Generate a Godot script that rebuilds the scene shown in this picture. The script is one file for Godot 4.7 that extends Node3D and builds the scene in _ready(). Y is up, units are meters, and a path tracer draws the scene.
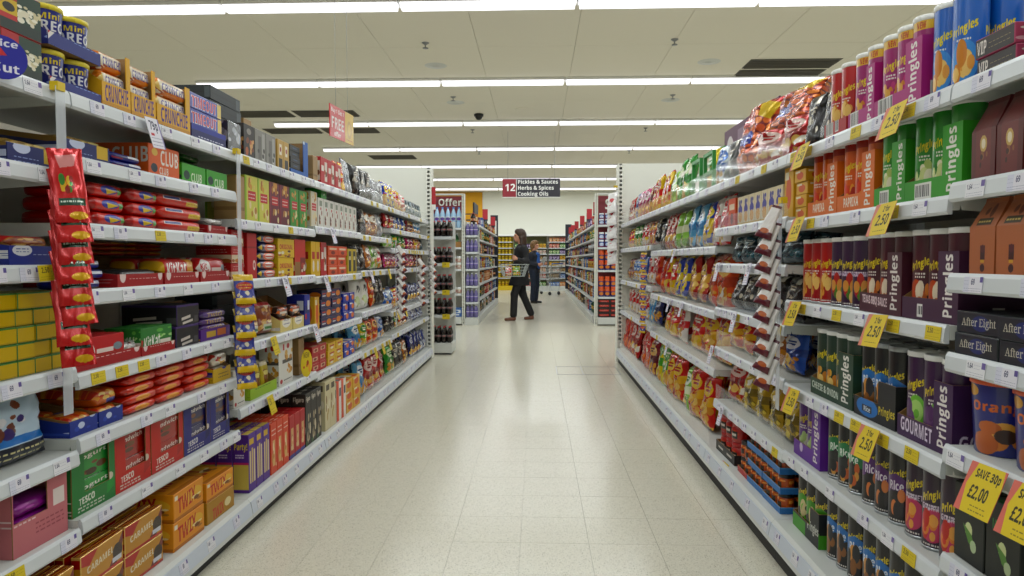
extends Node3D
# A supermarket aisle of snacks and biscuits. Distances along the aisle are written u (metres ahead of the camera, world -z);
# a depth dep is measured from a shelf's front edge towards its back panel.

const LX := 1.257   # front edge of the shelves on the biscuit side
const RX := 0.936   # front edge of the shelves on the crisp side
const CEIL := 3.76
const CELL := 128
const ATLAS := 2048

var rng := RandomNumberGenerator.new()
var names := {}
var M := {}
var protos := {}
var cells := {}
var atlas: Image
var next_cell := 0
var bold: SystemFont
var serif: SystemFont
var text_cache := {}
var wrinkle := FastNoiseLite.new()

# ------------------------------------------------------------------ names, tags
func numbered(called: String) -> String:
	var n: int = names.get(called, 0)
	names[called] = n + 1
	return called if n == 0 else "%s_%03d" % [called, n]

func tag(o: Node, label: String, category: String, group := "", kind := "") -> Node:
	if label: o.set_meta("label", label)
	if category: o.set_meta("category", category)
	if group: o.set_meta("group", group)
	if kind: o.set_meta("kind", kind)
	return o

func thing(called: String, label: String, category: String, at := Vector3.ZERO, turn := 0.0, group := "") -> Node3D:
	var o := Node3D.new()
	o.name = numbered(called)
	add_child(o)
	o.position = at
	o.rotation.y = turn
	tag(o, label, category, group)
	return o

func part(called: String, mesh: Mesh, mat: Material, parent: Node = null) -> MeshInstance3D:
	var o := MeshInstance3D.new()
	o.mesh = mesh
	if mat: o.material_override = mat
	o.name = numbered(called) if parent == null else called
	(self if parent == null else parent).add_child(o, true)
	return o

func structure(called: String, mesh: Mesh, mat: Material) -> MeshInstance3D:
	var o := part(called, mesh, mat)
	o.set_meta("kind", "structure")
	return o

# ------------------------------------------------------------------ mesh helpers
func surf(flat := true) -> SurfaceTool:
	var st := SurfaceTool.new()
	st.begin(Mesh.PRIMITIVE_TRIANGLES)
	st.set_smooth_group(-1 if flat else 0)
	return st

func done(st: SurfaceTool) -> ArrayMesh:
	st.generate_normals()
	return st.commit()

# a, b, c, d counter-clockwise as seen from outside, starting bottom left
func quad(st: SurfaceTool, a: Vector3, b: Vector3, c: Vector3, d: Vector3, r := Rect2(0, 0, 1, 1)) -> void:
	var ua := Vector2(r.position.x, r.end.y)
	var ub := r.end
	var uc := Vector2(r.end.x, r.position.y)
	var ud := r.position
	for p in [[a, ua], [c, uc], [b, ub], [a, ua], [d, ud], [c, uc]]:
		st.set_uv(p[1])
		st.add_vertex(p[0])

func tri(st: SurfaceTool, a: Vector3, b: Vector3, c: Vector3, uv := Vector2.ZERO) -> void:
	for p in [a, c, b]:
		st.set_uv(uv)
		st.add_vertex(p)

# box with chamfered edges; rects: front(+z), sides, top, back
func box(st: SurfaceTool, lo: Vector3, hi: Vector3, c := 0.0, fr := Rect2(), sd := Rect2(), tp := Rect2()) -> void:
	var i := lo + Vector3(c, c, c)
	var j := hi - Vector3(c, c, c)
	quad(st, Vector3(i.x, i.y, hi.z), Vector3(j.x, i.y, hi.z), Vector3(j.x, j.y, hi.z), Vector3(i.x, j.y, hi.z), fr)
	quad(st, Vector3(j.x, i.y, lo.z), Vector3(i.x, i.y, lo.z), Vector3(i.x, j.y, lo.z), Vector3(j.x, j.y, lo.z), fr)
	quad(st, Vector3(hi.x, i.y, j.z), Vector3(hi.x, i.y, i.z), Vector3(hi.x, j.y, i.z), Vector3(hi.x, j.y, j.z), sd)
	quad(st, Vector3(lo.x, i.y, i.z), Vector3(lo.x, i.y, j.z), Vector3(lo.x, j.y, j.z), Vector3(lo.x, j.y, i.z), sd)
	quad(st, Vector3(i.x, hi.y, j.z), Vector3(j.x, hi.y, j.z), Vector3(j.x, hi.y, i.z), Vector3(i.x, hi.y, i.z), tp)
	quad(st, Vector3(i.x, lo.y, i.z), Vector3(j.x, lo.y, i.z), Vector3(j.x, lo.y, j.z), Vector3(i.x, lo.y, j.z), sd)
	if c <= 0.0: return
	var e := Rect2(sd.position + sd.size * 0.02, Vector2.ZERO)
	for sx in [-1, 1]:
		for sy in [-1, 1]:
			var x0 := hi.x if sx > 0 else lo.x
			var x1 := j.x if sx > 0 else i.x
			var y0 := hi.y if sy > 0 else lo.y
			var y1 := j.y if sy > 0 else i.y
			_edge(st, Vector3(x0, y1, i.z), Vector3(x1, y0, i.z), Vector3(x1, y0, j.z), Vector3(x0, y1, j.z), sx * sy > 0, e)
		for sz in [-1, 1]:
			var x0 := hi.x if sx > 0 else lo.x
			var x1 := j.x if sx > 0 else i.x
			var z0 := hi.z if sz > 0 else lo.z
			var z1 := j.z if sz > 0 else i.z
			_edge(st, Vector3(x0, i.y, z1), Vector3(x0, j.y, z1), Vector3(x1, j.y, z0), Vector3(x1, i.y, z0), sx * sz > 0, e)
	for sy in [-1, 1]:
		for sz in [-1, 1]:
			var y0 := hi.y if sy > 0 else lo.y
			var y1 := j.y if sy > 0 else i.y
			var z0 := hi.z if sz > 0 else lo.z
			var z1 := j.z if sz > 0 else i.z
			_edge(st, Vector3(i.x, y0, z1), Vector3(i.x, y1, z0), Vector3(j.x, y1, z0), Vector3(j.x, y0, z1), sy * sz > 0, e)
			for sx in [-1, 1]:
				var x0 := hi.x if sx > 0 else lo.x
				var x1 := j.x if sx > 0 else i.x
				var a := Vector3(x0, y1, z1)
				var b := Vector3(x1, y0, z1)
				var d := Vector3(x1, y1, z0)
				if sx * sy * sz > 0: tri(st, a, b, d, e.position)
				else: tri(st, a, d, b, e.position)

func _edge(st: SurfaceTool, a: Vector3, b: Vector3, c: Vector3, d: Vector3, ok: bool, r: Rect2) -> void:
	if ok: quad(st, a, b, c, d, r)
	else: quad(st, d, c, b, a, r)

func box_mesh(lo: Vector3, hi: Vector3, c := 0.0) -> ArrayMesh:
	var st := surf()
	box(st, lo, hi, c)
	return done(st)

# bar of square section between two points
func bar(st: SurfaceTool, a: Vector3, b: Vector3, r: float, n := 6) -> void:
	var f := (b - a).normalized()
	var s := f.cross(Vector3.UP if absf(f.y) < 0.9 else Vector3.RIGHT).normalized()
	var t := s.cross(f)
	for k in n:
		var p := TAU * k / n
		var q := TAU * (k + 1) / n
		var v := (s * cos(p) + t * sin(p)) * r
		var w := (s * cos(q) + t * sin(q)) * r
		quad(st, a + v, a + w, b + w, b + v)
		tri(st, a, a + w, a + v)
		tri(st, b, b + v, b + w)

# profile: points (radius, height) from the bottom up; r: the print, laid twice around when wraps is 2
func lathe(st: SurfaceTool, prof: Array, n: int, r := Rect2(), wraps := 1) -> void:
	var y0: float = prof[0].y
	var y1: float = prof[-1].y
	for k in n:
		var a0 := TAU * k / n
		var a1 := TAU * (k + 1) / n
		var fu := fposmod(float(k) / n * wraps + 0.5, 1.0)
		var u0 := r.position.x + r.size.x * fu
		var u1 := r.position.x + r.size.x * (fu + float(wraps) / n)
		for i in prof.size() - 1:
			var p: Vector2 = prof[i]
			var q: Vector2 = prof[i + 1]
			var v0 := r.end.y - r.size.y * (p.y - y0) / maxf(y1 - y0, 1e-5)
			var v1 := r.end.y - r.size.y * (q.y - y0) / maxf(y1 - y0, 1e-5)
			var A := Vector3(p.x * sin(a0), p.y, p.x * cos(a0))
			var B := Vector3(p.x * sin(a1), p.y, p.x * cos(a1))
			var C := Vector3(q.x * sin(a1), q.y, q.x * cos(a1))
			var D := Vector3(q.x * sin(a0), q.y, q.x * cos(a0))
			var uv := [[A, Vector2(u0, v0)], [C, Vector2(u1, v1)], [B, Vector2(u1, v0)], [A, Vector2(u0, v0)], [D, Vector2(u0, v1)], [C, Vector2(u1, v1)]]
			for t in 2:
				var a: Vector3 = uv[t * 3][0]
				var b: Vector3 = uv[t * 3 + 1][0]
				var c: Vector3 = uv[t * 3 + 2][0]
				if (b - a).cross(c - a).length_squared() < 1e-16: continue
				for m in 3:
					st.set_uv(uv[t * 3 + m][1])
					st.add_vertex(uv[t * 3 + m][0])

# extrude a profile given in (out, up) along u from u0 to u1; local frame: +z out towards the aisle, x along
func extrude(st: SurfaceTool, prof: Array, x0: float, x1: float) -> void:
	var n := prof.size()
	for i in n:
		var p: Vector2 = prof[i]
		var q: Vector2 = prof[(i + 1) % n]
		quad(st, Vector3(x0, p.y, p.x), Vector3(x1, p.y, p.x), Vector3(x1, q.y, q.x), Vector3(x0, q.y, q.x))
	var poly := PackedVector2Array(prof)
	var ids := Geometry2D.triangulate_polygon(poly)
	for t in range(0, ids.size(), 3):
		var a: Vector2 = prof[ids[t]]
		var b: Vector2 = prof[ids[t + 1]]
		var c: Vector2 = prof[ids[t + 2]]
		if (b - a).cross(c - a) < 0.0:
			var w := b
			b = c
			c = w
		# (out, up) counter-clockwise is seen from -x
		tri(st, Vector3(x0, a.y, a.x), Vector3(x0, b.y, b.x), Vector3(x0, c.y, c.x))
		tri(st, Vector3(x1, a.y, a.x), Vector3(x1, c.y, c.x), Vector3(x1, b.y, b.x))

# ------------------------------------------------------------------ materials
func mat(key: String, col: Color, rough := 0.6, metal := 0.0) -> StandardMaterial3D:
	var m := StandardMaterial3D.new()
	m.resource_name = key
	m.albedo_color = col
	m.roughness = rough
	m.metallic = metal
	M[key] = m
	return m

func glass(key: String, col: Color, rough := 0.08) -> void:
	var m := mat(key, col, rough)
	m.transparency = BaseMaterial3D.TRANSPARENCY_ALPHA
	m.metallic_specular = 0.28

func make_materials() -> void:
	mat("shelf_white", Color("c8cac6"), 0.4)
	mat("end_white", Color("e0e0d6"), 0.5)
	mat("shelf_back", Color("cdc9ba"), 0.6)
	mat("lip", Color("c9cdd0"), 0.28)
	mat("ticket_strip", Color("c3cad6"), 0.28)
	mat("dark", Color("16161a"), 0.6)
	mat("black", Color("0d0d10"), 0.5)
	mat("navy_panel", Color("1b2230"), 0.5)
	mat("plinth", Color("2b2b2b"), 0.7)  # shade below the base shelf painted in; the plinth itself is white-grey
	mat("metal", Color("b8bcc0"), 0.3, 0.9)
	mat("white_plastic", Color("e9e9e6"), 0.35)
	mat("yellow_lid", Color("d8c52e"), 0.35)
	mat("orange_lid", Color("d9531e"), 0.35)
	mat("red_lid", Color("a3191c"), 0.35)
	mat("black_lid", Color("1c1c1e"), 0.3)
	mat("teal_lid", Color("6fb0ac"), 0.3)
	mat("lid_grey", Color("9da2a6"), 0.22, 0.3)
	mat("cap_white", Color("e6eaee"), 0.35)
	mat("cap_blue", Color("3f74c4"), 0.35)
	mat("cap_red", Color("b21e24"), 0.35)
	mat("cola", Color("170d0a"), 0.12)
	mat("purple_bottle", Color("6d6698"), 0.25)
	mat("water_bottle", Color("a9cdea"), 0.15)
	mat("green_bottle", Color("1f4a2a"), 0.15)
	mat("wall", Color("e2e2d6"), 0.85)
	mat("grille", Color("4b4840"), 0.6)
	mat("grille_slat", Color("6a665c"), 0.6)
	mat("orange_wall", Color("d59a0c"), 0.7)
	mat("maroon_panel", Color("7d2430"), 0.5)
	mat("red_panel", Color("8e1f2d"), 0.5)
	mat("charcoal_panel", Color("2c2a33"), 0.5)
	mat("sign_white", Color("f0efe9"), 0.5)
	mat("olive_panel", Color("6f7048"), 0.7)
	mat("yellow_frame", Color("d6b70f"), 0.45)
	mat("green_frame", Color("2f8f3a"), 0.4)
	mat("cornice", Color("eeeeea"), 0.5)
	mat("red_fin", Color("b3242f"), 0.5)
	mat("wire", Color("8d8f92"), 0.35, 0.8)
	mat("crate_wood", Color("a5763c"), 0.7)
	glass("clear", Color(0.93, 0.96, 0.97, 0.05))
	glass("film", Color(0.9, 0.92, 0.95, 0.35), 0.2)

func print_material(key: String, rough: float, metal := 0.0, coat := 0.0) -> void:
	var m := mat(key, Color(0.93, 0.93, 0.93), rough, metal)
	m.albedo_texture = M["atlas"]
	if coat > 0.0:
		m.clearcoat_enabled = true
		m.clearcoat = coat
		m.clearcoat_roughness = 0.15

# ------------------------------------------------------------------ printed designs, all in one sheet
func glyphs(s: String, font: Font) -> Array:
	var key := s + str(font.get_instance_id())
	if not text_cache.has(key):
		var t := TextMesh.new()
		t.font = font
		t.text = s
		t.font_size = 48
		t.pixel_size = 0.01
		t.depth = 0.0
		t.curve_step = 4.0
		var a := t.get_mesh_arrays()
		text_cache[key] = [a[Mesh.ARRAY_VERTEX], a[Mesh.ARRAY_INDEX]]
	return text_cache[key]

func fill_tri(img: Image, clip: Rect2i, a: Vector2, b: Vector2, c: Vector2, col: Color) -> void:
	if (b - a).cross(c - a) < 0.0:
		var w := b
		b = c
		c = w
	if (b - a).cross(c - a) < 1e-4: return
	var x0 := maxi(clip.position.x, int(floor(minf(a.x, minf(b.x, c.x)))))
	var x1 := mini(clip.end.x - 1, int(ceil(maxf(a.x, maxf(b.x, c.x)))))
	var y0 := maxi(clip.position.y, int(floor(minf(a.y, minf(b.y, c.y)))))
	var y1 := mini(clip.end.y - 1, int(ceil(maxf(a.y, maxf(b.y, c.y)))))
	for y in range(y0, y1 + 1):
		for x in range(x0, x1 + 1):
			var p := Vector2(x + 0.5, y + 0.5)
			if (b - a).cross(p - a) >= -0.2 and (c - b).cross(p - b) >= -0.2 and (a - c).cross(p - c) >= -0.2:
				img.set_pixel(x, y, col)

# text fitted into x0..x1, y0..y1 of the cell (all 0..1); slope tilts the line, turn writes it upwards
func draw_text(clip: Rect2i, s: String, x0: float, y0: float, x1: float, y1: float, col: Color, slope := 0.0, turn := false, font: Font = null) -> void:
	var g := glyphs(s, font if font else bold)
	var v: PackedVector3Array = g[0]
	var ids: PackedInt32Array = g[1]
	var lo := Vector2(1e9, 1e9)
	var hi := -lo
	for p in v:
		lo = lo.min(Vector2(p.x, p.y))
		hi = hi.max(Vector2(p.x, p.y))
	var o := Vector2(clip.position)
	var w := Vector2(clip.size)
	var pts := PackedVector2Array()
	for p in v:
		var f := (Vector2(p.x, p.y) - lo) / (hi - lo)
		var q := Vector2(lerpf(x0, x1, f.x), lerpf(y1, y0, f.y))
		if turn: q = Vector2(lerpf(x0, x1, 1.0 - f.y), lerpf(y1, y0, f.x))
		q.y += slope * (q.x - (x0 + x1) * 0.5)
		pts.append(o + q * w)
	for t in range(0, ids.size(), 3):
		fill_tri(atlas, clip, pts[ids[t]], pts[ids[t + 1]], pts[ids[t + 2]], col)

func draw_ellipse(clip: Rect2i, cx: float, cy: float, rx: float, ry: float, col: Color) -> void:
	var o := Vector2(clip.position)
	var w := Vector2(clip.size)
	var c := o + Vector2(cx, cy) * w
	var r := Vector2(rx, ry) * w
	for y in range(maxi(clip.position.y, int(c.y - r.y)), mini(clip.end.y, int(c.y + r.y) + 1)):
		var k := 1.0 - pow((y + 0.5 - c.y) / r.y, 2.0)
		if k <= 0.0: continue
		var half := sqrt(k) * r.x
		var xa := maxi(clip.position.x, int(round(c.x - half)))
		var xb := mini(clip.end.x, int(round(c.x + half)))
		if xb > xa: atlas.fill_rect(Rect2i(xa, y, xb - xa, 1), col)

func draw_rect(clip: Rect2i, x0: float, y0: float, x1: float, y1: float, col: Color) -> void:
	var a := Vector2i(clip.position + Vector2i(Vector2(x0, y0) * Vector2(clip.size)))
	var b := Vector2i(clip.position + Vector2i(Vector2(x1, y1) * Vector2(clip.size)))
	atlas.fill_rect(Rect2i(a, b - a).intersection(clip), col)

# ops: [b colour] [r x0 y0 x1 y1 colour] [e cx cy rx ry colour] [t text x0 y0 x1 y1 colour slope] [v text ... written upwards]
#      [g polygon colour] [f n x0 y0 x1 y1 size colours...] scattered food
func design(key: String, ops: Array, size := Vector2i(1, 1)) -> void:
	var per := ATLAS / CELL
	var at := next_cell
	if size.x > 1 and at % per + size.x > per: at = (at / per + 1) * per
	next_cell = at + size.x
	var clip := Rect2i(at % per * CELL, at / per * CELL, CELL * size.x, CELL)
	cells[key] = Rect2((clip.position.x + 2.0) / ATLAS, (clip.position.y + 2.0) / ATLAS, (clip.size.x - 4.0) / ATLAS, (clip.size.y - 4.0) / ATLAS)
	var r := RandomNumberGenerator.new()
	r.seed = hash(key)
	for op in ops:
		match op[0]:
			"b": atlas.fill_rect(clip, ink(op[1]))
			"r": draw_rect(clip, op[1], op[2], op[3], op[4], ink(op[5]))
			"e": draw_ellipse(clip, op[1], op[2], op[3], op[4], ink(op[5]))
			"t": draw_text(clip, op[1], op[2], op[3], op[4], op[5], ink(op[6]), op[7] if op.size() > 7 else 0.0)
			"s": draw_text(clip, op[1], op[2], op[3], op[4], op[5], ink(op[6]), op[7] if op.size() > 7 else 0.0, false, serif)
			"v": draw_text(clip, op[1], op[2], op[3], op[4], op[5], ink(op[6]), 0.0, true)
			"g":
				var p: Array = op[1]
				for i in range(2, p.size() / 2):
					var q := []
					for k in [0, i - 1, i]: q.append(Vector2(clip.position) + Vector2(p[k * 2], p[k * 2 + 1]) * Vector2(clip.size))
					fill_tri(atlas, clip, q[0], q[1], q[2], ink(op[2]))
			"f":
				for i in op[1]:
					var s: float = op[6] * r.randf_range(0.6, 1.3)
					draw_ellipse(clip, r.randf_range(op[2], op[4]), r.randf_range(op[3], op[5]), s, s * r.randf_range(0.5, 1.0), ink(op[7 + i % (op.size() - 7)]))
			"l":   # lines of small print
				for i in op[1]:
					var y: float = lerpf(op[3], op[5], (i + 0.5) / op[1])
					var x: float = op[2]
					while x < op[4] - 0.03:
						var w := r.randf_range(0.03, 0.09)
						draw_rect(clip, x, y - 0.012, minf(x + w, op[4]), y + 0.012, ink(op[6]))
						x += w + 0.025
			"c":   # bar code
				draw_rect(clip, op[1], op[2], op[3], op[4], Color("e8e6e0"))
				var x: float = op[1] + 0.02
				while x < op[3] - 0.02:
					var w := r.randf_range(0.008, 0.022)
					draw_rect(clip, x, op[2] + 0.03, x + w, op[4] - 0.04, Color("15151a"))
					x += w + r.randf_range(0.01, 0.022)

# printing ink: packaging colours are fuller than the swatches written here
func ink(h: String) -> Color:
	var c := Color(h)
	return Color.from_hsv(c.h, minf(1.0, c.s * 1.15), c.v)

func bag_design(key: String, bg: String, band: String, logo: String, ink: String, text := "", food := ["d9a441", "c98a2c", "e8c36a"]) -> void:
	var ops := [["b", bg], ["r", 0, 0, 1, 0.07, band], ["r", 0, 0.94, 1, 1, band], ["g", [0, 0.55, 1, 0.40, 1, 0.58, 0, 0.74], band],
		["f", 16, 0.12, 0.62, 0.88, 0.92, 0.085] + food, ["e", 0.5, 0.30, 0.36, 0.15, logo]]
	if text: ops.append(["t", text, 0.2, 0.22, 0.8, 0.38, ink, -0.1])
	else: ops += [["r", 0.28, 0.25, 0.72, 0.29, ink], ["r", 0.34, 0.32, 0.66, 0.36, ink]]
	ops.append(["l", 3, 0.12, 0.46, 0.6, 0.55, ink])
	var r := RandomNumberGenerator.new()
	r.seed = hash(key + bg)
	for i in 4:   # stickers, flashes and swooshes
		var x := r.randf_range(0.05, 0.85)
		var y := r.randf_range(0.08, 0.85)
		var c: String = [logo, band, ink, "ece6da"][r.randi() % 4]
		if i % 2: ops.append(["g", [x, y, x + 0.2, y - 0.08, x + 0.16, y + 0.1, x - 0.05, y + 0.12], c])
		else: ops.append(["e", x, y, r.randf_range(0.04, 0.1), r.randf_range(0.03, 0.08), c])
	design(key, ops)

func tube_design(key: String, bg: String, low: String, extra: Array, food: Array, script := "e8d22a") -> void:
	design(key, [["b", bg], ["r", 0, 0.62, 1, 1, low], ["t", "Pringles", 0.14, 0.30, 0.86, 0.44, script, -0.14],
		["l", 2, 0.3, 0.47, 0.7, 0.54, "e8e4dc"]] + extra + [["f", 9, 0.2, 0.60, 0.8, 0.86, 0.12] + food, ["l", 1, 0.2, 0.93, 0.8, 0.97, "d8d4cc"]])

func make_prints() -> void:
	bold = SystemFont.new()
	bold.font_names = PackedStringArray(["Droid Sans"])
	bold.font_weight = 700
	serif = SystemFont.new()
	serif.font_names = PackedStringArray(["Droid Serif"])
	serif.font_italic = true
	atlas = Image.create(ATLAS, ATLAS, false, Image.FORMAT_RGB8)
	design("cardboard", [["b", "9a7a50"], ["l", 9, 0.0, 0.0, 1.0, 1.0, "94744b"]])
	# --- biscuits and chocolate bars
	design("popcorn", [["b", "1f3a2c"], ["r", 0, 0.72, 1, 1, "22302a"], ["f", 26, 0.45, 0.3, 0.98, 0.68, 0.07, "e9e2c8", "d8cda6", "f4efdd"], ["r", 0, 0.0, 0.42, 0.28, "b3141d"], ["r", 0, 0.28, 0.42, 0.62, "d9b91f"], ["e", 0.22, 0.46, 0.14, 0.1, "17130f"], ["r", 0, 0.62, 0.42, 0.74, "c22a2a"]])
	design("mini_cookie_tub", [["b", "1c2a86"], ["t", "Mini", 0.32, 0.12, 0.7, 0.28, "e6cf2c", -0.1], ["t", "OREO", 0.16, 0.32, 0.84, 0.58, "f2f3f6", -0.06], ["e", 0.13, 0.34, 0.11, 0.11, "14131a"], ["e", 0.86, 0.32, 0.1, 0.1, "15141b"], ["e", 0.82, 0.82, 0.1, 0.08, "1b1a22"], ["f", 5, 0.1, 0.84, 0.7, 0.95, 0.05, "2c50b8", "dfe7f5"]])
	design("cookie_tray", [["b", "22307f"], ["g", [0, 0.1, 0.2, 0.5, 0, 0.9], "e8e4e0"], ["g", [0, 0.3, 0.12, 0.5, 0, 0.75], "c21f30"], ["e", 0.36, 0.5, 0.07, 0.16, "9fb5e2"], ["l", 2, 0.48, 0.3, 0.95, 0.8, "8ba3d8"]])
	design("honeycomb_box", [["b", "e6b428"], ["r", 0, 0.86, 1, 1, "cf9818"], ["t", "CRUNCHIE", 0.12, 0.58, 0.9, 0.84, "4a2a86", -0.04], ["l", 1, 0.1, 0.9, 0.6, 0.96, "6d4a12"]])
	design("honeycomb_bar", [["b", "e68a2a"], ["r", 0, 0.2, 0.2, 0.85, "f0d07a"], ["g", [0.1, 0.15, 0.95, 0.1, 0.95, 0.6, 0.15, 0.75], "ece2cc"], ["t", "CRUNCHIE", 0.2, 0.25, 0.95, 0.7, "3a2a8c", -0.05], ["f", 8, 0.0, 0.7, 1.0, 1.0, 0.08, "f2ead8", "b3531a"]])
	design("timeout_box", [["b", "22369c"], ["r", 0.0, 0.0, 0.18, 0.4, "e9ecf2"], ["t", "9", 0.03, 0.05, 0.15, 0.33, "c4202c"], ["r", 0, 0.78, 1, 1, "1c2566"], ["l", 1, 0.2, 0.84, 0.95, 0.94, "d8dcec"]])
	design("timeout_pack", [["b", "2337a4"], ["t", "TIMEOUT", 0.05, 0.14, 0.83, 0.9, "dfe2f0", -0.1], ["t", "TIMEOUT", 0.065, 0.16, 0.82, 0.86, "d01c28", -0.1], ["r", 0.86, 0, 1, 1, "e0c22a"]])
	design("club_orange", [["b", "ea701e"], ["t", "CLUB", 0.38, 0.12, 0.95, 0.6, "f6f1ea", -0.03], ["e", 0.18, 0.74, 0.1, 0.14, "20303f"], ["t", "CLUB", 0.34, 0.68, 0.62, 0.9, "f3ece4"], ["e", 0.2, 0.24, 0.09, 0.12, "e9c35a"]])
	design("club_mint", [["b", "4aa832"], ["e", 0.2, 0.7, 0.12, 0.16, "153a30"], ["t", "CLUB", 0.38, 0.58, 0.82, 0.9, "e9f3dc", -0.04], ["r", 0, 0, 1, 0.08, "3b8c28"]])
	design("mint_pack", [["b", "2c8f2c"], ["r", 0, 0.4, 1, 0.6, "1f6d22"], ["f", 5, 0.2, 0.2, 0.8, 0.8, 0.07, "7cc457", "e4eed6"]])
	design("gold_bar_tray", [["b", "1d2a66"], ["r", 0, 0, 1, 0.18, "8a6c2e"], ["e", 0.28, 0.52, 0.16, 0.16, "cfd6ee"], ["r", 0.7, 0.45, 0.95, 0.85, "d8b52a"], ["l", 2, 0.14, 0.74, 0.6, 0.95, "9fb0dc"]])
	design("gold_pack", [["b", "a88a3c"], ["f", 14, 0, 0, 1, 1, 0.1, "caa84e", "7f6526", "e3cf88"]])
	design("blue_bar", [["b", "1f2f92"], ["r", 0, 0.36, 1, 0.6, "16216c"], ["r", 0.55, 0.2, 0.9, 0.5, "e1e4ee"], ["r", 0.1, 0.62, 0.4, 0.8, "c0202a"]])
	design("penguin_red", [["b", "dc3422"], ["e", 0.55, 0.45, 0.24, 0.3, "2439a4"], ["g", [0.45, 0.35, 0.78, 0.5, 0.5, 0.75], "e6c62a"], ["r", 0.0, 0.0, 0.16, 1, "b31e18"], ["g", [0.8, 0.3, 1, 0.5, 0.8, 0.75], "3c9a38"]])
	design("wafer_red", [["b", "dc3a26"], ["r", 0.62, 0.45, 0.95, 0.82, "e6c928"], ["r", 0.14, 0.18, 0.5, 0.44, "e9e2da"], ["r", 0.16, 0.22, 0.48, 0.40, "2b3a8c"], ["l", 1, 0.66, 0.55, 0.92, 0.7, "7a1c10"]])
	design("red_tray", [["b", "a81a20"], ["l", 2, 0.25, 0.3, 0.85, 0.75, "ecd8d4"], ["e", 0.12, 0.5, 0.06, 0.3, "ecd8d4"], ["e", 0.92, 0.5, 0.05, 0.25, "ecd8d4"]])
	design("silver_pack", [["b", "b9b6b4"], ["f", 12, 0, 0, 1, 1, 0.13, "e8e6e4", "8d2a2c", "cfcac8", "7a7674"]])
	design("kitkat", [["b", "c0151f"], ["e", 0.22, 0.5, 0.2, 0.42, "f0eae6"], ["t", "Kit", 0.1, 0.24, 0.3, 0.5, "c0151f", -0.2], ["t", "Kat", 0.14, 0.48, 0.36, 0.76, "c0151f", -0.2], ["r", 0.46, 0.44, 0.78, 0.6, "ead9d4"], ["e", 0.86, 0.44, 0.09, 0.14, "7b8a94"]])
	design("kitkat_yellow", [["b", "c4141e"], ["r", 0.0, 0.0, 0.1, 1, "e0b42a"], ["r", 0.72, 0.0, 1, 0.7, "dca02a"], ["t", "KitKat", 0.14, 0.12, 0.7, 0.72, "f4efea", -0.2], ["r", 0.45, 0.55, 0.95, 0.8, "ece6e0"]])
	design("kitkat_mint", [["b", "2f7a34"], ["f", 7, 0.5, 0.1, 0.98, 0.5, 0.08, "6bb052", "a7d486"], ["t", "KitKat", 0.1, 0.3, 0.6, 0.85, "f2efea", -0.25], ["r", 0.6, 0.55, 0.95, 0.72, "e6e0d6"], ["g", [0, 0.4, 0.08, 0.5, 0, 1], "b3161e"]])
	design("yellow_bar", [["b", "dba41c"], ["r", 0, 0.5, 1, 1, "c7231d"], ["r", 0.2, 0.2, 0.6, 0.45, "8c2a1a"]])
	design("black_box", [["b", "1b1a1e"], ["g", [0.2, 0.62, 0.6, 0.52, 0.6, 0.66, 0.2, 0.76], "cfc8c0"], ["g", [0.25, 0.84, 0.7, 0.74, 0.7, 0.86, 0.25, 0.96], "cfc8c0"], ["r", 0.78, 0.6, 0.95, 0.9, "4b494c"], ["r", 0, 0, 1, 0.1, "46306c"]])
	design("purple_tray", [["b", "5b2a86"], ["r", 0.2, 0.76, 0.5, 0.92, "c9a63a"], ["r", 0.55, 0.74, 0.85, 0.92, "d2762a"]])
	design("purple_bar", [["b", "52247c"], ["s", "Twirl", 0.25, 0.15, 0.8, 0.85, "e2c23a", -0.1], ["r", 0, 0, 0.12, 1, "3c1a5e"]])
	design("orange_wafer", [["b", "d8401c"], ["e", 0.5, 0.5, 0.22, 0.28, "eba32a"], ["r", 0, 0, 0.12, 1, "c0341a"], ["l", 1, 0.4, 0.4, 0.65, 0.6, "8a2410"]])
	design("snack_tray_blue", [["b", "2a3f92"], ["r", 0.02, 0.0, 0.98, 0.1, "8a6b40"], ["f", 5, 0.1, 0.4, 0.9, 0.9, 0.1, "3c57b4", "cfd8ee"]])
	design("orange_snack", [["b", "d8702a"], ["f", 12, 0.05, 0.05, 0.95, 0.6, 0.12, "e8a23c", "c23a24", "f0cf7a"], ["r", 0.5, 0.6, 1, 1, "2d3f9c"]])
	design("yellow_tray", [["b", "d8b31f"], ["f", 4, 0.2, 0.3, 0.9, 0.6, 0.13, "23348c", "2d3fa0"], ["l", 2, 0.3, 0.7, 0.9, 0.9, "3a3a30"]])
	design("jaffa_pack", [["b", "e2d9c8"], ["f", 9, 0.1, 0.1, 0.9, 0.9, 0.14, "c43a1c", "e8b02a", "f4efe4"]])
	for k in [["tesco_green", "2c7a3c", "2a9440"], ["tesco_red", "c23324", "a82a20"], ["tesco_navy", "2b2a78", "1f1e58"]]:
		design(k[0], [["b", k[1]], ["t", "TESCO", 0.16, 0.74, 0.5, 0.84, "e8e4dc", -0.06], ["l", 2, 0.14, 0.87, 0.72, 0.96, "d5cfc6"], ["e", 0.87, 0.62, 0.07, 0.06, "d4c8b8"], ["g", [0.8, 0.7, 0.95, 0.66, 0.95, 0.8, 0.78, 0.88], k[2]]])
		design(k[0] + "_pack", [["b", k[2]], ["t", "yogurt" if k[0] == "tesco_green" else "sandwich", 0.15, 0.18, 0.9, 0.36, "efe9e2", -0.08], ["f", 5, 0.25, 0.5, 0.8, 0.85, 0.12, "5c3418", "7a4a22", "3c2210"], ["r", 0.05, 0.08, 0.25, 0.16, "e6e0d8"]])
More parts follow.
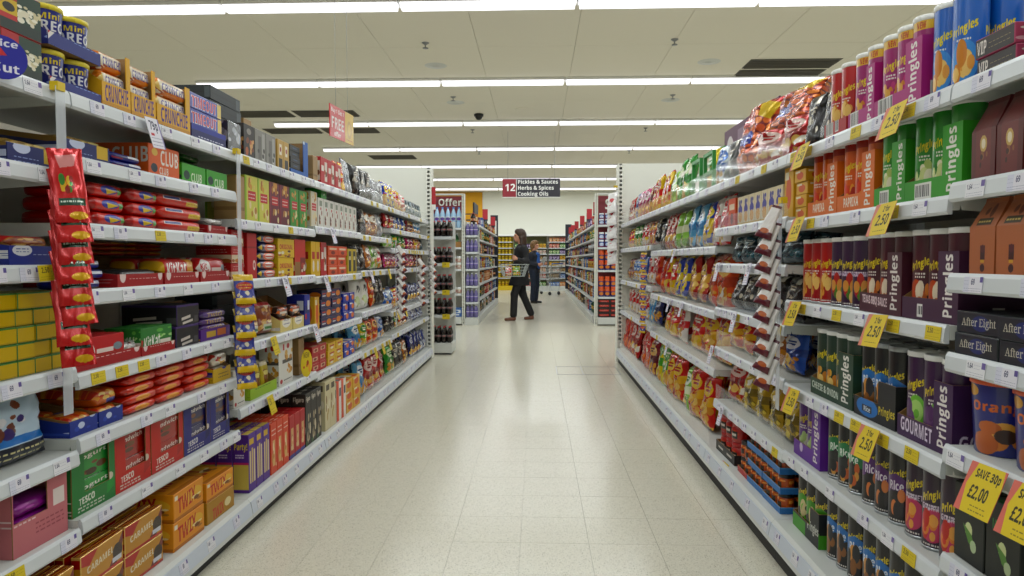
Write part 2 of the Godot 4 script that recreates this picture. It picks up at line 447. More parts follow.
	design("pink_box", [["b", "c77a80"], ["r", 0.72, 0.25, 0.93, 0.5, "e8dcd8"], ["l", 3, 0.4, 0.6, 0.92, 0.8, "9c4f5c"], ["l", 2, 0.04, 0.42, 0.4, 0.58, "e8d0d2"]])
	design("magenta_pack", [["b", "8e1f8c"], ["f", 8, 0, 0, 1, 1, 0.12, "a83aa6", "6d1468", "c25cc0"]])
	design("caramel", [["b", "c9932a"], ["g", [0, 0, 0.4, 0, 0.2, 0.4, 0, 0.3], "b8241c"], ["g", [0.6, 1, 0.8, 1, 1, 0.3, 1, 0.0], "7c2a1a"], ["t", "CARAMEL", 0.14, 0.36, 0.75, 0.56, "f0e4c8", -0.2], ["e", 0.85, 0.55, 0.12, 0.25, "33211a"], ["r", 0.72, 0.7, 0.95, 0.85, "d8dce8"], ["r", 0, 0.9, 1, 1, "b8321c"]])
	design("caramel_end", [["b", "b8281c"], ["r", 0.0, 0.35, 1, 0.55, "d8a23a"], ["r", 0.0, 0.75, 1, 0.85, "e0b860"], ["r", 0, 0, 1, 0.08, "e8c070"]])
	design("twix", [["b", "e69c22"], ["e", 0.62, 0.42, 0.32, 0.26, "e8b83c"], ["t", "TWIX", 0.14, 0.18, 0.72, 0.72, "bc1f22", -0.2], ["f", 5, 0.66, 0.5, 0.9, 0.75, 0.08, "f0dca8", "a8742a", "7a4a1c"], ["r", 0, 0.88, 1, 1, "b8700f"], ["r", 0.04, 0.1, 0.14, 0.25, "ece4d4"]])
	design("twix_tray", [["b", "b3861a"], ["t", "TWIX", 0.2, 0.4, 0.6, 0.9, "c43a22", -0.2], ["e", 0.75, 0.55, 0.12, 0.2, "e9d9a8"]])
	design("silver_crumple", [["b", "47484c"], ["f", 20, 0, 0, 1, 1, 0.14, "85878c", "2a2b2e", "a6a8ac", "1b1b1e"]])
	design("black_flat", [["b", "20272a"], ["r", 0, 0.45, 1, 0.55, "171c1f"], ["r", 0.85, 0.1, 1, 0.9, "4c5457"]])
	design("dark_photo", [["b", "2a2422"], ["f", 9, 0.2, 0.45, 0.95, 0.95, 0.12, "b8632c", "7c4020", "dba86a"], ["e", 0.5, 0.2, 0.22, 0.09, "8c8680"]])
	design("grey_box", [["b", "8b8983"], ["r", 0.3, 0.2, 0.6, 0.9, "6d6b66"], ["r", 0.66, 0.1, 0.9, 0.9, "a9a8a2"], ["f", 5, 0.3, 0.6, 0.9, 0.95, 0.08, "4a4844", "d0cec6"]])
	design("gold_box", [["b", "c6a45a"], ["r", 0.2, 0.62, 0.8, 0.95, "33302c"], ["r", 0.3, 0.15, 0.7, 0.5, "ece4d0"], ["e", 0.5, 0.32, 0.12, 0.08, "a8342c"]])
	design("blue_display", [["b", "2368b4"], ["r", 0.2, 0.02, 0.8, 0.1, "d8e4f0"]])
	design("black_pack", [["b", "17181c"], ["r", 0.15, 0.3, 0.85, 0.7, "23252b"], ["r", 0.3, 0.42, 0.7, 0.56, "3d5a7c"]])
	design("red_white", [["b", "c01c28"], ["r", 0.55, 0.15, 0.92, 0.85, "e6ddd2"], ["f", 4, 0.6, 0.35, 0.9, 0.8, 0.08, "6d3a1c", "a8602a"], ["r", 0.1, 0.3, 0.45, 0.5, "ece6de"]])
	design("tan_box", [["b", "a8895c"], ["r", 0, 0.7, 1, 0.78, "8a6d44"]])
	for k in [["yellow_biscuit", "d5d060", "9cbf3c"], ["maroon_biscuit", "6a1c34", "8a2440"], ["green_biscuit", "3f9430", "2c7a24"], ["cream_biscuit", "dcd6c4", "b8a878"]]:
		design(k[0], [["b", k[1]], ["r", 0, 0, 0.12, 1, k[2]], ["r", 0.22, 0.34, 0.84, 0.54, "c8232c"], ["l", 2, 0.28, 0.37, 0.8, 0.52, "f3ece4"], ["f", 7, 0.25, 0.06, 0.85, 0.28, 0.08, "d8a040", "e8c878", "b87828"], ["f", 6, 0.25, 0.62, 0.85, 0.9, 0.09, "e8d8a8", "b8863c"]])
	design("white_dot", [["b", "e4e2da"], ["f", 6, 0.2, 0.45, 0.8, 0.9, 0.1, "8c3a24", "b8682c", "5c2a18"], ["r", 0.25, 0.1, 0.75, 0.28, "8d9486"], ["e", 0.5, 0.36, 0.1, 0.05, "c0232c"]])
	design("red_dot", [["b", "b81c22"], ["e", 0.7, 0.7, 0.14, 0.11, "ece4dc"], ["e", 0.7, 0.7, 0.08, 0.06, "b81c22"], ["r", 0, 0.3, 1, 0.34, "8c1418"]])
	design("cookie_red", [["b", "b8201f"], ["r", 0.0, 0.5, 1, 1, "e0d0b4"], ["f", 6, 0.1, 0.55, 0.9, 0.95, 0.13, "c8843a", "a0602a"], ["l", 2, 0.15, 0.12, 0.85, 0.42, "f0e8e0"]])
	design("blue_orange_roll", [["b", "1f2a5c"], ["e", 0.6, 0.5, 0.34, 0.45, "e0601c"], ["e", 0.6, 0.5, 0.22, 0.28, "d8d4d0"], ["r", 0.4, 0.42, 0.8, 0.58, "c02c20"], ["r", 0, 0.2, 0.14, 0.8, "e6c43a"]])
	design("yellow_original", [["b", "e0bc22"], ["t", "ORIGINAL", 0.1, 0.3, 0.9, 0.55, "b8302a"], ["f", 8, 0.05, 0.64, 0.95, 0.98, 0.09, "ece4d0", "a8682a", "5c2c18"]])
	design("red_brown", [["b", "c8351f"], ["r", 0, 0.62, 0.5, 1, "94703c"], ["r", 0.5, 0.5, 1, 0.9, "7c1c14"], ["f", 4, 0.55, 0.6, 0.95, 0.9, 0.1, "e0d4c4", "b84a30"]])
	design("orange_box", [["b", "dc5c1c"], ["r", 0.15, 0.2, 0.85, 0.4, "f0d8c0"], ["e", 0.5, 0.7, 0.2, 0.2, "7c2c14"]])
	design("black_yellow", [["b", "cdb432"], ["r", 0.2, 0.1, 0.8, 0.9, "25221c"], ["r", 0.3, 0.3, 0.7, 0.45, "ddd4a8"]])
	design("clear_biscuit", [["b", "8c4a2a"], ["f", 24, 0, 0.15, 1, 0.9, 0.1, "d8a860", "b87c3a", "e8c88c"], ["r", 0, 0, 1, 0.14, "c2262a"], ["r", 0.2, 0.72, 0.8, 0.92, "d6d8c8"], ["r", 0.25, 0.8, 0.75, 0.88, "3c7a34"]])
	design("cream_tray", [["b", "e2cf8a"], ["e", 0.5, 0.72, 0.34, 0.16, "f2ece0"], ["l", 2, 0.28, 0.62, 0.74, 0.82, "3a3a7c"]])
	design("orange_roll", [["b", "3a2018"], ["f", 8, 0.05, 0.1, 0.95, 0.9, 0.16, "d8742a", "a84c1c", "e8b070"], ["r", 0.2, 0.4, 0.8, 0.6, "ece4da"]])
	design("navy_orange", [["b", "20204e"], ["e", 0.7, 0.5, 0.22, 0.34, "e08a24"], ["r", 0.1, 0.3, 0.4, 0.45, "c23a3a"], ["r", 0.1, 0.55, 0.4, 0.7, "d6d4dc"]])
	design("blue_orange_box", [["b", "2a44a8"], ["e", 0.65, 0.55, 0.25, 0.32, "e8862a"], ["r", 0.1, 0.15, 0.6, 0.32, "ece8e4"]])
	design("white_bag", [["b", "e4e2da"], ["r", 0, 0, 1, 0.08, "a8b04a"], ["t", "N", 0.36, 0.24, 0.66, 0.46, "1c1c20"], ["e", 0.4, 0.7, 0.22, 0.14, "c8d4a0"], ["f", 5, 0.2, 0.6, 0.8, 0.9, 0.07, "8ca050", "c8b078"]])
	design("seed_stick", [["b", "c8b43a"], ["r", 0, 0.0, 1, 0.16, "ded4b4"], ["r", 0.25, 0.3, 0.75, 0.8, "8a5a24"], ["e", 0.5, 0.4, 0.3, 0.08, "e8dc8a"], ["r", 0, 0.86, 1, 1, "8fae2c"]])
	design("green_tray", [["b", "9cbc2c"], ["l", 1, 0.2, 0.6, 0.8, 0.8, "50681c"]])
	design("white_cracker", [["b", "e0ded6"], ["r", 0.25, 0.42, 0.95, 0.5, "4a4844"], ["r", 0.3, 0.06, 0.4, 0.2, "c0262c"], ["e", 0.66, 0.12, 0.1, 0.06, "b8242c"], ["f", 6, 0.5, 0.25, 0.95, 0.42, 0.08, "d8b060", "b88434"], ["f", 6, 0.5, 0.58, 0.95, 0.76, 0.08, "d8a850", "c08c3c"], ["e", 0.16, 0.9, 0.09, 0.05, "b8242c"], ["l", 1, 0.35, 0.86, 0.9, 0.94, "2c2c2c"]])
	design("red_square", [["b", "b9282c"], ["r", 0.2, 0.25, 0.8, 0.7, "e0bfa0"], ["e", 0.5, 0.48, 0.2, 0.16, "8c3420"]])
	design("yellow_square", [["b", "e0b824"], ["r", 0.2, 0.3, 0.8, 0.5, "b8302c"], ["e", 0.5, 0.7, 0.2, 0.16, "ece4d8"]])
	design("party_front", [["b", "59308e"], ["f", 0, 0, 0, 1, 1, 0.1, "ffffff"], ["r", 0.12, 0.3, 0.3, 0.85, "e2cf9a"], ["r", 0.4, 0.26, 0.58, 0.85, "d8bd7c"], ["r", 0.68, 0.3, 0.86, 0.85, "e6d6a8"], ["r", 0.1, 0.1, 0.7, 0.2, "d8b42c"]])
	design("party_side", [["b", "59308e"], ["t", "Party!", 0.08, 0.16, 0.92, 0.3, "e6cf3a"], ["l", 2, 0.15, 0.34, 0.7, 0.42, "e4dced"], ["r", 0, 0.48, 1, 0.52, "c22f74"], ["r", 0, 0.52, 1, 0.94, "d8c060"]])
	design("orange_sticks", [["b", "d9531c"], ["r", 0.3, 0.35, 0.7, 0.85, "e0b878"], ["f", 6, 0.2, 0.4, 0.85, 0.85, 0.08, "f0dcb0", "c88a3c"], ["l", 2, 0.15, 0.1, 0.85, 0.28, "f2e6da"]])
	design("red_sticks", [["b", "b41c22"], ["r", 0.3, 0.3, 0.75, 0.8, "d8b078"], ["f", 5, 0.2, 0.4, 0.8, 0.75, 0.08, "e8d0a0", "8c4a24"], ["r", 0, 0.9, 1, 1, "263a8c"]])
	design("black_cracker", [["b", "25211c"], ["t", "Figaro", 0.15, 0.06, 0.85, 0.18, "d8d0c0"], ["f", 10, 0.3, 0.4, 0.9, 0.9, 0.1, "b8a888", "d8ccb0", "6a6048"], ["r", 0, 0.9, 0.4, 1, "3c5c34"]])
	design("cream_cracker", [["b", "d8cda8"], ["f", 8, 0.2, 0.3, 0.8, 0.9, 0.1, "ece4cc", "b89c60", "8a6a34"], ["r", 0.2, 0.08, 0.8, 0.2, "4a4030"]])
	design("orange_white", [["b", "dd5a22"], ["r", 0.45, 0, 1, 1, "ece8e0"], ["r", 0.55, 0.2, 0.9, 0.4, "23303c"]])
	design("peperoni_bag", [["b", "c0161b"], ["g", [0.2, 0.12, 0.8, 0.1, 0.7, 0.26, 0.3, 0.28], "dd9a9a"], ["f", 9, 0.25, 0.4, 0.75, 0.62, 0.07, "3c7a2c", "d8b02c", "8c2014"], ["r", 0.15, 0.68, 0.9, 0.78, "15412f"], ["l", 1, 0.2, 0.69, 0.85, 0.77, "e8ece0"], ["e", 0.66, 0.9, 0.26, 0.05, "dcae22"]])
	design("nut_bag", [["b", "dcb91a"], ["r", 0, 0.24, 1, 0.8, "26368e"], ["e", 0.5, 0.42, 0.42, 0.14, "b5301f"], ["l", 2, 0.2, 0.34, 0.84, 0.52, "e8c83a"], ["f", 6, 0.1, 0.6, 0.9, 0.78, 0.08, "c8b490", "e6dcc0"]])
	design("maroon_white_bag", [["b", "e2dedb"], ["r", 0, 0, 1, 0.1, "571a2c"], ["r", 0, 0.8, 1, 1, "5c1a2c"], ["e", 0.5, 0.78, 0.3, 0.07, "b8642c"]])
	design("blue_brown_tray", [["b", "23338a"], ["e", 0.28, 0.45, 0.2, 0.2, "e0e0e6"], ["l", 2, 0.16, 0.36, 0.42, 0.56, "23338a"], ["l", 1, 0.5, 0.5, 0.9, 0.7, "b8c4e4"]])
	design("light_blue_box", [["b", "a9bccc"], ["r", 0, 0, 1, 0.3, "c3d2de"]])
	design("yellow_tub", [["b", "cfae14"], ["r", 0, 0, 1, 0.08, "3c7a40"], ["r", 0.0, 0.9, 1, 1, "b8980c"]])
	design("choc_white_bag", [["b", "c8dcec"], ["r", 0, 0.78, 1, 1, "1c2230"], ["r", 0, 0.66, 1, 0.76, "2f7fc8"], ["f", 9, 0.1, 0.25, 0.9, 0.62, 0.09, "6d3a24", "8c4c2c", "3a2a6c", "e8e8ee"], ["l", 2, 0.1, 0.82, 0.9, 0.96, "e0d8a0"], ["r", 0, 0, 1, 0.14, "2f7fc8"]])
	# --- crisps in tubes and their trays
	var chips := ["e2a24c", "d08a34", "f0c878"]
	tube_design("tube_red", "b7141c", "a51219", [], chips)
	tube_design("tube_magenta", "a01c72", "8e1a64", [["r", 0, 0, 1, 0.13, "e0b61e"], ["t", "NEW", 0.35, 0.03, 0.65, 0.11, "b02020"]], ["c83a86", "e8b45c", "d8903c"])
	tube_design("tube_blue", "1f6cc0", "1c5cab", [["e", 0.5, 0.72, 0.4, 0.24, "3f93d8"]], chips)
	tube_design("tube_orange", "dd6a1c", "cc5216", [["r", 0, 0, 1, 0.12, "a82a14"]], ["d8451c", "e8a03c", "b8301a"])
	tube_design("tube_green", "2f8a30", "27792a", [], ["d8e0a0", "b8c878", "f0ecd0"])
	tube_design("tube_gourmet", "35193c", "2f1636", [["r", 0, 0.5, 1, 0.53, "8a6c94"], ["t", "GOURMET", 0.12, 0.47, 0.88, 0.54, "d8c8dc"], ["e", 0.6, 0.74, 0.38, 0.14, "a02458"]], ["d89a4c", "b8322c", "e8c080", "4c7a2c"])
	tube_design("tube_bbq", "461627", "3c1220", [["e", 0.35, 0.75, 0.3, 0.2, "b8501c"]], ["e08a3c", "8c2418", "e8d8c0", "c86a28"])
	tube_design("tube_lime", "3d2046", "54385e", [["e", 0.62, 0.68, 0.3, 0.2, "7cc04a"], ["e", 0.62, 0.68, 0.22, 0.14, "b8dc84"]], ["6d4a78", "7cb848", "5c3c68"])
	tube_design("tube_dkgreen", "223a30", "1d322a", [["g", [0, 0.5, 0.5, 0.42, 1, 0.5, 1, 0.56, 0, 0.56], "2f4c3e"]], ["e0b04c", "d08a2c", "f0d488"])
	tube_design("tube_rice_blue", "15161b", "101116", [["g", [0, 0.42, 0.5, 0.34, 1, 0.46, 1, 0.62, 0.5, 0.56, 0, 0.64], "2a7ac0"], ["t", "Rice", 0.25, 0.44, 0.75, 0.56, "eaf0f6"]], ["1b1c22", "d89a4c", "22242c", "8a5a2c"])
	tube_design("tube_rice_green", "15181a", "101315", [["g", [0, 0.40, 0.5, 0.34, 1, 0.44, 1, 0.64, 0.5, 0.56, 0, 0.62], "1f7a4a"], ["t", "Rice", 0.25, 0.44, 0.75, 0.56, "eaf0ea"]], ["1b1c22", "d8a04c", "c86a34", "22282a"])
	tube_design("tube_rice_purple", "161319", "110f14", [["g", [0, 0.42, 0.5, 0.34, 1, 0.46, 1, 0.62, 0.5, 0.56, 0, 0.64], "5a2272"], ["t", "Rice", 0.25, 0.44, 0.75, 0.56, "ece4f0"]], ["1d1a20", "d8864c", "26202a"])
	tube_design("tube_lime_black", "16191a", "121515", [["g", [0, 0.45, 0.5, 0.38, 1, 0.5, 1, 0.66, 0.5, 0.60, 0, 0.68], "4f9a2c"]], ["7cc04a", "e0d0a0", "24301c"])
	tube_design("tube_tomato", "2c1630", "26122a", [["e", 0.5, 0.72, 0.44, 0.2, "c0386a"], ["t", "GOURMET", 0.12, 0.47, 0.88, 0.54, "d8c8dc"]], ["c0281c", "e08a34", "d83a24", "e8a850"])
	tube_design("tube_purple", "5a2a82", "4c2270", [], ["cfe0b0", "ece6da", "a8c080"])
	var face := ["v", "Pringles", 0.74, 0.06, 0.95, 0.9, "f0ece6"]
	design("tray_red", [["b", "b01820"], ["c", 0.08, 0.35, 0.42, 0.85], ["c", 0.5, 0.35, 0.66, 0.8]], Vector2i(2, 1))
	design("tray_magenta", [["b", "b02880"], ["c", 0.1, 0.66, 0.42, 0.94], face], Vector2i(2, 1))
	design("tray_orange", [["b", "e07a1e"], ["t", "PAPRIKA", 0.2, 0.72, 0.6, 0.88, "f0e8dc"], face], Vector2i(2, 1))
	design("tray_green", [["b", "3f9c2c"], ["c", 0.2, 0.72, 0.5, 0.96], face], Vector2i(2, 1))
	design("tray_bbq", [["b", "4a182c"], ["t", "TEXAS BBQ SAUCE", 0.08, 0.72, 0.68, 0.88, "ecd8dc", 0.06], face], Vector2i(2, 1))
	design("tray_plum", [["b", "43203e"], ["c", 0.3, 0.76, 0.4, 0.95], face], Vector2i(2, 1))
	design("tray_dkgreen", [["b", "24402f"], ["t", "CHEESE & ONION", 0.05, 0.75, 0.68, 0.88, "d8e0d4", 0.06], face], Vector2i(2, 1))
	design("tray_rice", [["b", "17181d"], ["e", 0.34, 0.72, 0.26, 0.22, "2a7ac0"], ["r", 0.22, 0.68, 0.46, 0.84, "22242c"], ["t", "Rice", 0.26, 0.7, 0.42, 0.82, "dfe6ee"], ["t", "Pringles", 0.62, 0.55, 0.98, 0.82, "d8c42a", -0.1]], Vector2i(2, 1))
	design("tray_gourmet", [["b", "3f1f4c"], ["t", "GOURMET", 0.08, 0.7, 0.66, 0.9, "e6dcea", 0.05], face], Vector2i(2, 1))
	design("tray_purple", [["b", "6a2f9a"], ["e", 0.3, 0.8, 0.06, 0.08, "d8c8e4"], face], Vector2i(2, 1))
	design("tray_lime_black", [["b", "181b1b"], ["r", 0, 0.6, 0.5, 1, "4f9a2c"], ["t", "Pringles", 0.58, 0.4, 0.98, 0.75, "d8d8d0", -0.1]], Vector2i(2, 1))
	# --- chocolates on the first bay of that side
	design("choc_vip", [["b", "2c2524"], ["t", "VIP", 0.05, 0.15, 0.3, 0.85, "e8e0d8"], ["l", 2, 0.36, 0.3, 0.9, 0.8, "a8986a"]])
	design("choc_lid", [["b", "b04a6c"], ["f", 8, 0.1, 0.1, 0.9, 0.9, 0.14, "e6d8d4", "d8a8b4", "ece4dc"]])
	design("berry_box", [["b", "d8ceb4"], ["f", 6, 0.2, 0.35, 0.9, 0.85, 0.11, "7c1c34", "a8304c", "c8b48c"], ["r", 0, 0, 1, 0.22, "8a2048"], ["r", 0, 0.88, 1, 1, "33241c"]])
	design("maroon_pouch", [["b", "5c2024"], ["r", 0.2, 0.1, 0.8, 0.94, "6d2a2a"], ["e", 0.5, 0.55, 0.14, 0.1, "c8a860"], ["e", 0.5, 0.55, 0.08, 0.06, "e8dcc0"], ["f", 4, 0.3, 0.66, 0.7, 0.8, 0.06, "8c5a34", "3c1814"]])
	design("gold_pouch", [["b", "b8924a"], ["e", 0.5, 0.55, 0.2, 0.12, "e6d8ac"], ["e", 0.5, 0.5, 0.1, 0.07, "6d4a20"]])
	design("copper_pouch", [["b", "b5714c"], ["r", 0.22, 0.28, 0.78, 0.36, "3c3424"], ["l", 1, 0.26, 0.29, 0.75, 0.35, "d8c070"], ["f", 3, 0.3, 0.1, 0.7, 0.22, 0.07, "6d3a28"], ["r", 0.44, 0.62, 0.62, 0.8, "402028"], ["e", 0.53, 0.66, 0.08, 0.05, "5a2a34"], ["r", 0.46, 0.8, 0.6, 0.84, "d8a83c"], ["e", 0.53, 0.9, 0.09, 0.05, "402028"]])
	design("after_eight", [["b", "20222c"], ["s", "After Eight", 0.12, 0.25, 0.88, 0.75, "d8d2c0", -0.06], ["e", 0.55, 0.5, 0.2, 0.36, "23306c"], ["s", "After Eight", 0.12, 0.25, 0.88, 0.75, "d8d2c0", -0.06], ["r", 0, 0, 1, 0.05, "3a3c46"]], Vector2i(2, 1))
	design("choc_orange_tub", [["b", "1f2a7c"], ["t", "Orange", 0.2, 0.24, 0.86, 0.42, "e0701c", -0.05], ["f", 6, 0.3, 0.52, 0.85, 0.9, 0.14, "e08a24", "c86a18", "ecb04c"], ["e", 0.6, 0.7, 0.12, 0.1, "3c2418"], ["e", 0.2, 0.12, 0.1, 0.08, "d8a02c"]])
	design("mint_box", [["b", "161b17"], ["t", "Mint", 0.2, 0.22, 0.55, 0.36, "2f8a3c"], ["e", 0.75, 0.16, 0.08, 0.07, "8a9a8c"], ["e", 0.5, 0.56, 0.12, 0.1, "d8e0a8"], ["g", [0.3, 0.5, 0.6, 0.6, 0.75, 0.8, 0.5, 0.72], "5c8a3c"], ["e", 0.66, 0.74, 0.1, 0.08, "b8c8a0"]])
	design("jar_dip", [["b", "b8561c"], ["f", 12, 0, 0.1, 1, 0.9, 0.12, "d8742a", "8c2c14", "e8a050"], ["r", 0.3, 0.3, 0.7, 0.7, "201c1a"]])
	design("jar_red", [["b", "b0241a"], ["f", 10, 0, 0.1, 1, 0.9, 0.12, "d0402a", "7c140f", "c8602c"], ["r", 0.25, 0.3, 0.75, 0.75, "1f1a1a"], ["r", 0.3, 0.45, 0.7, 0.6, "d8d0c4"]])
	design("black_jar_tray", [["b", "1c1a1a"], ["r", 0.15, 0.4, 0.4, 0.6, "d8d4cc"], ["r", 0.6, 0.4, 0.85, 0.6, "d8d4cc"]])
	design("blue_jar_tray", [["b", "3a7ab8"], ["r", 0, 0, 1, 0.2, "5c9ad0"]])
	design("red_jar_tray", [["b", "b8322c"], ["r", 0, 0, 1, 0.2, "d0605c"]])
	design("hex_box", [["b", "e4d6b4"], ["f", 3, 0.3, 0.15, 0.7, 0.3, 0.1, "3a3a94"], ["e", 0.5, 0.45, 0.36, 0.16, "4a449c"], ["e", 0.5, 0.7, 0.34, 0.18, "e0a82c"], ["r", 0, 0.9, 1, 1, "d8b43c"]])
	design("yellow_small", [["b", "e0b02c"], ["e", 0.5, 0.5, 0.3, 0.32, "d8641c"], ["r", 0.1, 0.1, 0.5, 0.25, "ece4c8"]])
	design("purple_board", [["b", "5a1c48"], ["r", 0.3, 0.1, 0.95, 0.25, "8c6c84"], ["r", 0.3, 0.4, 0.95, 0.9, "ece6e4"], ["e", 0.14, 0.4, 0.09, 0.28, "e8dfe0"]])
	# --- bags of crisps and nuts
	bag_design("bag_red_orange", "d0521c", "b8201c", "c01c22", "f0e6d8", "", ["e88a2c", "d86a1c", "b8341a"])
	var hex := [["b", "7c1c14"]]
	for j in 9:
		for i in 7:
			hex.append(["e", (i + 0.5 * (j % 2)) / 6.0, 0.1 + j * 0.1, 0.075, 0.045, ["e0741c", "d85c18", "e88a24"][(i + j * 2) % 3]])
	design("bag_hex", hex + [["r", 0, 0, 1, 0.08, "c01c22"], ["r", 0, 0.93, 1, 1, "c01c22"], ["e", 0.3, 0.24, 0.26, 0.1, "c01c22"], ["l", 2, 0.14, 0.18, 0.46, 0.3, "f0e6d8"], ["g", [0.62, 0.02, 0.98, 0.1, 0.9, 0.3, 0.66, 0.24], "e6c62c"], ["g", [0.1, 0.5, 0.55, 0.42, 0.62, 0.6, 0.15, 0.68], "2c3f9c"], ["l", 2, 0.16, 0.48, 0.56, 0.62, "e8e4f0"]])
	bag_design("bag_red", "b81a1e", "8c1418", "e8d0c8", "a81418")
	bag_design("bag_orange", "d8591c", "b84212", "eec26a", "7c1c14")
	bag_design("bag_yellow", "e2c01e", "d0281f", "c0241e", "f4eee0")
	bag_design("bag_yellow_green", "dcca22", "4a9a2c", "3c8a28", "f4f0e0")
	bag_design("bag_blue_yellow", "2b48b0", "e0c828", "e6d22c", "b8241e", "", ["e0c060", "c89030"])
	bag_design("bag_teal", "18323c", "0f2028", "2c5a68", "c8d8dc", "", ["1f4450", "2c5a64"])
	bag_design("bag_black", "18171a", "2a282c", "3c3a3e", "c8c0b0", "", ["2c2420", "4a3828", "141214"])
	bag_design("bag_silver", "a8aaae", "7c7e84", "e0e2e6", "3a3c44", "", ["c8cace", "8a8c92"])
	bag_design("bag_gold", "a88c20", "6d5c12", "c8ac34", "3a3010", "", ["d8c24c", "7c6a18", "54480c"])
	bag_design("bag_green", "3c9a3c", "2c7a2c", "dce8c0", "2c6a24")
	bag_design("bag_light_blue", "6ab0d8", "3c84b8", "eaf2f6", "1c4c8c")
	bag_design("bag_white_red", "e2dcd6", "c4232c", "c4232c", "f4f0ea")
	design("bag_white_plain", [["b", "e8e6e4"], ["e", 0.5, 0.4, 0.25, 0.1, "c4404a"], ["r", 0.2, 0.6, 0.5, 0.64, "d0888c"], ["f", 6, 0.1, 0.1, 0.9, 0.95, 0.08, "dcdad8", "f0eeec"]])
	bag_design("bag_pink", "c8387c", "a0245c", "f0d8e4", "8c1c50")
	bag_design("bag_maroon", "7c1c2c", "5a1420", "d8b06a", "5a1420")
	bag_design("bag_blue", "2456a8", "1c3f84", "dce4f0", "1c3f84")
	bag_design("bag_red_gold", "a82418", "d8a83c", "e8c86a", "7c140f")
	bag_design("bag_white_blue", "dde4ea", "2c6cb8", "2c6cb8", "f0f4f8")
	bag_design("bag_purple", "5a2c82", "44206a", "d8c4e4", "3c1a5c")
	bag_design("bag_clear_orange", "b8742c", "8c5420", "ece4d4", "5c3414")
	bag_design("bag_navy", "2a3470", "1c2450", "c8cce0", "1c2450")
	bag_design("bag_navy_silver", "33407c", "a8acb8", "c4c8d4", "222c60", "", ["4c5890", "c8ccd8"])
	bag_design("bag_red_yellow", "c8281c", "e0b024", "e6c030", "a81c14")
	bag_design("bag_light_green", "8cbc4c", "e4e8c8", "f0f2e0", "3c7a24")
	# --- tickets and signs
	design("ticket", [["b", "e8e6ee"], ["r", 0, 0, 0.3, 1, "dcdcea"], ["t", "69", 0.40, 0.14, 0.58, 0.5, "4c4c6c"], ["l", 2, 0.04, 0.15, 0.28, 0.6, "a8a8bc"], ["l", 2, 0.06, 0.66, 0.94, 0.95, "8c8ca4"], ["r", 0.84, 0.0, 1, 0.35, "6a5c9c"]])
	design("ticket_b", [["b", "ecebef"], ["t", "1.64", 0.08, 0.16, 0.36, 0.48, "4c4c64"], ["l", 2, 0.42, 0.15, 0.76, 0.55, "a8a8bc"], ["l", 2, 0.08, 0.66, 0.9, 0.95, "9494a8"], ["r", 0.8, 0, 1, 0.4, "7a6aa4"]])
	design("ticket_yellow", [["b", "dcc52c"], ["t", "2.50", 0.15, 0.15, 0.5, 0.5, "5c5424"], ["l", 2, 0.56, 0.15, 0.9, 0.55, "8c7c1c"], ["l", 2, 0.1, 0.66, 0.9, 0.95, "8c7c1c"]])
	design("offer_card", [["b", "e0c62c"], ["g", [0, 0, 0.25, 0, 0.1, 0.5, 0.2, 1, 0, 1], "d88a78"], ["t", "2 for", 0.45, 0.1, 0.75, 0.28, "33300c"], ["t", "2.50", 0.3, 0.36, 0.86, 0.7, "33300c"], ["l", 1, 0.3, 0.8, 0.9, 0.92, "8c7c1c"]])
	design("save_card", [["b", "e2c922"], ["g", [0, 0, 0.22, 0, 0.08, 0.5, 0.2, 1, 0, 1], "dc7a6c"], ["g", [1, 0, 0.92, 0, 1, 0.4], "dc7a6c"], ["t", "SAVE 30p", 0.24, 0.12, 0.9, 0.34, "2c2a0c"], ["t", "£2.00", 0.24, 0.44, 0.74, 0.7, "2c2a0c"], ["l", 2, 0.4, 0.78, 0.84, 0.95, "8c7c1c"]])
	design("white_card", [["b", "e8e6ee"], ["t", "79p", 0.2, 0.12, 0.8, 0.5, "30304c"], ["r", 0.15, 0.52, 0.4, 0.6, "c8323c"], ["l", 3, 0.1, 0.62, 0.9, 0.95, "8c8ca4"], ["r", 0.9, 0, 1, 1, "8a7cb0"]])
	design("round_sign", [["b", "2a2a9c"], ["g", [0.0, 0.3, 0.45, 0.25, 0.6, 0.45, 0.0, 0.55], "c8323c"], ["t", "Price", 0.2, 0.1, 0.8, 0.26, "e8e6f0"], ["t", "Cut", 0.3, 0.62, 0.82, 0.82, "f0eef6", 0.06]])
	design("hang_sign", [["b", "d02430"], ["r", 0.62, 0, 1, 1, "e0bc24"], ["t", "Buy 1 Get 1", 0.06, 0.1, 0.56, 0.26, "f4eeea"], ["t", "FREE", 0.08, 0.36, 0.56, 0.7, "f4eeea"], ["t", "offer", 0.18, 0.78, 0.44, 0.92, "f4eeea"], ["e", 0.8, 0.55, 0.1, 0.28, "c89c14"], ["e", 0.8, 0.55, 0.06, 0.18, "e0bc24"], ["l", 1, 0.68, 0.84, 0.94, 0.92, "a8321c"]])
	design("oval_card", [["b", "dcc424"], ["t", "NEW", 0.25, 0.1, 0.75, 0.3, "6d5c14"], ["f", 5, 0.25, 0.45, 0.8, 0.8, 0.12, "c8702c", "e8a83c", "a84424"]])
	design("cola_label", [["b", "1d1413"], ["r", 0, 0.3, 1, 0.72, "8c8a8a"], ["t", "Coke", 0.2, 0.34, 0.8, 0.68, "a81c20"]])
	design("purple_label", [["b", "5c4d9a"], ["r", 0, 0.3, 1, 0.5, "e4e0ee"], ["r", 0.2, 0.55, 0.8, 0.9, "8a7cc0"]])
	design("water_label", [["b", "dce8f2"], ["e", 0.5, 0.5, 0.3, 0.3, "6a4c9c"], ["r", 0, 0.85, 1, 1, "7ab0dc"]])
	design("blue_jar", [["b", "23408c"], ["e", 0.5, 0.5, 0.3, 0.3, "c8d4ec"], ["r", 0, 0.75, 1, 0.86, "b83a3c"]])
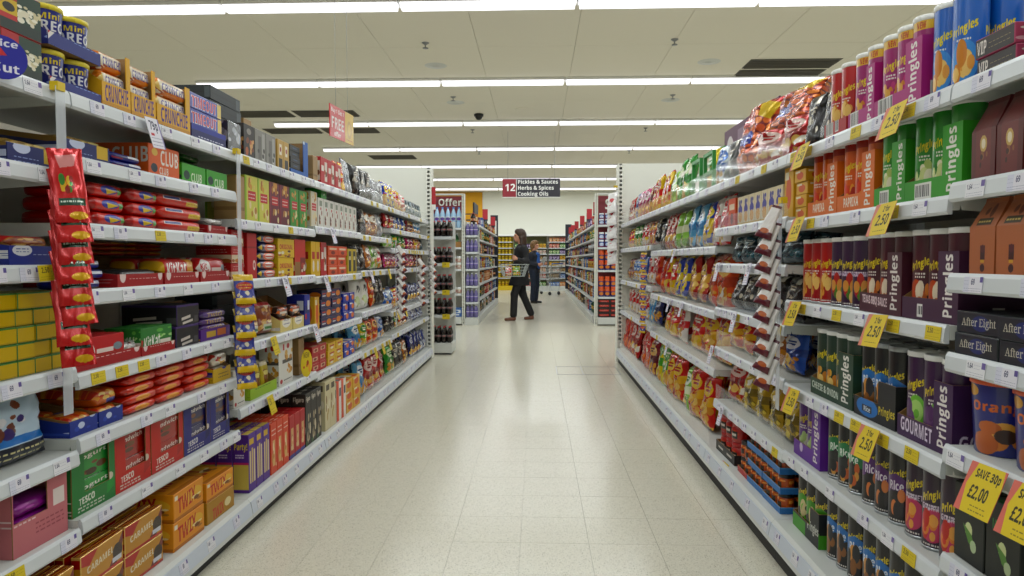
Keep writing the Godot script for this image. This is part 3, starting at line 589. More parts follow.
	design("orange_jar", [["b", "23387c"], ["r", 0, 0.0, 1, 0.3, "d8641c"], ["e", 0.5, 0.6, 0.3, 0.2, "e08a2c"]])
	design("red_black_box", [["b", "2a1210"], ["r", 0.1, 0.3, 0.9, 0.7, "b8301c"], ["l", 2, 0.2, 0.36, 0.8, 0.64, "e8dcd0"]])
	for k in [["small_a", "b83a2c", "e8d8c0"], ["small_b", "d8b43c", "8c2c1c"], ["small_c", "3c6aa8", "e4e8ee"], ["small_d", "4c8a44", "ece4c8"], ["small_e", "d4cfc2", "a83a34"], ["small_f", "6a4a2c", "d8c08c"], ["small_g", "c87a2c", "f0e0c0"], ["small_h", "8c8a84", "2c2c34"], ["small_i", "5a3a74", "e0d4ec"], ["small_j", "2a2a30", "c8a84c"]]:
		design(k[0], [["b", k[1]], ["r", 0.1, 0.25, 0.9, 0.6, k[2]], ["e", 0.5, 0.42, 0.25, 0.12, k[1]], ["r", 0.2, 0.72, 0.8, 0.84, k[2]]])
	var tex := ImageTexture.create_from_image(atlas)
	M["atlas"] = tex
	print_material("card", 0.5)
	print_material("glossy", 0.3, 0.0, 0.3)
	print_material("foil", 0.24, 0.35, 0.3)
	print_material("paper", 0.6)

# ------------------------------------------------------------------ goods: each maker returns {node, w, h, d}, kept for copying
func proto(key: String, w: float, h: float, d: float) -> Dictionary:
	var p := {"node": Node3D.new(), "w": w, "h": h, "d": d}
	protos[key] = p
	return p

func sub(r: Rect2, x0: float, y0: float, x1: float, y1: float) -> Rect2:
	return Rect2(r.position + r.size * Vector2(x0, y0), r.size * Vector2(x1 - x0, y1 - y0))

# folding carton: front face to +z, base at y = 0, centred
func carton(w: float, h: float, d: float, front: String, side := "", material := "card") -> Dictionary:
	var key := "carton %s %s %s %s %s %s" % [w, h, d, front, side, material]
	if protos.has(key): return protos[key]
	var p := proto(key, w, h, d)
	var f: Rect2 = cells[front]
	var s: Rect2 = cells[side] if side else sub(f, 0.0, 0.0, 0.96, 1.0)
	var t: Rect2 = cells[side] if side else sub(f, 0.0, 0.0, 1.0, 0.3)
	var st := surf()
	box(st, Vector3(-w / 2, 0, -d / 2), Vector3(w / 2, h, d / 2), minf(0.0018, h * 0.04), f, s, t)
	var mi := MeshInstance3D.new()
	mi.mesh = done(st)
	mi.material_override = M[material]
	mi.name = "carton"
	p.node.free()
	p.node = mi
	return p

# open display tray. low: height of the front; ear: share of the front (viewer's right) that rises higher
func tray(w: float, h: float, d: float, low: float, print: String, ear := 0.0) -> Dictionary:
	var key := "tray %s %s %s %s %s %s" % [w, h, d, low, print, ear]
	if protos.has(key): return protos[key]
	var p := proto(key, w, h, d)
	var f: Rect2 = cells[print]
	var cb: Rect2 = cells["cardboard"]
	var t := 0.003
	var fl := f.size.y * low / h
	var st := surf()
	var fr := Rect2(f.position + Vector2(0, f.size.y - fl), Vector2(f.size.x, fl))
	box(st, Vector3(-w / 2, 0, d / 2 - t), Vector3(w / 2, low, d / 2), 0.0, fr, sub(f, 0, 0.8, 0.05, 1.0), cb)
	p.node.add_child(_piece("front_panel", done(st), M.card), true)
	if ear > 0.0:
		st = surf()
		var x := w / 2 - w * ear
		var e := sub(f, 1.0 - ear, 0.0, 1.0, 1.0 - low / h)
		box(st, Vector3(x, low, d / 2 - t), Vector3(w / 2, h, d / 2), 0.0, e, sub(f, 0, 0.3, 0.05, 0.5), cb)
		p.node.add_child(_piece("front_corner", done(st), M.card), true)
	# side walls slope from the front to the back
	for s in [-1, 1]:
		st = surf()
		var x0: float = s * w / 2
		var x1: float = s * (w / 2 - t)
		var hf := h if ear > 0.0 and s > 0 else low
		var a := Vector3(x0, 0, d / 2 - t)
		var b := Vector3(x0, 0, -d / 2)
		var c := Vector3(x0, h, -d / 2)
		var e := Vector3(x0, hf, d / 2 - t)
		var o := Vector3(x1 - x0, 0, 0)
		var side_r := sub(f, 0.02, 0.0, 0.6 if ear > 0.0 else 0.3, 1.0)
		if s > 0:
			quad(st, a, b, c, e, side_r)
			quad(st, b + o, a + o, e + o, c + o, cb)
			quad(st, e, c, c + o, e + o, cb)
		else:
			quad(st, b, a, e, c, side_r)
			quad(st, a + o, b + o, c + o, e + o, cb)
			quad(st, c, e, e + o, c + o, cb)
		p.node.add_child(_piece("side_wall", done(st), M.card), true)
	st = surf()
	box(st, Vector3(-w / 2 + t, 0, -d / 2), Vector3(w / 2 - t, h, -d / 2 + t), 0.0, cb, cb, cb)
	p.node.add_child(_piece("back_wall", done(st), M.card), true)
	st = surf()
	box(st, Vector3(-w / 2 + t, 0, -d / 2 + t), Vector3(w / 2 - t, t, d / 2 - t), 0.0, cb, cb, cb)
	p.node.add_child(_piece("base", done(st), M.card), true)
	return p

func _piece(called: String, mesh: Mesh, m: Material) -> MeshInstance3D:
	var o := MeshInstance3D.new()
	o.mesh = mesh
	o.material_override = m
	o.name = called
	return o

# carton with a window cut in its front
func window_box(w: float, h: float, d: float, print: String, x0 := 0.28, y0 := 0.08, x1 := 0.86, y1 := 0.68) -> Dictionary:
	var key := "window %s %s %s %s %s" % [w, h, d, print, x0]
	if protos.has(key): return protos[key]
	var p := proto(key, w, h, d)
	var f: Rect2 = cells[print]
	var cb: Rect2 = cells["cardboard"]
	var t := 0.003
	var X := [-w / 2, -w / 2 + w * x0, -w / 2 + w * x1, w / 2]
	var Y := [0.0, h * (1 - y1), h * (1 - y0), h]
	var st := surf()
	for e in [[0, 3, 0, 1], [0, 3, 2, 3], [0, 1, 1, 2], [2, 3, 1, 2]]:
		var r := sub(f, X[e[0]] / w + 0.5, 1 - Y[e[3]] / h, X[e[1]] / w + 0.5, 1 - Y[e[2]] / h)
		box(st, Vector3(X[e[0]], Y[e[2]], d / 2 - t), Vector3(X[e[1]], Y[e[3]], d / 2), 0.0, r, cb, cb)
	p.node.add_child(_piece("front_panel", done(st), M.card), true)
	for s in [-1, 1]:
		st = surf()
		var lo := minf(s * w / 2, s * (w / 2 - t))
		box(st, Vector3(lo, 0, -d / 2), Vector3(lo + t, h, d / 2 - t), 0.0, cb, sub(f, 0.0, 0.0, 0.2, 1.0), cb)
		p.node.add_child(_piece("side_wall", done(st), M.card), true)
	st = surf()
	box(st, Vector3(-w / 2 + t, 0, -d / 2), Vector3(w / 2 - t, h, -d / 2 + t), 0.0, cb, cb, cb)
	box(st, Vector3(-w / 2 + t, 0, -d / 2 + t), Vector3(w / 2 - t, t, d / 2 - t), 0.0, cb, cb, cb)
	p.node.add_child(_piece("back_wall", done(st), M.card), true)
	return p

# crisp tube: paper body, metal foot rim, plastic lid
func tube(print: String, r := 0.036, h := 0.222, lid := "white_plastic") -> Dictionary:
	var key := "tube %s %s %s %s" % [print, r, h, lid]
	if protos.has(key): return protos[key]
	var p := proto(key, r * 2.06, h, r * 2.06)
	var st := surf(false)
	lathe(st, [Vector2(r, 0.006), Vector2(r, h - 0.014)], 24, cells[print], 3)
	p.node.add_child(_piece("body", done(st), M.glossy))
	st = surf(false)
	lathe(st, [Vector2(0, 0.002), Vector2(r * 0.9, 0.002), Vector2(r * 1.02, 0), Vector2(r * 1.03, 0.006), Vector2(r, 0.007)], 24)
	p.node.add_child(_piece("foot_rim", done(st), M.metal))
	st = surf(false)
	lathe(st, [Vector2(r, h - 0.014), Vector2(r * 1.04, h - 0.013), Vector2(r * 1.04, h - 0.002), Vector2(r * 1.0, h), Vector2(r * 0.93, h), Vector2(r * 0.92, h - 0.004), Vector2(0, h - 0.004)], 24)
	p.node.add_child(_piece("lid", done(st), M[lid]))
	return p

func tub(print: String, rb: float, rt: float, h: float, lid: String) -> Dictionary:
	var key := "tub %s %s %s %s" % [print, rb, rt, h]
	if protos.has(key): return protos[key]
	var p := proto(key, rt * 2.1, h, rt * 2.1)
	var st := surf(false)
	lathe(st, [Vector2(0, 0), Vector2(rb * 0.96, 0), Vector2(rb, 0.003), Vector2(rt, h - 0.012)], 24, cells[print], 2)
	p.node.add_child(_piece("body", done(st), M.glossy))
	st = surf(false)
	lathe(st, [Vector2(rt, h - 0.014), Vector2(rt * 1.05, h - 0.013), Vector2(rt * 1.05, h - 0.003), Vector2(rt * 1.02, h), Vector2(rt * 0.95, h), Vector2(rt * 0.94, h - 0.004), Vector2(0, h - 0.004)], 24)
	p.node.add_child(_piece("lid", done(st), M[lid]))
	return p

func jar(print: String, r: float, h: float, lid: String) -> Dictionary:
	var key := "jar %s %s %s" % [print, r, h]
	if protos.has(key): return protos[key]
	var p := proto(key, r * 2.04, h, r * 2.04)
	var st := surf(false)
	lathe(st, [Vector2(0, 0), Vector2(r * 0.9, 0), Vector2(r, 0.006), Vector2(r, h * 0.68), Vector2(r * 0.86, h * 0.76)], 16, cells[print], 2)
	p.node.add_child(_piece("body", done(st), M.glossy))
	st = surf(false)
	lathe(st, [Vector2(r * 0.86, h * 0.75), Vector2(r * 0.93, h * 0.76), Vector2(r * 0.93, h * 0.98), Vector2(r * 0.88, h), Vector2(0, h)], 16)
	p.node.add_child(_piece("lid", done(st), M[lid]))
	return p

func bottle(print: String, r: float, h: float, glass_m: String, cap: String) -> Dictionary:
	var key := "bottle %s %s %s" % [print, r, h]
	if protos.has(key): return protos[key]
	var p := proto(key, r * 2.04, h, r * 2.04)
	var st := surf(false)
	lathe(st, [Vector2(0, 0.004), Vector2(r * 0.7, 0), Vector2(r, 0.012), Vector2(r * 0.97, h * 0.3), Vector2(r, h * 0.55), Vector2(r * 0.96, h * 0.66), Vector2(r * 0.6, h * 0.82), Vector2(r * 0.36, h * 0.91), Vector2(r * 0.34, h * 0.94)], 14)
	p.node.add_child(_piece("body", done(st), M[glass_m]))
	st = surf(false)
	lathe(st, [Vector2(r * 1.01, h * 0.32), Vector2(r * 1.02, h * 0.55)], 14, cells[print], 2)
	p.node.add_child(_piece("wrap_label", done(st), M.glossy))
	st = surf(false)
	lathe(st, [Vector2(r * 0.36, h * 0.925), Vector2(r * 0.42, h * 0.93), Vector2(r * 0.42, h * 0.995), Vector2(r * 0.3, h), Vector2(0, h)], 12)
	p.node.add_child(_piece("cap", done(st), M[cap]))
	return p

# sealed pillow bag: crimped flat at both ends, puffed between
func bag(print: String, w: float, h: float, d: float, material := "foil", taper := 0.0) -> Dictionary:
	var nx := 12
	var ny := 16
	var key := "bag %s %s %s %s %s %s" % [print, w, h, d, material, taper]
	if protos.has(key): return protos[key]
	var p := proto(key, w, h, d)
	var f: Rect2 = cells[print]
	var seed_ := float(hash(key) % 1000)
	var st := surf(false)
	for side in [1, -1]:
		var g := []
		for j in ny + 1:
			var v := float(j) / ny
			var thin := 1.0 - taper * v
			var row := []
			for i in nx + 1:
				var u := float(i) / nx
				var x := u * 2 - 1
				var y := v * 2 - 1
				var open := clampf((1.0 - absf(y)) / 0.14, 0.0, 1.0)
				var puff := pow(maxf(0.0, 1.0 - pow(absf(x), 2.6)), 0.55) * sqrt(open) * pow(maxf(0.0, 1.0 - pow(absf(y), 5.0)), 0.5)
				var n := wrinkle.get_noise_3d(x * 60 + seed_, y * 75, side * 40.0)
				var n2 := wrinkle.get_noise_3d(x * 160 + seed_, y * 140, side * 90.0)
				var half := w / 2 * (1.0 - 0.07 * (1.0 - y * y) * open + 0.02 * wrinkle.get_noise_2d(y * 90 + seed_, side))
				var n3 := absf(wrinkle.get_noise_3d(x * 110 - seed_, y * 260, side * 20.0))
				var z: float = side * (0.0012 + d / 2 * puff * (0.86 + 0.34 * n + 0.22 * n2 - 0.30 * n3)) + 0.012 * wrinkle.get_noise_2d(seed_ + y * 40, x * 40) * w / 0.2
				if open < 0.35: z += 0.0022 * (1 if i % 2 else -1)
				row.append([Vector3(x * half * thin, v * h, z * thin), Vector2(f.position.x + f.size.x * (u if side > 0 else 1 - u), f.position.y + f.size.y * (1 - v))])
			g.append(row)
		for j in ny:
			for i in nx:
				var a = g[j][i]
				var b = g[j][i + 1]
				var c = g[j + 1][i + 1]
				var e = g[j + 1][i]
				var order := [a, c, b, a, e, c] if side > 0 else [a, b, c, a, c, e]
				for q in order:
					st.set_uv(q[1])
					st.add_vertex(q[0])
	var mi := _piece("bag", done(st), M[material])
	p.node.free()
	p.node = mi
	return p

# flow-wrapped multipack lying down, crimped at its two ends
func flow(print: String, w: float, h: float, d: float, material := "glossy") -> Dictionary:
	var key := "flow %s %s %s %s" % [print, w, h, d]
	if protos.has(key): return protos[key]
	var p := proto(key, w, h, d)
	var f: Rect2 = cells[print]
	var seed_ := float(hash(key) % 1000)
	var st := surf(false)
	var nx := 10
	var na := 14
	var g := []
	for i in nx + 1:
		var u := float(i) / nx
		var x := u * 2 - 1
		var open := clampf((1.0 - absf(x)) / 0.16, 0.0, 1.0)
		var ring := []
		for k in na:
			var a := TAU * k / na
			var cy := signf(sin(a)) * pow(absf(sin(a)), 0.55)
			var cz := signf(cos(a)) * pow(absf(cos(a)), 0.55)
			var puff := 1.0 + 0.06 * wrinkle.get_noise_3d(x * 90 + seed_, cy * 60, cz * 60)
			var hy := h / 2 * (sqrt(open) * 0.97 + 0.03) * puff
			var dz := d / 2 * (0.72 + 0.28 * sqrt(open)) * puff
			if open < 0.2: hy = h * 0.02
			var y := h / 2 + cy * hy
			var fv := (cy * 0.5 + 0.5) * 0.6 + 0.2 if cz > 0.0 else 0.05
			ring.append([Vector3(x * w / 2, clampf(y, 0.0, h), cz * dz), Vector2(f.position.x + f.size.x * u, f.end.y - f.size.y * clampf(cy * 0.5 + 0.5, 0.0, 1.0) * (1.0 if cz > -0.3 else 0.3))])
		g.append(ring)
	for i in nx:
		for k in na:
			var a = g[i][k]
			var b = g[i + 1][k]
			var c = g[i + 1][(k + 1) % na]
			var e = g[i][(k + 1) % na]
			for q in [a, c, b, a, e, c]:
				st.set_uv(q[1])
				st.add_vertex(q[0])
	var mi := _piece("pack", done(st), M[material])
	p.node.free()
	p.node = mi
	return p

# paper pouch that narrows to a folded ridge
func pouch(print: String, w: float, h: float, d: float) -> Dictionary:
	var key := "pouch %s %s %s" % [print, w, h]
	if protos.has(key): return protos[key]
	var p := proto(key, w, h, d)
	var f: Rect2 = cells[print]
	var st := surf()
	var y1 := h * 0.62
	var lv := [[0.0, w / 2, d / 2], [y1, w / 2 * 1.03, d / 2], [h * 0.94, w / 2 * 0.9, 0.006], [h, w / 2 * 0.9, 0.004]]
	for i in 3:
		var a = lv[i]
		var b = lv[i + 1]
		var r := sub(f, 0, 1 - b[0] / h, 1, 1 - a[0] / h)
		quad(st, Vector3(-a[1], a[0], a[2]), Vector3(a[1], a[0], a[2]), Vector3(b[1], b[0], b[2]), Vector3(-b[1], b[0], b[2]), r)
		quad(st, Vector3(a[1], a[0], -a[2]), Vector3(-a[1], a[0], -a[2]), Vector3(-b[1], b[0], -b[2]), Vector3(b[1], b[0], -b[2]), r)
		quad(st, Vector3(a[1], a[0], a[2]), Vector3(a[1], a[0], -a[2]), Vector3(b[1], b[0], -b[2]), Vector3(b[1], b[0], b[2]), sub(r, 0, 0, 0.15, 1))
		quad(st, Vector3(-a[1], a[0], -a[2]), Vector3(-a[1], a[0], a[2]), Vector3(-b[1], b[0], b[2]), Vector3(-b[1], b[0], -b[2]), sub(r, 0, 0, 0.15, 1))
	var t = lv[3]
	quad(st, Vector3(-t[1], h, t[2]), Vector3(t[1], h, t[2]), Vector3(t[1], h, -t[2]), Vector3(-t[1], h, -t[2]), sub(f, 0, 0, 0.1, 0.1))
	quad(st, Vector3(-w / 2, 0, -d / 2), Vector3(w / 2, 0, -d / 2), Vector3(w / 2, 0, d / 2), Vector3(-w / 2, 0, d / 2), sub(f, 0, 0, 0.1, 0.1))
	var mi := _piece("pouch", done(st), M.glossy)
	p.node.free()
	p.node = mi
	return p

# ------------------------------------------------------------------ putting goods on shelves
func face_turn(side: int) -> float:
	return PI / 2 if side < 0 else -PI / 2

func spot(side: int, u: float, y: float, dep: float) -> Vector3:
	return Vector3(side * ((LX if side < 0 else RX) + dep), y, -u)

# a run of n copies along the shelf from u; o: dep, stack, rows, gap, jit, lean, lift (height above the shelf), back (row step), stacks (list)
func run(p: Dictionary, called: String, label: String, category: String, side: int, y: float, u: float, n: int, o := {}) -> float:
	var gap: float = o.get("gap", 0.003)
	var stack: int = o.get("stack", 1)
	var rows: int = o.get("rows", 1)
	var dep: float = o.get("dep", 0.02)
	var jit: float = o.get("jit", 0.02)
	var lean: float = o.get("lean", 0.0)
	var lift: float = o.get("lift", 0.0)
	var total := n * stack * rows
	var group: String = o.get("g", label if total > 1 else "")
	for i in n:
		for r in rows:
			for k in stack:
				var c: Node3D = p.node.duplicate()
				c.name = numbered(called)
				add_child(c)
				var uu: float = u + (i + 0.5) * p.w + i * gap
				var dd: float = dep + (r + 0.5) * p.d + r * float(o.get("back", 0.003))
				c.position = spot(side, uu, y + 0.0008 + lift + k * (p.h + 0.0008), dd)
				if k > 0 or float(o.get("shift", 0.0)) > 0.0:
					c.position += Vector3(side * rng.randf_range(-0.004, 0.006), 0, rng.randf_range(-1, 1) * float(o.get("shift", 0.003)))
				c.rotation = Vector3(-lean * rng.randf_range(0.7, 1.2) if lean else 0.0, face_turn(side) + rng.randf_range(-jit, jit), 0)
				if o.has("roll"): c.rotation.z = rng.randf_range(-1, 1) * float(o.roll)
				if o.has("yaw"): c.rotation.y += float(o.yaw)
				tag(c, label, category, group)
	return u + n * (p.w + gap)

# ------------------------------------------------------------------ the room
func uvless(lo: Vector3, hi: Vector3) -> ArrayMesh:
	return box_mesh(lo, hi)

func speckle_texture(key: String, base: Color, dots: Array, n: int, size := 512) -> StandardMaterial3D:
	var img := Image.create(size, size, false, Image.FORMAT_RGB8)
	img.fill(base)
	var r := RandomNumberGenerator.new()
	r.seed = 7
	for i in n:
		var c: Color = dots[r.randi() % dots.size()]
		var w := r.randi_range(1, 3)
		img.fill_rect(Rect2i(r.randi() % size, r.randi() % size, w, r.randi_range(1, 3)), c)
	var m := mat(key, Color.WHITE, 0.19)
	m.albedo_texture = ImageTexture.create_from_image(img)
	m.uv1_triplanar = true
	m.uv1_world_triplanar = true
	m.uv1_scale = Vector3(1.6, 1.6, 1.6)
	return m

func setting() -> void:
	var fm := speckle_texture("floor_vinyl", Color("d5d0be"), [Color("dad6c8"), Color("c4c0ae"), Color("b6b19f"), Color("e0ddd0"), Color("a49f8c")], 15000)
	mat("floor_joint", Color("bcb8a8"), 0.4)
	mat("ceiling_panel", Color("e4dfd0"), 0.9)
	mat("ceiling_joint", Color("aaa699"), 0.9)
	# floor: a slab with the tiles of the aisle laid on it one by one
	var floor_ := structure("floor", uvless(Vector3(-9, -0.2, -26.4), Vector3(9, -0.0035, 6)), M.floor_joint)
	var T := 0.275
	var tile := box_mesh(Vector3(0.0005, -0.0035, 0.0005), Vector3(T - 0.0005, 0, T - 0.0005), 0.0002)
	var x0 := -1.44 + 0.0
	var cols := 9
	var rows := 33
	var tile_rng := RandomNumberGenerator.new()
	tile_rng.seed = 3
	for j in rows:
		for i in cols:
			var t := part("tile", tile, fm, floor_)
			t.position = Vector3(x0 + i * T, tile_rng.randf_range(-0.0002, 0.0), -1.6 - (j + 1) * T)
	var u1 := 1.6 + rows * T
	var st := surf()
	box(st, Vector3(-9, -0.0035, -1.6), Vector3(9, 0, 6))
	box(st, Vector3(-9, -0.0035, -26.4), Vector3(9, 0, -u1))
	box(st, Vector3(-9, -0.0035, -u1), Vector3(x0, 0, -1.6))
	box(st, Vector3(x0 + cols * T, -0.0035, -u1), Vector3(9, 0, -1.6))
	part("tile_field", done(st), fm, floor_).set_meta("kind", "stuff")
	# ceiling of wide panels
	var ceil_ := structure("ceiling", uvless(Vector3(-9, CEIL + 0.014, -26.4), Vector3(9, CEIL + 0.3, 6)), M.ceiling_joint)
	var W := 1.19
	var D := 1.475
	var pm := box_mesh(Vector3(0.002, 0, 0.002), Vector3(W - 0.002, 0.014, D - 0.002), 0.001)
	var cx := -6.68
	for j in 14:
		for i in 11:
			part("ceiling_panel", pm, M.ceiling_panel, ceil_).position = Vector3(cx + i * W, CEIL, -(5.5 + (j + 1) * D))
	st = surf()
	box(st, Vector3(-9, CEIL, -5.497), Vector3(9, CEIL + 0.014, 6))
	box(st, Vector3(-9, CEIL, -26.4), Vector3(cx - 0.003, CEIL + 0.014, -5.503))
	box(st, Vector3(cx + 11 * W + 0.003, CEIL, -26.4), Vector3(9, CEIL + 0.014, -5.503))
	part("panel_field", done(st), M.ceiling_panel, ceil_).set_meta("kind", "stuff")
	structure("wall_back", uvless(Vector3(-9, 0, -26.5), Vector3(9, CEIL, -26.2)), M.wall)
	structure("wall_left", uvless(Vector3(-9.2, 0, -26.2), Vector3(-9, CEIL, 6)), M.wall)
	structure("wall_right", uvless(Vector3(9, 0, -26.2), Vector3(9.2, CEIL, 6)), M.wall)
	structure("wall_front", uvless(Vector3(-9, 0, 6), Vector3(9, CEIL, 6.2)), M.wall)
	# metal edging of an access cover let into the floor
	var cov := thing("access_cover", "thin metal edging of an access cover set into the pale floor", "floor cover", Vector3(0.52, 0, -7.0))
	st = surf()
	for e in [[-0.32, -0.25, 0.32, -0.243], [-0.32, 0.243, 0.32, 0.25], [-0.32, -0.25, -0.313, 0.25], [0.313, -0.25, 0.32, 0.25]]:
		box(st, Vector3(e[0], 0.0, e[1]), Vector3(e[2], 0.0015, e[3]))
	part("frame", done(st), M.wire, cov)
	part("divider", box_mesh(Vector3(-0.06, 0, -0.243), Vector3(-0.053, 0.0014, 0.243)), M.wire, cov)

func light_rows() -> void:
	var glow := mat("tube_glow", Color("f4f4f8"), 0.4)
	glow.emission_enabled = true
	glow.emission = Color(0.97, 0.97, 1.0)
	glow.emission_energy_multiplier = 1.6
	var body := box_mesh(Vector3(-0.895, 0.051, -0.09), Vector3(0.895, 0.09, 0.09), 0.004)
	var st := surf(false)
	extrude(st, [Vector2(-0.085, 0.05), Vector2(-0.07, 0.01), Vector2(0.0, 0.0), Vector2(0.07, 0.01), Vector2(0.085, 0.05)], -0.875, 0.875)
	var diff := done(st)
	var us := [-1.9, 1.05, 4.0, 6.95, 9.95, 12.9, 15.85, 18.8, 21.75, 24.7]
	var nth := ["first", "second", "third", "fourth", "fifth", "sixth", "seventh", "eighth", "ninth", "tenth"]
	for r in us.size():
		for k in 6:
			var seen: bool = r >= 3
			var t := thing("ceiling_light", "white fluorescent batten, %s from biscuit side, %s light row from back wall" % [nth[k], nth[us.size() - 1 - r]], "light", Vector3(-4.1 + 1.8 * k, CEIL - 0.091, -us[r]), 0, "fluorescent battens in rows under the ceiling")
			part("housing", body, M.white_plastic, t)
			part("diffuser", diff, glow, t)
			var l := AreaLight3D.new()
			l.name = "tube_light"
			l.area_size = Vector2(1.75, 0.16)
			l.light_energy = LIGHT
			l.light_color = Color(0.96, 0.99, 1.0)
			l.shadow_enabled = true
			l.area_range = 30.0
			l.area_attenuation = 2.0
			t.add_child(l)
			l.position = Vector3(0, -0.004, 0)
			l.rotation.x = -PI / 2

func ceiling_things() -> void:
	var grilles := [
		[Vector3(2.79, 0, -9.1), 1.18, 0.42, "dark slatted air grille, single, let into the ceiling over the crisp tubes"], [Vector3(2.79, 0, -9.6), 1.18, 0.36, "dark slatted air grille paired behind the single one over the crisp tubes"],
		[Vector3(-4.32, 0, -11.9), 1.1, 0.5, "dark air grille in the block of four, nearer the red sign"], [Vector3(-5.5, 0, -11.9), 1.1, 0.5, "dark air grille in the block of four, outer front one"],
		[Vector3(-4.32, 0, -13.5), 1.1, 0.5, "dark air grille in the block of four, behind its light batten"], [Vector3(-5.5, 0, -13.5), 1.1, 0.5, "dark air grille in the block of four, outer rear one"],
		[Vector3(-4.25, 0, -17.0), 1.15, 0.62, "small dark air grille alone in the ceiling over the nut bags"]]
	for g in grilles:
		var t := thing("air_grille", g[3], "air vent", g[0] + Vector3(g[1] / 2, CEIL - 0.002, -g[2] / 2), 0, "dark ceiling air grilles")
		var w: float = g[1] / 2
		var d: float = g[2] / 2
		part("backing", box_mesh(Vector3(-w, -0.004, -d), Vector3(w, 0, d)), M.grille, t)
		for k in int(g[2] / 0.07):
			var z := -d + 0.035 + k * 0.07
			part("slat", box_mesh(Vector3(-w + 0.02, -0.02, z), Vector3(w - 0.02, -0.006, z + 0.012)), M.grille_slat, t)
	var st := surf(false)
	lathe(st, [Vector2(0.0, -0.02), Vector2(0.05, -0.018), Vector2(0.055, -0.012), Vector2(0.11, -0.012), Vector2(0.15, 0.0)], 24)
	var disc := done(st)
	for e in [[-1.37, 9.25], [2.27, 9.2], [-1.36, 11.4], [2.18, 11.35]]:
		var t := part("round_vent", disc, M.shelf_white)
		t.position = Vector3(e[0], CEIL, -e[1])
		tag(t, "small round white air valve in the ceiling panel", "air vent", "round ceiling valves")
	st = surf(false)
	lathe(st, [Vector2(0.0, -0.07), Vector2(0.035, -0.068), Vector2(0.035, -0.062), Vector2(0.008, -0.06), Vector2(0.008, -0.03), Vector2(0.02, -0.02), Vector2(0.045, -0.004), Vector2(0.045, 0.0)], 14)
	var spr := done(st)
	for e in [[-1.35, 8.28], [1.63, 8.26], [-1.35, 11.0], [2.15, 11.0], [-1.3, 13.75], [2.15, 13.7], [-5.6, 8.35], [-1.4, 16.5], [2.2, 16.5]]:
		var t := part("sprinkler_head", spr, M.wire)
		t.position = Vector3(e[0], CEIL, -e[1])
		tag(t, "little metal sprinkler head hanging from the ceiling panel", "sprinkler", "ceiling sprinkler heads")
	var cam := thing("dome_camera", "black dome security camera hanging from the ceiling between two light rows", "camera", Vector3(-1.05, CEIL, -12.3))
	st = surf(false)
	lathe(st, [Vector2(0.0, -0.11), Vector2(0.035, -0.1), Vector2(0.06, -0.07), Vector2(0.066, -0.042)], 20)
	part("dome", done(st), M.black, cam)
	st = surf(false)
	lathe(st, [Vector2(0.066, -0.043), Vector2(0.085, -0.04), Vector2(0.085, -0.008), Vector2(0.07, 0.0)], 20)
	part("collar", done(st), M.dark, cam)
	# round ceiling loudspeaker
	st = surf(false)
	lathe(st, [Vector2(0.0, -0.012), Vector2(0.16, -0.012), Vector2(0.19, -0.008), Vector2(0.2, 0.0)], 28)
	var sp := part("ceiling_speaker", done(st), M.ceiling_panel)
	sp.position = Vector3(-0.19, CEIL, -11.95)
	tag(sp, "flat round loudspeaker cover in the ceiling near the black dome", "speaker")

# ------------------------------------------------------------------ shelving
func card(print: String, w: float, h: float) -> ArrayMesh:
	var key := "card %s %s %s" % [print, w, h]
	if not protos.has(key):
		var st := surf()
		var r: Rect2 = cells[print]
		box(st, Vector3(-w / 2, -h / 2, -0.0006), Vector3(w / 2, h / 2, 0.0006), 0.0, r, sub(r, 0, 0, 0.02, 0.02), sub(r, 0, 0, 0.02, 0.02))
		protos[key] = done(st)
	return protos[key]

var shelves := {}   # "L2 1.42" -> the shelf part, for cards hung on it later

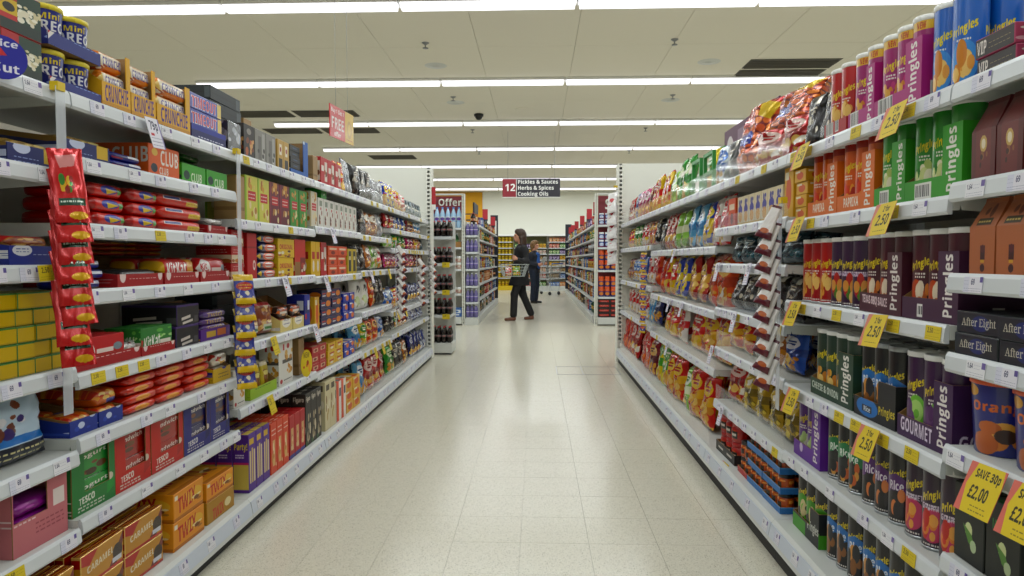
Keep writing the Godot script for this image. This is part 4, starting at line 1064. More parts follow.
func bay(side: int, number: int, u0: float, levels: Array, base_h: float, label: String, o := {}) -> void:
	var w := 0.5
	var t := thing("shelving_bay", label, "shelving", spot(side, u0 + w, 0, 0), face_turn(side))
	var c := ("L" if side < 0 else "R") + str(number)
	part("back_panel", box_mesh(Vector3(-w + 0.001, 0.05, -0.5), Vector3(w - 0.001, levels[0] + 0.07, -0.486)), M.shelf_back, t)
	for s in [-1, 1]:
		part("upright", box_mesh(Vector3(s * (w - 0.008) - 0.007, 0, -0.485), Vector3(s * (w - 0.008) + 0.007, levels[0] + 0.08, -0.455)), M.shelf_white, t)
	part("plinth", box_mesh(Vector3(-w + 0.001, 0, -0.485), Vector3(w - 0.001, base_h - 0.085, 0.03)), M.plinth, t)
	var st := surf()
	extrude(st, [Vector2(-0.45, base_h - 0.085), Vector2(0.052, base_h - 0.085), Vector2(0.062, base_h - 0.08), Vector2(0.058, base_h - 0.066), Vector2(0.046, base_h - 0.012), Vector2(0.036, base_h), Vector2(-0.45, base_h)], -w + 0.001, w - 0.001)
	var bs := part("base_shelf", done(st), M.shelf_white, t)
	st = surf()
	extrude(st, [Vector2(0.056, base_h - 0.064), Vector2(0.0595, base_h - 0.064), Vector2(0.0495, base_h - 0.014), Vector2(0.046, base_h - 0.014)], -w + 0.004, w - 0.004)
	part("ticket_strip", done(st), M.ticket_strip, bs)
	var r := RandomNumberGenerator.new()
	r.seed = hash(label)
	var x := -w + 0.08
	while x < w - 0.05:
		var k := part("price_ticket", card("ticket" if r.randf() < 0.6 else "ticket_b", 0.055, 0.04), M.paper, bs)
		k.position = Vector3(x, base_h - 0.04, 0.0555)
		k.rotation.x = -0.2
		x += r.randf_range(0.1, 0.24)
	shelves[c + " base"] = bs
	var depth: float = o.get("depth", 0.44)
	for i in levels.size():
		var h: float = levels[i]
		st = surf()
		extrude(st, [Vector2(-depth, h - 0.012), Vector2(-0.016, h - 0.012), Vector2(-0.014, h - 0.032), Vector2(0.0, h - 0.032), Vector2(0.0, h), Vector2(-depth, h)], -w + 0.002, w - 0.002)
		for s in [-1, 1]:
			var xa: float = s * (w - 0.004)
			var xb: float = s * (w - 0.0015)
			extrude(st, [Vector2(-depth - 0.015, h - 0.06), Vector2(-depth + 0.08, h - 0.055), Vector2(-0.02, h - 0.032), Vector2(-0.01, h - 0.004), Vector2(-depth - 0.015, h - 0.004)], minf(xa, xb), maxf(xa, xb))
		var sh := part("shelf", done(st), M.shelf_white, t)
		shelves["%s %d" % [c, i]] = sh
		st = surf()
		extrude(st, [Vector2(0.001, h - 0.041), Vector2(0.010, h - 0.041), Vector2(0.014, h - 0.034), Vector2(0.011, h - 0.006), Vector2(0.006, h + 0.003), Vector2(0.001, h + 0.003)], -w + 0.003, w - 0.003)
		part("price_rail", done(st), M.lip, sh)
		x = -w + r.randf_range(0.05, 0.12)
		while x < w - 0.04:
			var yellow: bool = r.randf() < float(o.get("yellow", 0.05))
			var k := part("price_ticket", card("ticket_yellow" if yellow else ("ticket" if r.randf() < 0.6 else "ticket_b"), 0.062, 0.034), M.paper, sh)
			k.position = Vector3(x, h - 0.0205, 0.0138)
			k.rotation.x = -0.1
			x += r.randf_range(0.09, 0.22)
		var riser: float = o.get("risers", {}).get(i, 0.0)
		if riser > 0.0:
			var rp := part("clear_riser", box_mesh(Vector3(-w + 0.01, h, 0.0), Vector3(w - 0.01, h + riser, 0.003)), M.clear, sh)
			if riser < 0.0: rp.name = "riser"

# a card clipped over a shelf's price rail, tilted out over the aisle; at: along the aisle
func hang_card(side: int, shelf_key: String, y: float, u: float, print: String, w: float, h: float, tilt := -0.12, drop := 0.0) -> void:
	var sh: Node3D = shelves[shelf_key]
	var t: Node3D = sh.get_parent()
	var k := part("offer_card", card(print, w, h), M.paper, sh)
	var p := spot(side, u, y - h * 0.42 - drop, 0.0)
	k.position = t.transform.affine_inverse() * p + Vector3(0, 0, 0.024 - tilt * 0.05)
	k.rotation.x = tilt
	k.rotation.z = 0.05

var L1 := [1.587, 1.375, 1.125, 0.85, 0.62, 0.405]
var L2 := [1.587, 1.42, 1.24, 1.055, 0.827, 0.65, 0.425]
var L3 := [1.587, 1.31, 1.055, 0.777, 0.51]
var L4 := [1.587, 1.33, 1.045, 0.735, 0.49]
var L5 := [1.587, 1.32, 1.06, 0.764, 0.47]
var L6 := [1.587, 1.41, 1.24, 1.06, 0.69, 0.49]
var R1 := [1.53, 1.31, 1.108, 0.93, 0.72, 0.47]
var R2 := [1.53, 1.284, 0.99, 0.68, 0.425]
var R3 := [1.53, 1.30, 1.12, 0.895, 0.69, 0.415]
var R4 := [1.53, 1.21, 0.87, 0.565]
var R6 := [1.53, 1.26, 0.92, 0.59]
const LB := 0.13
const RB := 0.16

func shelving() -> void:
	bay(-1, 1, 0.79, L1, LB, "white metal shelving bay holding the yellow tubs and the pink box")
	bay(-1, 2, 1.79, L2, LB, "white metal shelving bay holding the stacked red chocolate wafer trays")
	bay(-1, 3, 2.79, L3, LB, "white metal shelving bay holding the purple party stick boxes")
	bay(-1, 4, 3.79, L4, LB, "white metal shelving bay holding the navy and orange biscuit boxes")
	bay(-1, 5, 4.79, L5, LB, "white metal shelving bay holding the large white bags", {"risers": {0: 0.09, 1: 0.08, 4: 0.07}, "yellow": 0.3})
	bay(-1, 6, 5.79, L6, LB, "white metal shelving bay with pink and purple bags beside the second last post", {"risers": {0: 0.09, 4: 0.07, 5: 0.07}, "yellow": 0.3})
	bay(-1, 7, 6.79, L6, LB, "white metal shelving bay of blue bags at the gondola end by the cola", {"risers": {0: 0.08, 4: 0.07}, "yellow": 0.2})
	bay(1, 1, 0.57, R1, RB, "white metal shelving bay holding the chocolate boxes and copper pouches", {"depth": 0.42})
	bay(1, 2, 1.57, R2, RB, "white metal shelving bay filled with stacking crisp tubes", {"yellow": 0.55})
	bay(1, 3, 2.57, R3, RB, "white metal shelving bay holding the dip jars and gold foil bags", {"risers": {0: 0.09, 1: 0.06, 3: 0.06, 4: 0.09, 5: 0.08}})
	bay(1, 4, 3.57, R4, RB, "white metal shelving bay of yellow and orange crisps beside the dip jars", {"risers": {0: 0.09, 1: 0.07, 2: 0.08, 3: 0.08}})
	bay(1, 5, 4.57, R4, RB, "white metal shelving bay of green and yellow crisps in the middle of the crisp gondola", {"risers": {0: 0.09, 1: 0.07, 2: 0.08, 3: 0.08}})
	bay(1, 6, 5.57, R6, RB, "white metal shelving bay of mixed snack bags next to the last one", {"risers": {0: 0.1, 1: 0.07, 2: 0.07, 3: 0.07}})
	bay(1, 7, 6.57, R6, RB, "white metal shelving bay of red snack bags at the end by the white post", {"risers": {0: 0.1, 1: 0.07, 2: 0.07, 3: 0.07}})
	# base risers in clear plastic along the crisps
	for e in [["R4 base", 3.57], ["R5 base", 4.57], ["R6 base", 5.57], ["R7 base", 6.57], ["L6 base", 5.79], ["L5 base", 4.79]]:
		var bs: Node3D = shelves[e[0]]
		var h := LB if e[0][0] == "L" else RB
		part("clear_riser", box_mesh(Vector3(-0.49, h, 0.028), Vector3(0.49, h + 0.09, 0.031)), M.clear, bs)
	end_panel(-1, 7.83, 1.245, 2.2)
	end_panel(1, 7.6, 0.92, 2.2)
	# cards clipped over the rails
	for e in [[1, "R2 0", R2[0], 1.77, "offer_card"], [1, "R2 0", R2[0], 2.37, "offer_card"], [1, "R2 1", R2[1], 1.81, "offer_card"], [1, "R2 1", R2[1], 2.4, "offer_card"],
			[1, "R2 2", R2[2], 1.84, "offer_card"], [1, "R2 2", R2[2], 2.42, "offer_card"], [1, "R2 3", R2[3], 1.87, "offer_card"], [1, "R2 3", R2[3], 2.42, "offer_card"], [1, "R3 base", RB, 3.27, "offer_card"]]:
		hang_card(e[0], e[1], e[2], e[3], e[4], 0.1, 0.09, -0.35)
	hang_card(1, "R1 4", R1[4], 1.385, "save_card", 0.105, 0.105, -0.4)
	hang_card(1, "R1 4", R1[4], 1.26, "save_card", 0.105, 0.105, -0.4)
	for e in [["L2 0", L2[0], 2.15], ["L3 2", L3[2], 3.28], ["L3 3", L3[3], 3.72], ["L4 2", L4[2], 3.92], ["L4 1", L4[1], 4.05], ["L5 2", L5[2], 5.0]]:
		hang_card(-1, e[0], e[1], e[2], "white_card", 0.075, 0.1, -0.25, 0.0)
	for e in [["L3 3", L3[3], 3.12], ["L3 4", L3[4], 3.07], ["L5 4", L5[4], 5.1], ["L5 4", L5[4], 5.35], ["L5 4", L5[4], 5.6], ["L6 4", L6[4], 5.95], ["L6 4", L6[4], 6.3], ["L5 2", L5[2], 5.6]]:
		hang_card(-1, e[0], e[1], e[2], "ticket_yellow", 0.07, 0.085, -0.25, 0.0)
	for e in [["R3 2", R3[2], 3.45], ["R3 2", R3[2], 2.95], ["R3 3", R3[3], 3.15], ["R3 4", R3[4], 3.55], ["R3 5", R3[5], 3.35], ["R4 2", R4[2], 4.3], ["R4 1", R4[1], 4.55], ["R5 2", R4[2], 4.7], ["R5 3", R4[3], 4.75]]:
		hang_card(1, e[0], e[1], e[2], "white_card", 0.06, 0.095, -0.25, 0.0)
	hang_card(-1, "L1 2", L1[2], 1.67, "ticket_yellow", 0.075, 0.04, -0.1)
	# round wobbler and oval card stand out from their rails
	var st := surf()
	var r: Rect2 = cells["round_sign"]
	for k in 24:
		var a := TAU * k / 24
		var b := TAU * (k + 1) / 24
		for e in [[Vector2(cos(a), sin(a)), Vector2(cos(b), sin(b))]]:
			var c := r.get_center()
			for z in [0.0008, -0.0008]:
				var pts := [Vector2.ZERO, e[0], e[1]]
				if z > 0: pts = [Vector2.ZERO, e[1], e[0]]
				for q in pts:
					st.set_uv(c + Vector2(q.x, -q.y) * r.size * 0.5)
					st.add_vertex(Vector3(q.x * 0.05, q.y * 0.05, z))
	var wob := done(st)
	var w1 := part("round_sign", wob, M.paper)
	w1.position = spot(-1, 1.535, 1.605, -0.03)
	w1.rotation = Vector3(0, face_turn(-1) - 0.7, 0)
	tag(w1, "round blue and red price cut disc standing out from the top rail", "sign")
	st = surf()
	r = cells["oval_card"]
	for k in 20:
		var a := TAU * k / 20
		var b := TAU * (k + 1) / 20
		for z in [0.0008, -0.0008]:
			var pts := [Vector2.ZERO, Vector2(cos(a), sin(a)), Vector2(cos(b), sin(b))]
			if z > 0: pts = [pts[0], pts[2], pts[1]]
			for q in pts:
				st.set_uv(r.get_center() + Vector2(q.x, -q.y) * r.size * 0.5)
				st.add_vertex(Vector3(q.x * 0.05, q.y * 0.075, z))
	var w2 := part("oval_sign", done(st), M.paper)
	w2.position = spot(-1, 3.62, L3[4] + 0.07, -0.01)
	w2.rotation = Vector3(0, face_turn(-1) - 0.3, 0)
	tag(w2, "yellow oval product card standing beside the white cracker carton", "sign")

# tall white panel closing the end of a gondola, slotted strip on its aisle edge
func end_panel(side: int, u: float, x: float, h: float) -> void:
	var t := thing("gondola_end", "tall white end panel with a slotted strip, closing the %s gondola" % ("biscuit" if side < 0 else "crisp"), "end panel", Vector3(side * x, 0, -u))
	part("panel", box_mesh(Vector3(0.03 if side > 0 else -1.3, 0, -0.02), Vector3(1.3 if side > 0 else -0.03, h, 0.02), 0.002), M.end_white, t)
	hollow_post(t, 0.0, 0.03, 0.015, -0.15, 0.03, h, 0.046, 0.02)

# square steel section with a column of slots through its front wall
func hollow_post(t: Node3D, x: float, w: float, slot: float, z0: float, z1: float, h: float, step: float, web: float) -> void:
	var st := surf()
	var k := 0.003
	box(st, Vector3(x - w, 0, z1 - k), Vector3(x - slot, h, z1))
	box(st, Vector3(x + slot, 0, z1 - k), Vector3(x + w, h, z1))
	var y := 0.0
	while y < h - 0.001:
		box(st, Vector3(x - slot, y, z1 - k), Vector3(x + slot, minf(y + web, h), z1))
		y += step
	box(st, Vector3(x - w, 0, z0), Vector3(x - w + k, h, z1 - k))
	box(st, Vector3(x + w - k, 0, z0), Vector3(x + w, h, z1 - k))
	box(st, Vector3(x - w + k, 0, z0), Vector3(x + w - k, h, z0 + k))
	box(st, Vector3(x - w + k, h - k, z0 + k), Vector3(x + w - k, h, z1 - k))
	part("slotted_upright", done(st), M.end_white, t)

# ------------------------------------------------------------------ what stands on the shelves
# crisp tubes set in a display tray, n across and rows deep
func tubes(print: String, tray_print: String, y: float, u: float, n: int, words: String, o := {}) -> float:
	var t := tube(print, 0.036, 0.222, o.get("lid", "lid_grey" if print.contains("rice") or print.contains("black") else "white_plastic"))
	var dep: float = o.get("dep", 0.02)
	var rows: int = o.get("rows", 2)
	var w: float = n * (t.w + 0.001) + 0.008
	if tray_print:
		var p := tray(w, o.get("th", 0.17), rows * (t.d + 0.002) + 0.008, o.get("low", 0.055), tray_print, o.get("ear", 0.32))
		run(p, "display_tray", "%s cardboard tray around the %s crisp tubes" % [o.get("tray", "printed"), words], "tray", 1, y, u, 1, {"dep": dep, "jit": 0.01})
	run(t, "crisp_tube", "%s crisp tube %s" % [words, o.get("where", "standing in its cardboard tray")], "crisp tube", 1, y, u + 0.005, n, {"dep": dep + 0.005, "rows": rows, "back": 0.002, "gap": 0.001, "lift": 0.0035 if tray_print else 0.0, "jit": 0.35 if not tray_print else 0.2, "yaw": 0.5})
	return u + w + 0.004

# height free above a shelf
func headroom(side: int, y: float, u: float) -> float:
	var all := [L1, L2, L3, L4, L5, L6, L6] if side < 0 else [R1, R2, R3, R4, R4, R6, R6]
	var levels: Array = all[clampi(int(u - (0.79 if side < 0 else 0.57)), 0, 6)]
	var up := 9.0
	for h in levels:
		if h > y + 0.02: up = minf(up, h)
	return snappedf(up - y - 0.05, 0.01)

# bags side by side: [print, n, width, height, words]
func bags(side: int, y: float, u: float, where: String, list: Array, o := {}) -> void:
	var all := 0.0
	for e in list: all += maxi(1, int(e[1] / (1.16 if side > 0 and u > 3.5 else 1.0) + 0.35)) * (e[2] * (1.16 if side > 0 and u > 3.5 else 1.0) + 0.003) + 0.003
	var first := 0.79 if side < 0 else 0.57
	var fit := minf(1.0, (first + floorf(u - first) + 0.985 - u) / all)
	for e in list:
		var big := 1.16 if side > 0 and u > 3.5 else 1.0
		var w: float = snappedf(e[2] * big * fit - 0.001, 0.002)
		var n: int = maxi(1, int(e[1] / big + 0.35))
		var p := bag(e[0], w, minf(snappedf(e[3] * big, 0.01), headroom(side, y, u)), e[5] if e.size() > 5 else minf(0.12, w * 0.42), o.get("m", "foil"))
		var opts := {"dep": o.get("dep", 0.035), "gap": o.get("gap", 0.003), "lean": o.get("lean", 0.17), "jit": 0.15, "roll": 0.06, "rows": o.get("rows", 2 if y < 0.8 else 1), "back": 0.025, "lift": 0.004 + 0.035 * float(e[2])}
		u = run(p, "snack_bag", "%s bag %s" % [e[4], where], "snack bag", side, y, u, n, opts) + 0.003

func stock() -> void:
	stock_biscuits()
	stock_biscuits_far()
	stock_tubes()
	stock_crisps()
	stock_strips()

func stock_biscuits() -> void:
	var y: float = L1[0]
	# --- bay 1: only its edge by the first post shows
	run(carton(0.135, 0.105, 0.2, "popcorn"), "snack_carton", "dark green popcorn carton stacked beside the blue tubs", "carton", -1, y, 1.59, 1, {"stack": 2, "dep": 0.015})
	y = L1[1]
	run(tray(0.17, 0.09, 0.28, 0.05, "gold_bar_tray"), "display_tray", "dark blue tray of gold bars hanging past the first post", "tray", -1, y, 1.61, 1)
	run(flow("gold_pack", 0.15, 0.03, 0.1), "snack_bar", "gold wrapped bar in the blue tray beside the first post", "snack bar", -1, y, 1.62, 1, {"stack": 2, "lift": 0.004, "rows": 2, "dep": 0.03})
	y = L1[2]
	run(tray(0.16, 0.07, 0.25, 0.05, "blue_brown_tray"), "display_tray", "low blue tray of brown packets above the yellow tubs", "tray", -1, y, 1.6, 1)
	run(flow("clear_biscuit", 0.14, 0.035, 0.1), "snack_bar", "brown packet lying in the low blue tray above the yellow tubs", "snack bar", -1, y, 1.61, 1, {"lift": 0.004, "rows": 2, "dep": 0.03, "stack": 2})
	run(carton(0.1, 0.08, 0.1, "light_blue_box"), "snack_carton", "pale blue carton standing behind the low blue tray", "carton", -1, y, 1.57, 1, {"dep": 0.28})
	y = L1[3]
	run(carton(0.058, 0.041, 0.055, "yellow_tub", "", "glossy"), "snack_pot", "small yellow pack with a green rim in a stacked block", "pot", -1, y, 1.56, 4, {"stack": 5, "rows": 2, "dep": 0.02, "gap": 0.001, "jit": 0.01})
	y = L1[4]
	run(bag("choc_white_bag", 0.2, 0.19, 0.08, "glossy"), "sweet_bag", "white and blue bag of chocolates lying above the pink box", "sweet bag", -1, y, 1.575, 1, {"rows": 2, "lean": 0.18, "dep": 0.035, "back": 0.03, "lift": 0.006})
	y = L1[5]
	run(window_box(0.19, 0.17, 0.25, "pink_box", 0.02, 0.06, 0.62, 0.5), "display_box", "pink cardboard display box with a cut-away front", "box", -1, y, 1.59, 1)
	run(flow("magenta_pack", 0.16, 0.04, 0.12), "snack_pack", "shiny magenta packet inside the pink display box", "snack pack", -1, y, 1.605, 1, {"stack": 3, "lift": 0.004, "dep": 0.035})
	run(carton(0.19, 0.09, 0.028, "caramel", "caramel_end", "foil"), "snack_pack", "red and gold caramel packet on the base shelf under the pink box", "snack pack", -1, LB, 1.58, 1, {"stack": 2, "rows": 6, "dep": 0.0, "back": 0.004})
	# --- bay 2, top shelf
	y = L2[0]
	for k in 2:
		run(tray(0.215, 0.1, 0.115, 0.035, "cookie_tray"), "display_tray", "blue tray with a red and white corner, %s of two levels" % ["lower", "upper"][k], "tray", -1, y + k * 0.118, 1.755, 1)
		run(tub("mini_cookie_tub", 0.041, 0.048, 0.108, "yellow_lid"), "cookie_tub", "blue mini cookie tub with yellow lid, %s tray" % ["lower", "upper"][k], "tub", -1, y + k * 0.118, 1.76, 2, {"lift": 0.004, "dep": 0.026, "yaw": -0.6})
	var u := 1.975
	for k in 3:
		var w: float = [0.138, 0.138, 0.225][k]
		var nth: String = ["beside the blue cookie tubs", "between the other two", "beside the blue box"][k]
		run(tray(w, 0.18, 0.16, 0.08, "honeycomb_box", 0.14), "display_box", "yellow display box of honeycomb bars " + nth, "box", -1, y, u, 1)
		run(flow("honeycomb_bar", w - 0.014, 0.056, 0.07), "snack_bar", "orange wrapped honeycomb bar in the yellow box " + nth, "snack bar", -1, y, u + 0.007, 1, {"stack": 3, "lift": 0.004, "dep": 0.028})
		u += w + 0.004
	run(tray(0.27, 0.185, 0.16, 0.06, "timeout_box"), "display_box", "blue display box with a large 9 on its white corner", "box", -1, y, 2.495, 1)
	run(carton(0.25, 0.058, 0.1, "timeout_pack", "", "glossy"), "snack_pack", "blue packet with big red lettering in the blue display box", "snack pack", -1, y, 2.505, 1, {"stack": 3, "lift": 0.004, "dep": 0.03})
	# second shelf
	y = L2[1]
	run(tray(0.19, 0.09, 0.28, 0.05, "gold_bar_tray"), "display_tray", "dark blue tray of gold bars under the yellow boxes", "tray", -1, y, 1.81, 1)
	run(flow("gold_pack", 0.17, 0.03, 0.1), "snack_bar", "gold wrapped bar in the blue tray under the yellow boxes", "snack bar", -1, y, 1.82, 1, {"stack": 2, "lift": 0.004, "rows": 2, "dep": 0.03})
	run(flow("blue_bar", 0.17, 0.024, 0.1), "snack_pack", "loose dark blue packet piled beside the orange box", "snack pack", -1, y, 2.01, 1, {"stack": 2, "rows": 2, "dep": 0.02, "shift": 0.01})
	run(carton(0.2, 0.105, 0.2, "club_orange"), "snack_carton", "orange biscuit bar carton with white lettering", "carton", -1, y, 2.2, 1)
	for k in 2:
		var nth: String = ["beside the orange carton", "at the post"][k]
		run(tray(0.175, 0.1, 0.22, 0.07, "club_mint"), "display_tray", "bright green tray of mint bars " + nth, "tray", -1, y, 2.415 + k * 0.182, 1)
		run(flow("mint_pack", 0.16, 0.026, 0.09), "snack_pack", "green mint bar packet in the green tray " + nth, "snack pack", -1, y, 2.422 + k * 0.182, 1, {"stack": 2, "rows": 1, "lift": 0.004, "dep": 0.028})
		run(flow("mint_pack", 0.16, 0.026, 0.09), "snack_pack", "green mint packet piled high behind, in the tray " + nth, "snack pack", -1, y, 2.422 + k * 0.182, 1, {"stack": 5, "lift": 0.004, "dep": 0.124})
	# third shelf
	y = L2[2]
	u = run(flow("penguin_red", 0.17, 0.042, 0.11), "snack_pack", "red packet with a blue and yellow picture, in threes", "snack pack", -1, y, 1.915, 2, {"stack": 3, "rows": 2, "shift": 0.006})
	run(flow("wafer_red", 0.31, 0.043, 0.11), "snack_pack", "long red packet with a yellow label, in a stack of three", "snack pack", -1, y, u, 1, {"stack": 3, "rows": 2, "shift": 0.006})
	run(tray(0.17, 0.06, 0.25, 0.035, "red_tray"), "display_tray", "low red tray of silver packets at the shelf end", "tray", -1, y, 2.6, 1)
	run(flow("silver_pack", 0.15, 0.03, 0.09, "foil"), "snack_pack", "crinkled silver packet in the low red tray", "snack pack", -1, y, 2.61, 1, {"stack": 2, "rows": 2, "lift": 0.004, "dep": 0.03})
	run(carton(0.16, 0.11, 0.14, "tan_box"), "shipping_carton", "brown carton with orange tape behind the low red tray", "carton", -1, y, 2.6, 1, {"dep": 0.29})
	# fourth shelf
	y = L2[3]
	run(flow("blue_bar", 0.14, 0.028, 0.11), "snack_pack", "blue and red packet piled behind the hanging red bags", "snack pack", -1, y, 1.87, 1, {"stack": 3, "dep": 0.05, "shift": 0.008})
	for k in 3:
		u = 2.03 + k * 0.252
		var nth: String = ["beside the blue packets", "in the middle of its shelf", "at the shelf end"][k]
		run(tray(0.246, 0.07, 0.3, 0.04, "red_tray"), "display_tray", "red chocolate wafer tray " + nth, "tray", -1, y, u, 1)
		run(flow(["black_pack", "kitkat_yellow", "kitkat"][k], 0.225, [0.05, 0.085, 0.09][k], 0.1), "snack_pack", "%s chocolate wafer packet in the red tray %s" % [["dark", "red and yellow", "bright red"][k], nth], "snack pack", -1, y, u + 0.01, 1, {"lift": 0.004, "dep": 0.028, "rows": 2, "stack": 1})
	run(flow("yellow_bar", 0.25, 0.016, 0.08), "snack_bar", "flat yellow bar piled at the back over the red trays", "snack bar", -1, y, 2.2, 2, {"stack": 3, "dep": 0.25, "lift": 0.10, "shift": 0.01})
	run(carton(0.5, 0.099, 0.12, "tan_box"), "shipping_carton", "low brown carton under the flat yellow bars", "carton", -1, y, 2.21, 1, {"dep": 0.345})
	# fifth shelf
	y = L2[4]
	run(tray(0.33, 0.08, 0.3, 0.035, "red_tray"), "display_tray", "wide red tray with the white oval wafer box", "tray", -1, y, 1.81, 1)
	run(carton(0.24, 0.085, 0.05, "kitkat"), "snack_pack", "red wafer box with a white oval, in the wide red tray", "snack pack", -1, y, 1.82, 1, {"lift": 0.004, "dep": 0.026, "rows": 2})
	run(flow("kitkat", 0.16, 0.024, 0.1), "snack_pack", "red wafer packet piled behind the white oval box", "snack pack", -1, y, 1.85, 1, {"lift": 0.004, "dep": 0.16, "stack": 5, "shift": 0.01})
	run(flow("silver_pack", 0.07, 0.05, 0.06, "foil"), "snack_pack", "single foil packet beside the red oval box", "snack pack", -1, y, 2.065, 1, {"lift": 0.004, "dep": 0.03})
	run(tray(0.2, 0.07, 0.3, 0.03, "red_tray"), "display_tray", "red tray under the green mint wafer box", "tray", -1, y, 2.145, 1)
	run(carton(0.188, 0.085, 0.06, "kitkat_mint"), "snack_pack", "green mint wafer box with white lettering", "snack pack", -1, y, 2.15, 1, {"lift": 0.004, "dep": 0.026, "rows": 2})
	run(carton(0.16, 0.075, 0.2, "black_box"), "snack_carton", "black carton with slanted pale script, two high", "carton", -1, y, 2.355, 1, {"stack": 2})
	run(tray(0.245, 0.145, 0.2, 0.045, "purple_tray"), "display_box", "purple display box of chocolate bars at the shelf end", "box", -1, y, 2.53, 1)
	run(flow("purple_bar", 0.22, 0.026, 0.05), "snack_bar", "purple bar with yellow script in the purple box", "snack bar", -1, y, 2.543, 1, {"stack": 4, "lift": 0.004, "dep": 0.028, "rows": 2})
	# sixth shelf
	y = L2[5]
	for k in 2:
		var nth: String = ["next to the white bags", "next to the orange packets"][k]
		run(tray(0.115, 0.085, 0.25, 0.045, "snack_tray_blue"), "display_tray", "blue open tray %s" % nth, "tray", -1, y, 1.8 + k * 0.12, 1)
		run(flow("orange_snack", 0.1, 0.05, 0.1), "snack_pack", "orange and blue packet in the open tray %s" % nth, "snack pack", -1, y, 1.807 + k * 0.12, 1, {"lift": 0.004, "dep": 0.03, "rows": 2, "stack": 1 + k})
	run(flow("orange_wafer", 0.185, 0.03, 0.12), "snack_pack", "bright orange wafer packet in piles of five", "snack pack", -1, y, 2.045, 3, {"stack": 5, "rows": 2, "shift": 0.006})
	run(tray(0.15, 0.125, 0.22, 0.055, "yellow_tray"), "display_box", "yellow display box with blue spots at the shelf end", "box", -1, y, 2.625, 1)
	run(flow("jaffa_pack", 0.13, 0.055, 0.09, "foil"), "snack_pack", "mixed foil packet in the yellow display box", "snack pack", -1, y, 2.635, 1, {"stack": 2, "lift": 0.004, "dep": 0.03})
	# seventh shelf: own-brand display boxes with a window
	y = L2[6]
	u = 1.8
	for e in [["tesco_green", 0.19, "green"], ["tesco_red", 0.185, "red"], ["tesco_red", 0.205, "second red"], ["tesco_navy", 0.2, "navy blue"], ["tesco_navy", 0.16, "smaller navy blue"]]:
		run(window_box(e[1], 0.185, 0.25, e[0]), "display_box", "%s own-brand biscuit display box with a window cut in it" % e[2], "box", -1, y, u, 1)
		run(carton(e[1] - 0.012, 0.085, 0.05, e[0] + "_pack", "", "glossy"), "snack_pack", "biscuit packet showing through the window of the %s box" % e[2], "snack pack", -1, y, u + 0.006, 1, {"stack": 2, "lift": 0.004, "dep": 0.028, "rows": 3})
		u += e[1] + 0.004
	# base
	u = run(carton(0.2, 0.095, 0.028, "caramel", "caramel_end", "foil"), "snack_pack", "red and gold caramel packet standing in rows beside the orange cartons", "snack pack", -1, LB, 1.79, 2, {"stack": 2, "rows": 8, "dep": 0.0, "back": 0.008, "gap": 0.012, "jit": 0.05})
	run(carton(0.21, 0.1, 0.22, "twix", "twix"), "snack_carton", "orange caramel biscuit carton in the pile of two", "carton", -1, LB, 2.26, 1, {"stack": 2, "dep": -0.01})
	run(carton(0.22, 0.085, 0.2, "twix_tray"), "snack_carton", "mustard tray carton under the single orange carton", "carton", -1, LB, 2.5, 1, {"dep": -0.01})
	run(carton(0.22, 0.075, 0.2, "twix", "twix"), "snack_carton", "orange caramel biscuit carton lying on the mustard one", "carton", -1, LB, 2.5, 1, {"dep": -0.008, "lift": 0.0858})
	# --- bay 3, top
	y = L3[0]
	run(carton(0.12, 0.13, 0.07, "silver_crumple", "", "foil"), "snack_pack", "crinkled black and silver packet beside the blue display box", "snack pack", -1, y, 2.79, 1, {"dep": 0.02})
	run(carton(0.11, 0.15, 0.09, "dark_photo"), "snack_carton", "dark carton with an orange food photo", "carton", -1, y, 2.94, 1, {"dep": 0.02})
	run(carton(0.12, 0.15, 0.09, "grey_box"), "snack_carton", "grey carton in front of the gold boxes", "carton", -1, y, 3.06, 2, {"dep": 0.02})
	run(carton(0.3, 0.058, 0.22, "black_flat"), "snack_carton", "wide flat black carton in the tall pile", "carton", -1, y, 2.86, 1, {"dep": 0.13, "stack": 5, "shift": 0.012})
	run(carton(0.09, 0.075, 0.1, "tan_box"), "snack_carton", "small gold carton piled behind the grey ones", "carton", -1, y, 3.2, 1, {"dep": 0.13, "stack": 3})
	run(carton(0.075, 0.15, 0.1, "gold_box"), "snack_carton", "gold carton with a white label beside the blue stand", "carton", -1, y, 3.33, 2, {"dep": 0.02})
	run(tray(0.26, 0.2, 0.2, 0.03, "blue_display", 0.28), "display_box", "bright blue display stand of black packets", "box", -1, y, 3.51, 1)
	run(carton(0.15, 0.03, 0.1, "black_pack"), "snack_pack", "black packet piled in the bright blue stand", "snack pack", -1, y, 3.52, 1, {"stack": 5, "lift": 0.004, "dep": 0.03})
	# second
	y = L3[1]
	run(carton(0.08, 0.19, 0.1, "tan_box"), "shipping_carton", "narrow brown carton at the post beside the yellow cartons", "carton", -1, y, 2.86, 1)
	u = 2.95
	for e in [["yellow_biscuit", 2, "pale yellow"], ["maroon_biscuit", 2, "dark maroon"], ["green_biscuit", 2, "leaf green"]]:
		u = run(carton(0.128, 0.205, 0.09, e[0]), "biscuit_carton", "%s upright biscuit carton with a red label" % e[2], "carton", -1, y, u, e[1], {"rows": 2, "gap": 0.006})
	# third
	y = L3[2]
	run(carton(0.12, 0.07, 0.15, "cookie_red"), "biscuit_carton", "red carton with cookies pictured, three high at the post", "carton", -1, y, 2.8, 1, {"stack": 3})
	run(carton(0.1, 0.205, 0.12, "red_dot"), "biscuit_carton", "tall plain red carton with a white dot", "carton", -1, y, 2.96, 1)
	run(flow("blue_orange_roll", 0.2, 0.04, 0.07), "snack_pack", "navy roll with an orange sun label, five high", "snack pack", -1, y, 3.09, 1, {"stack": 5, "rows": 2})
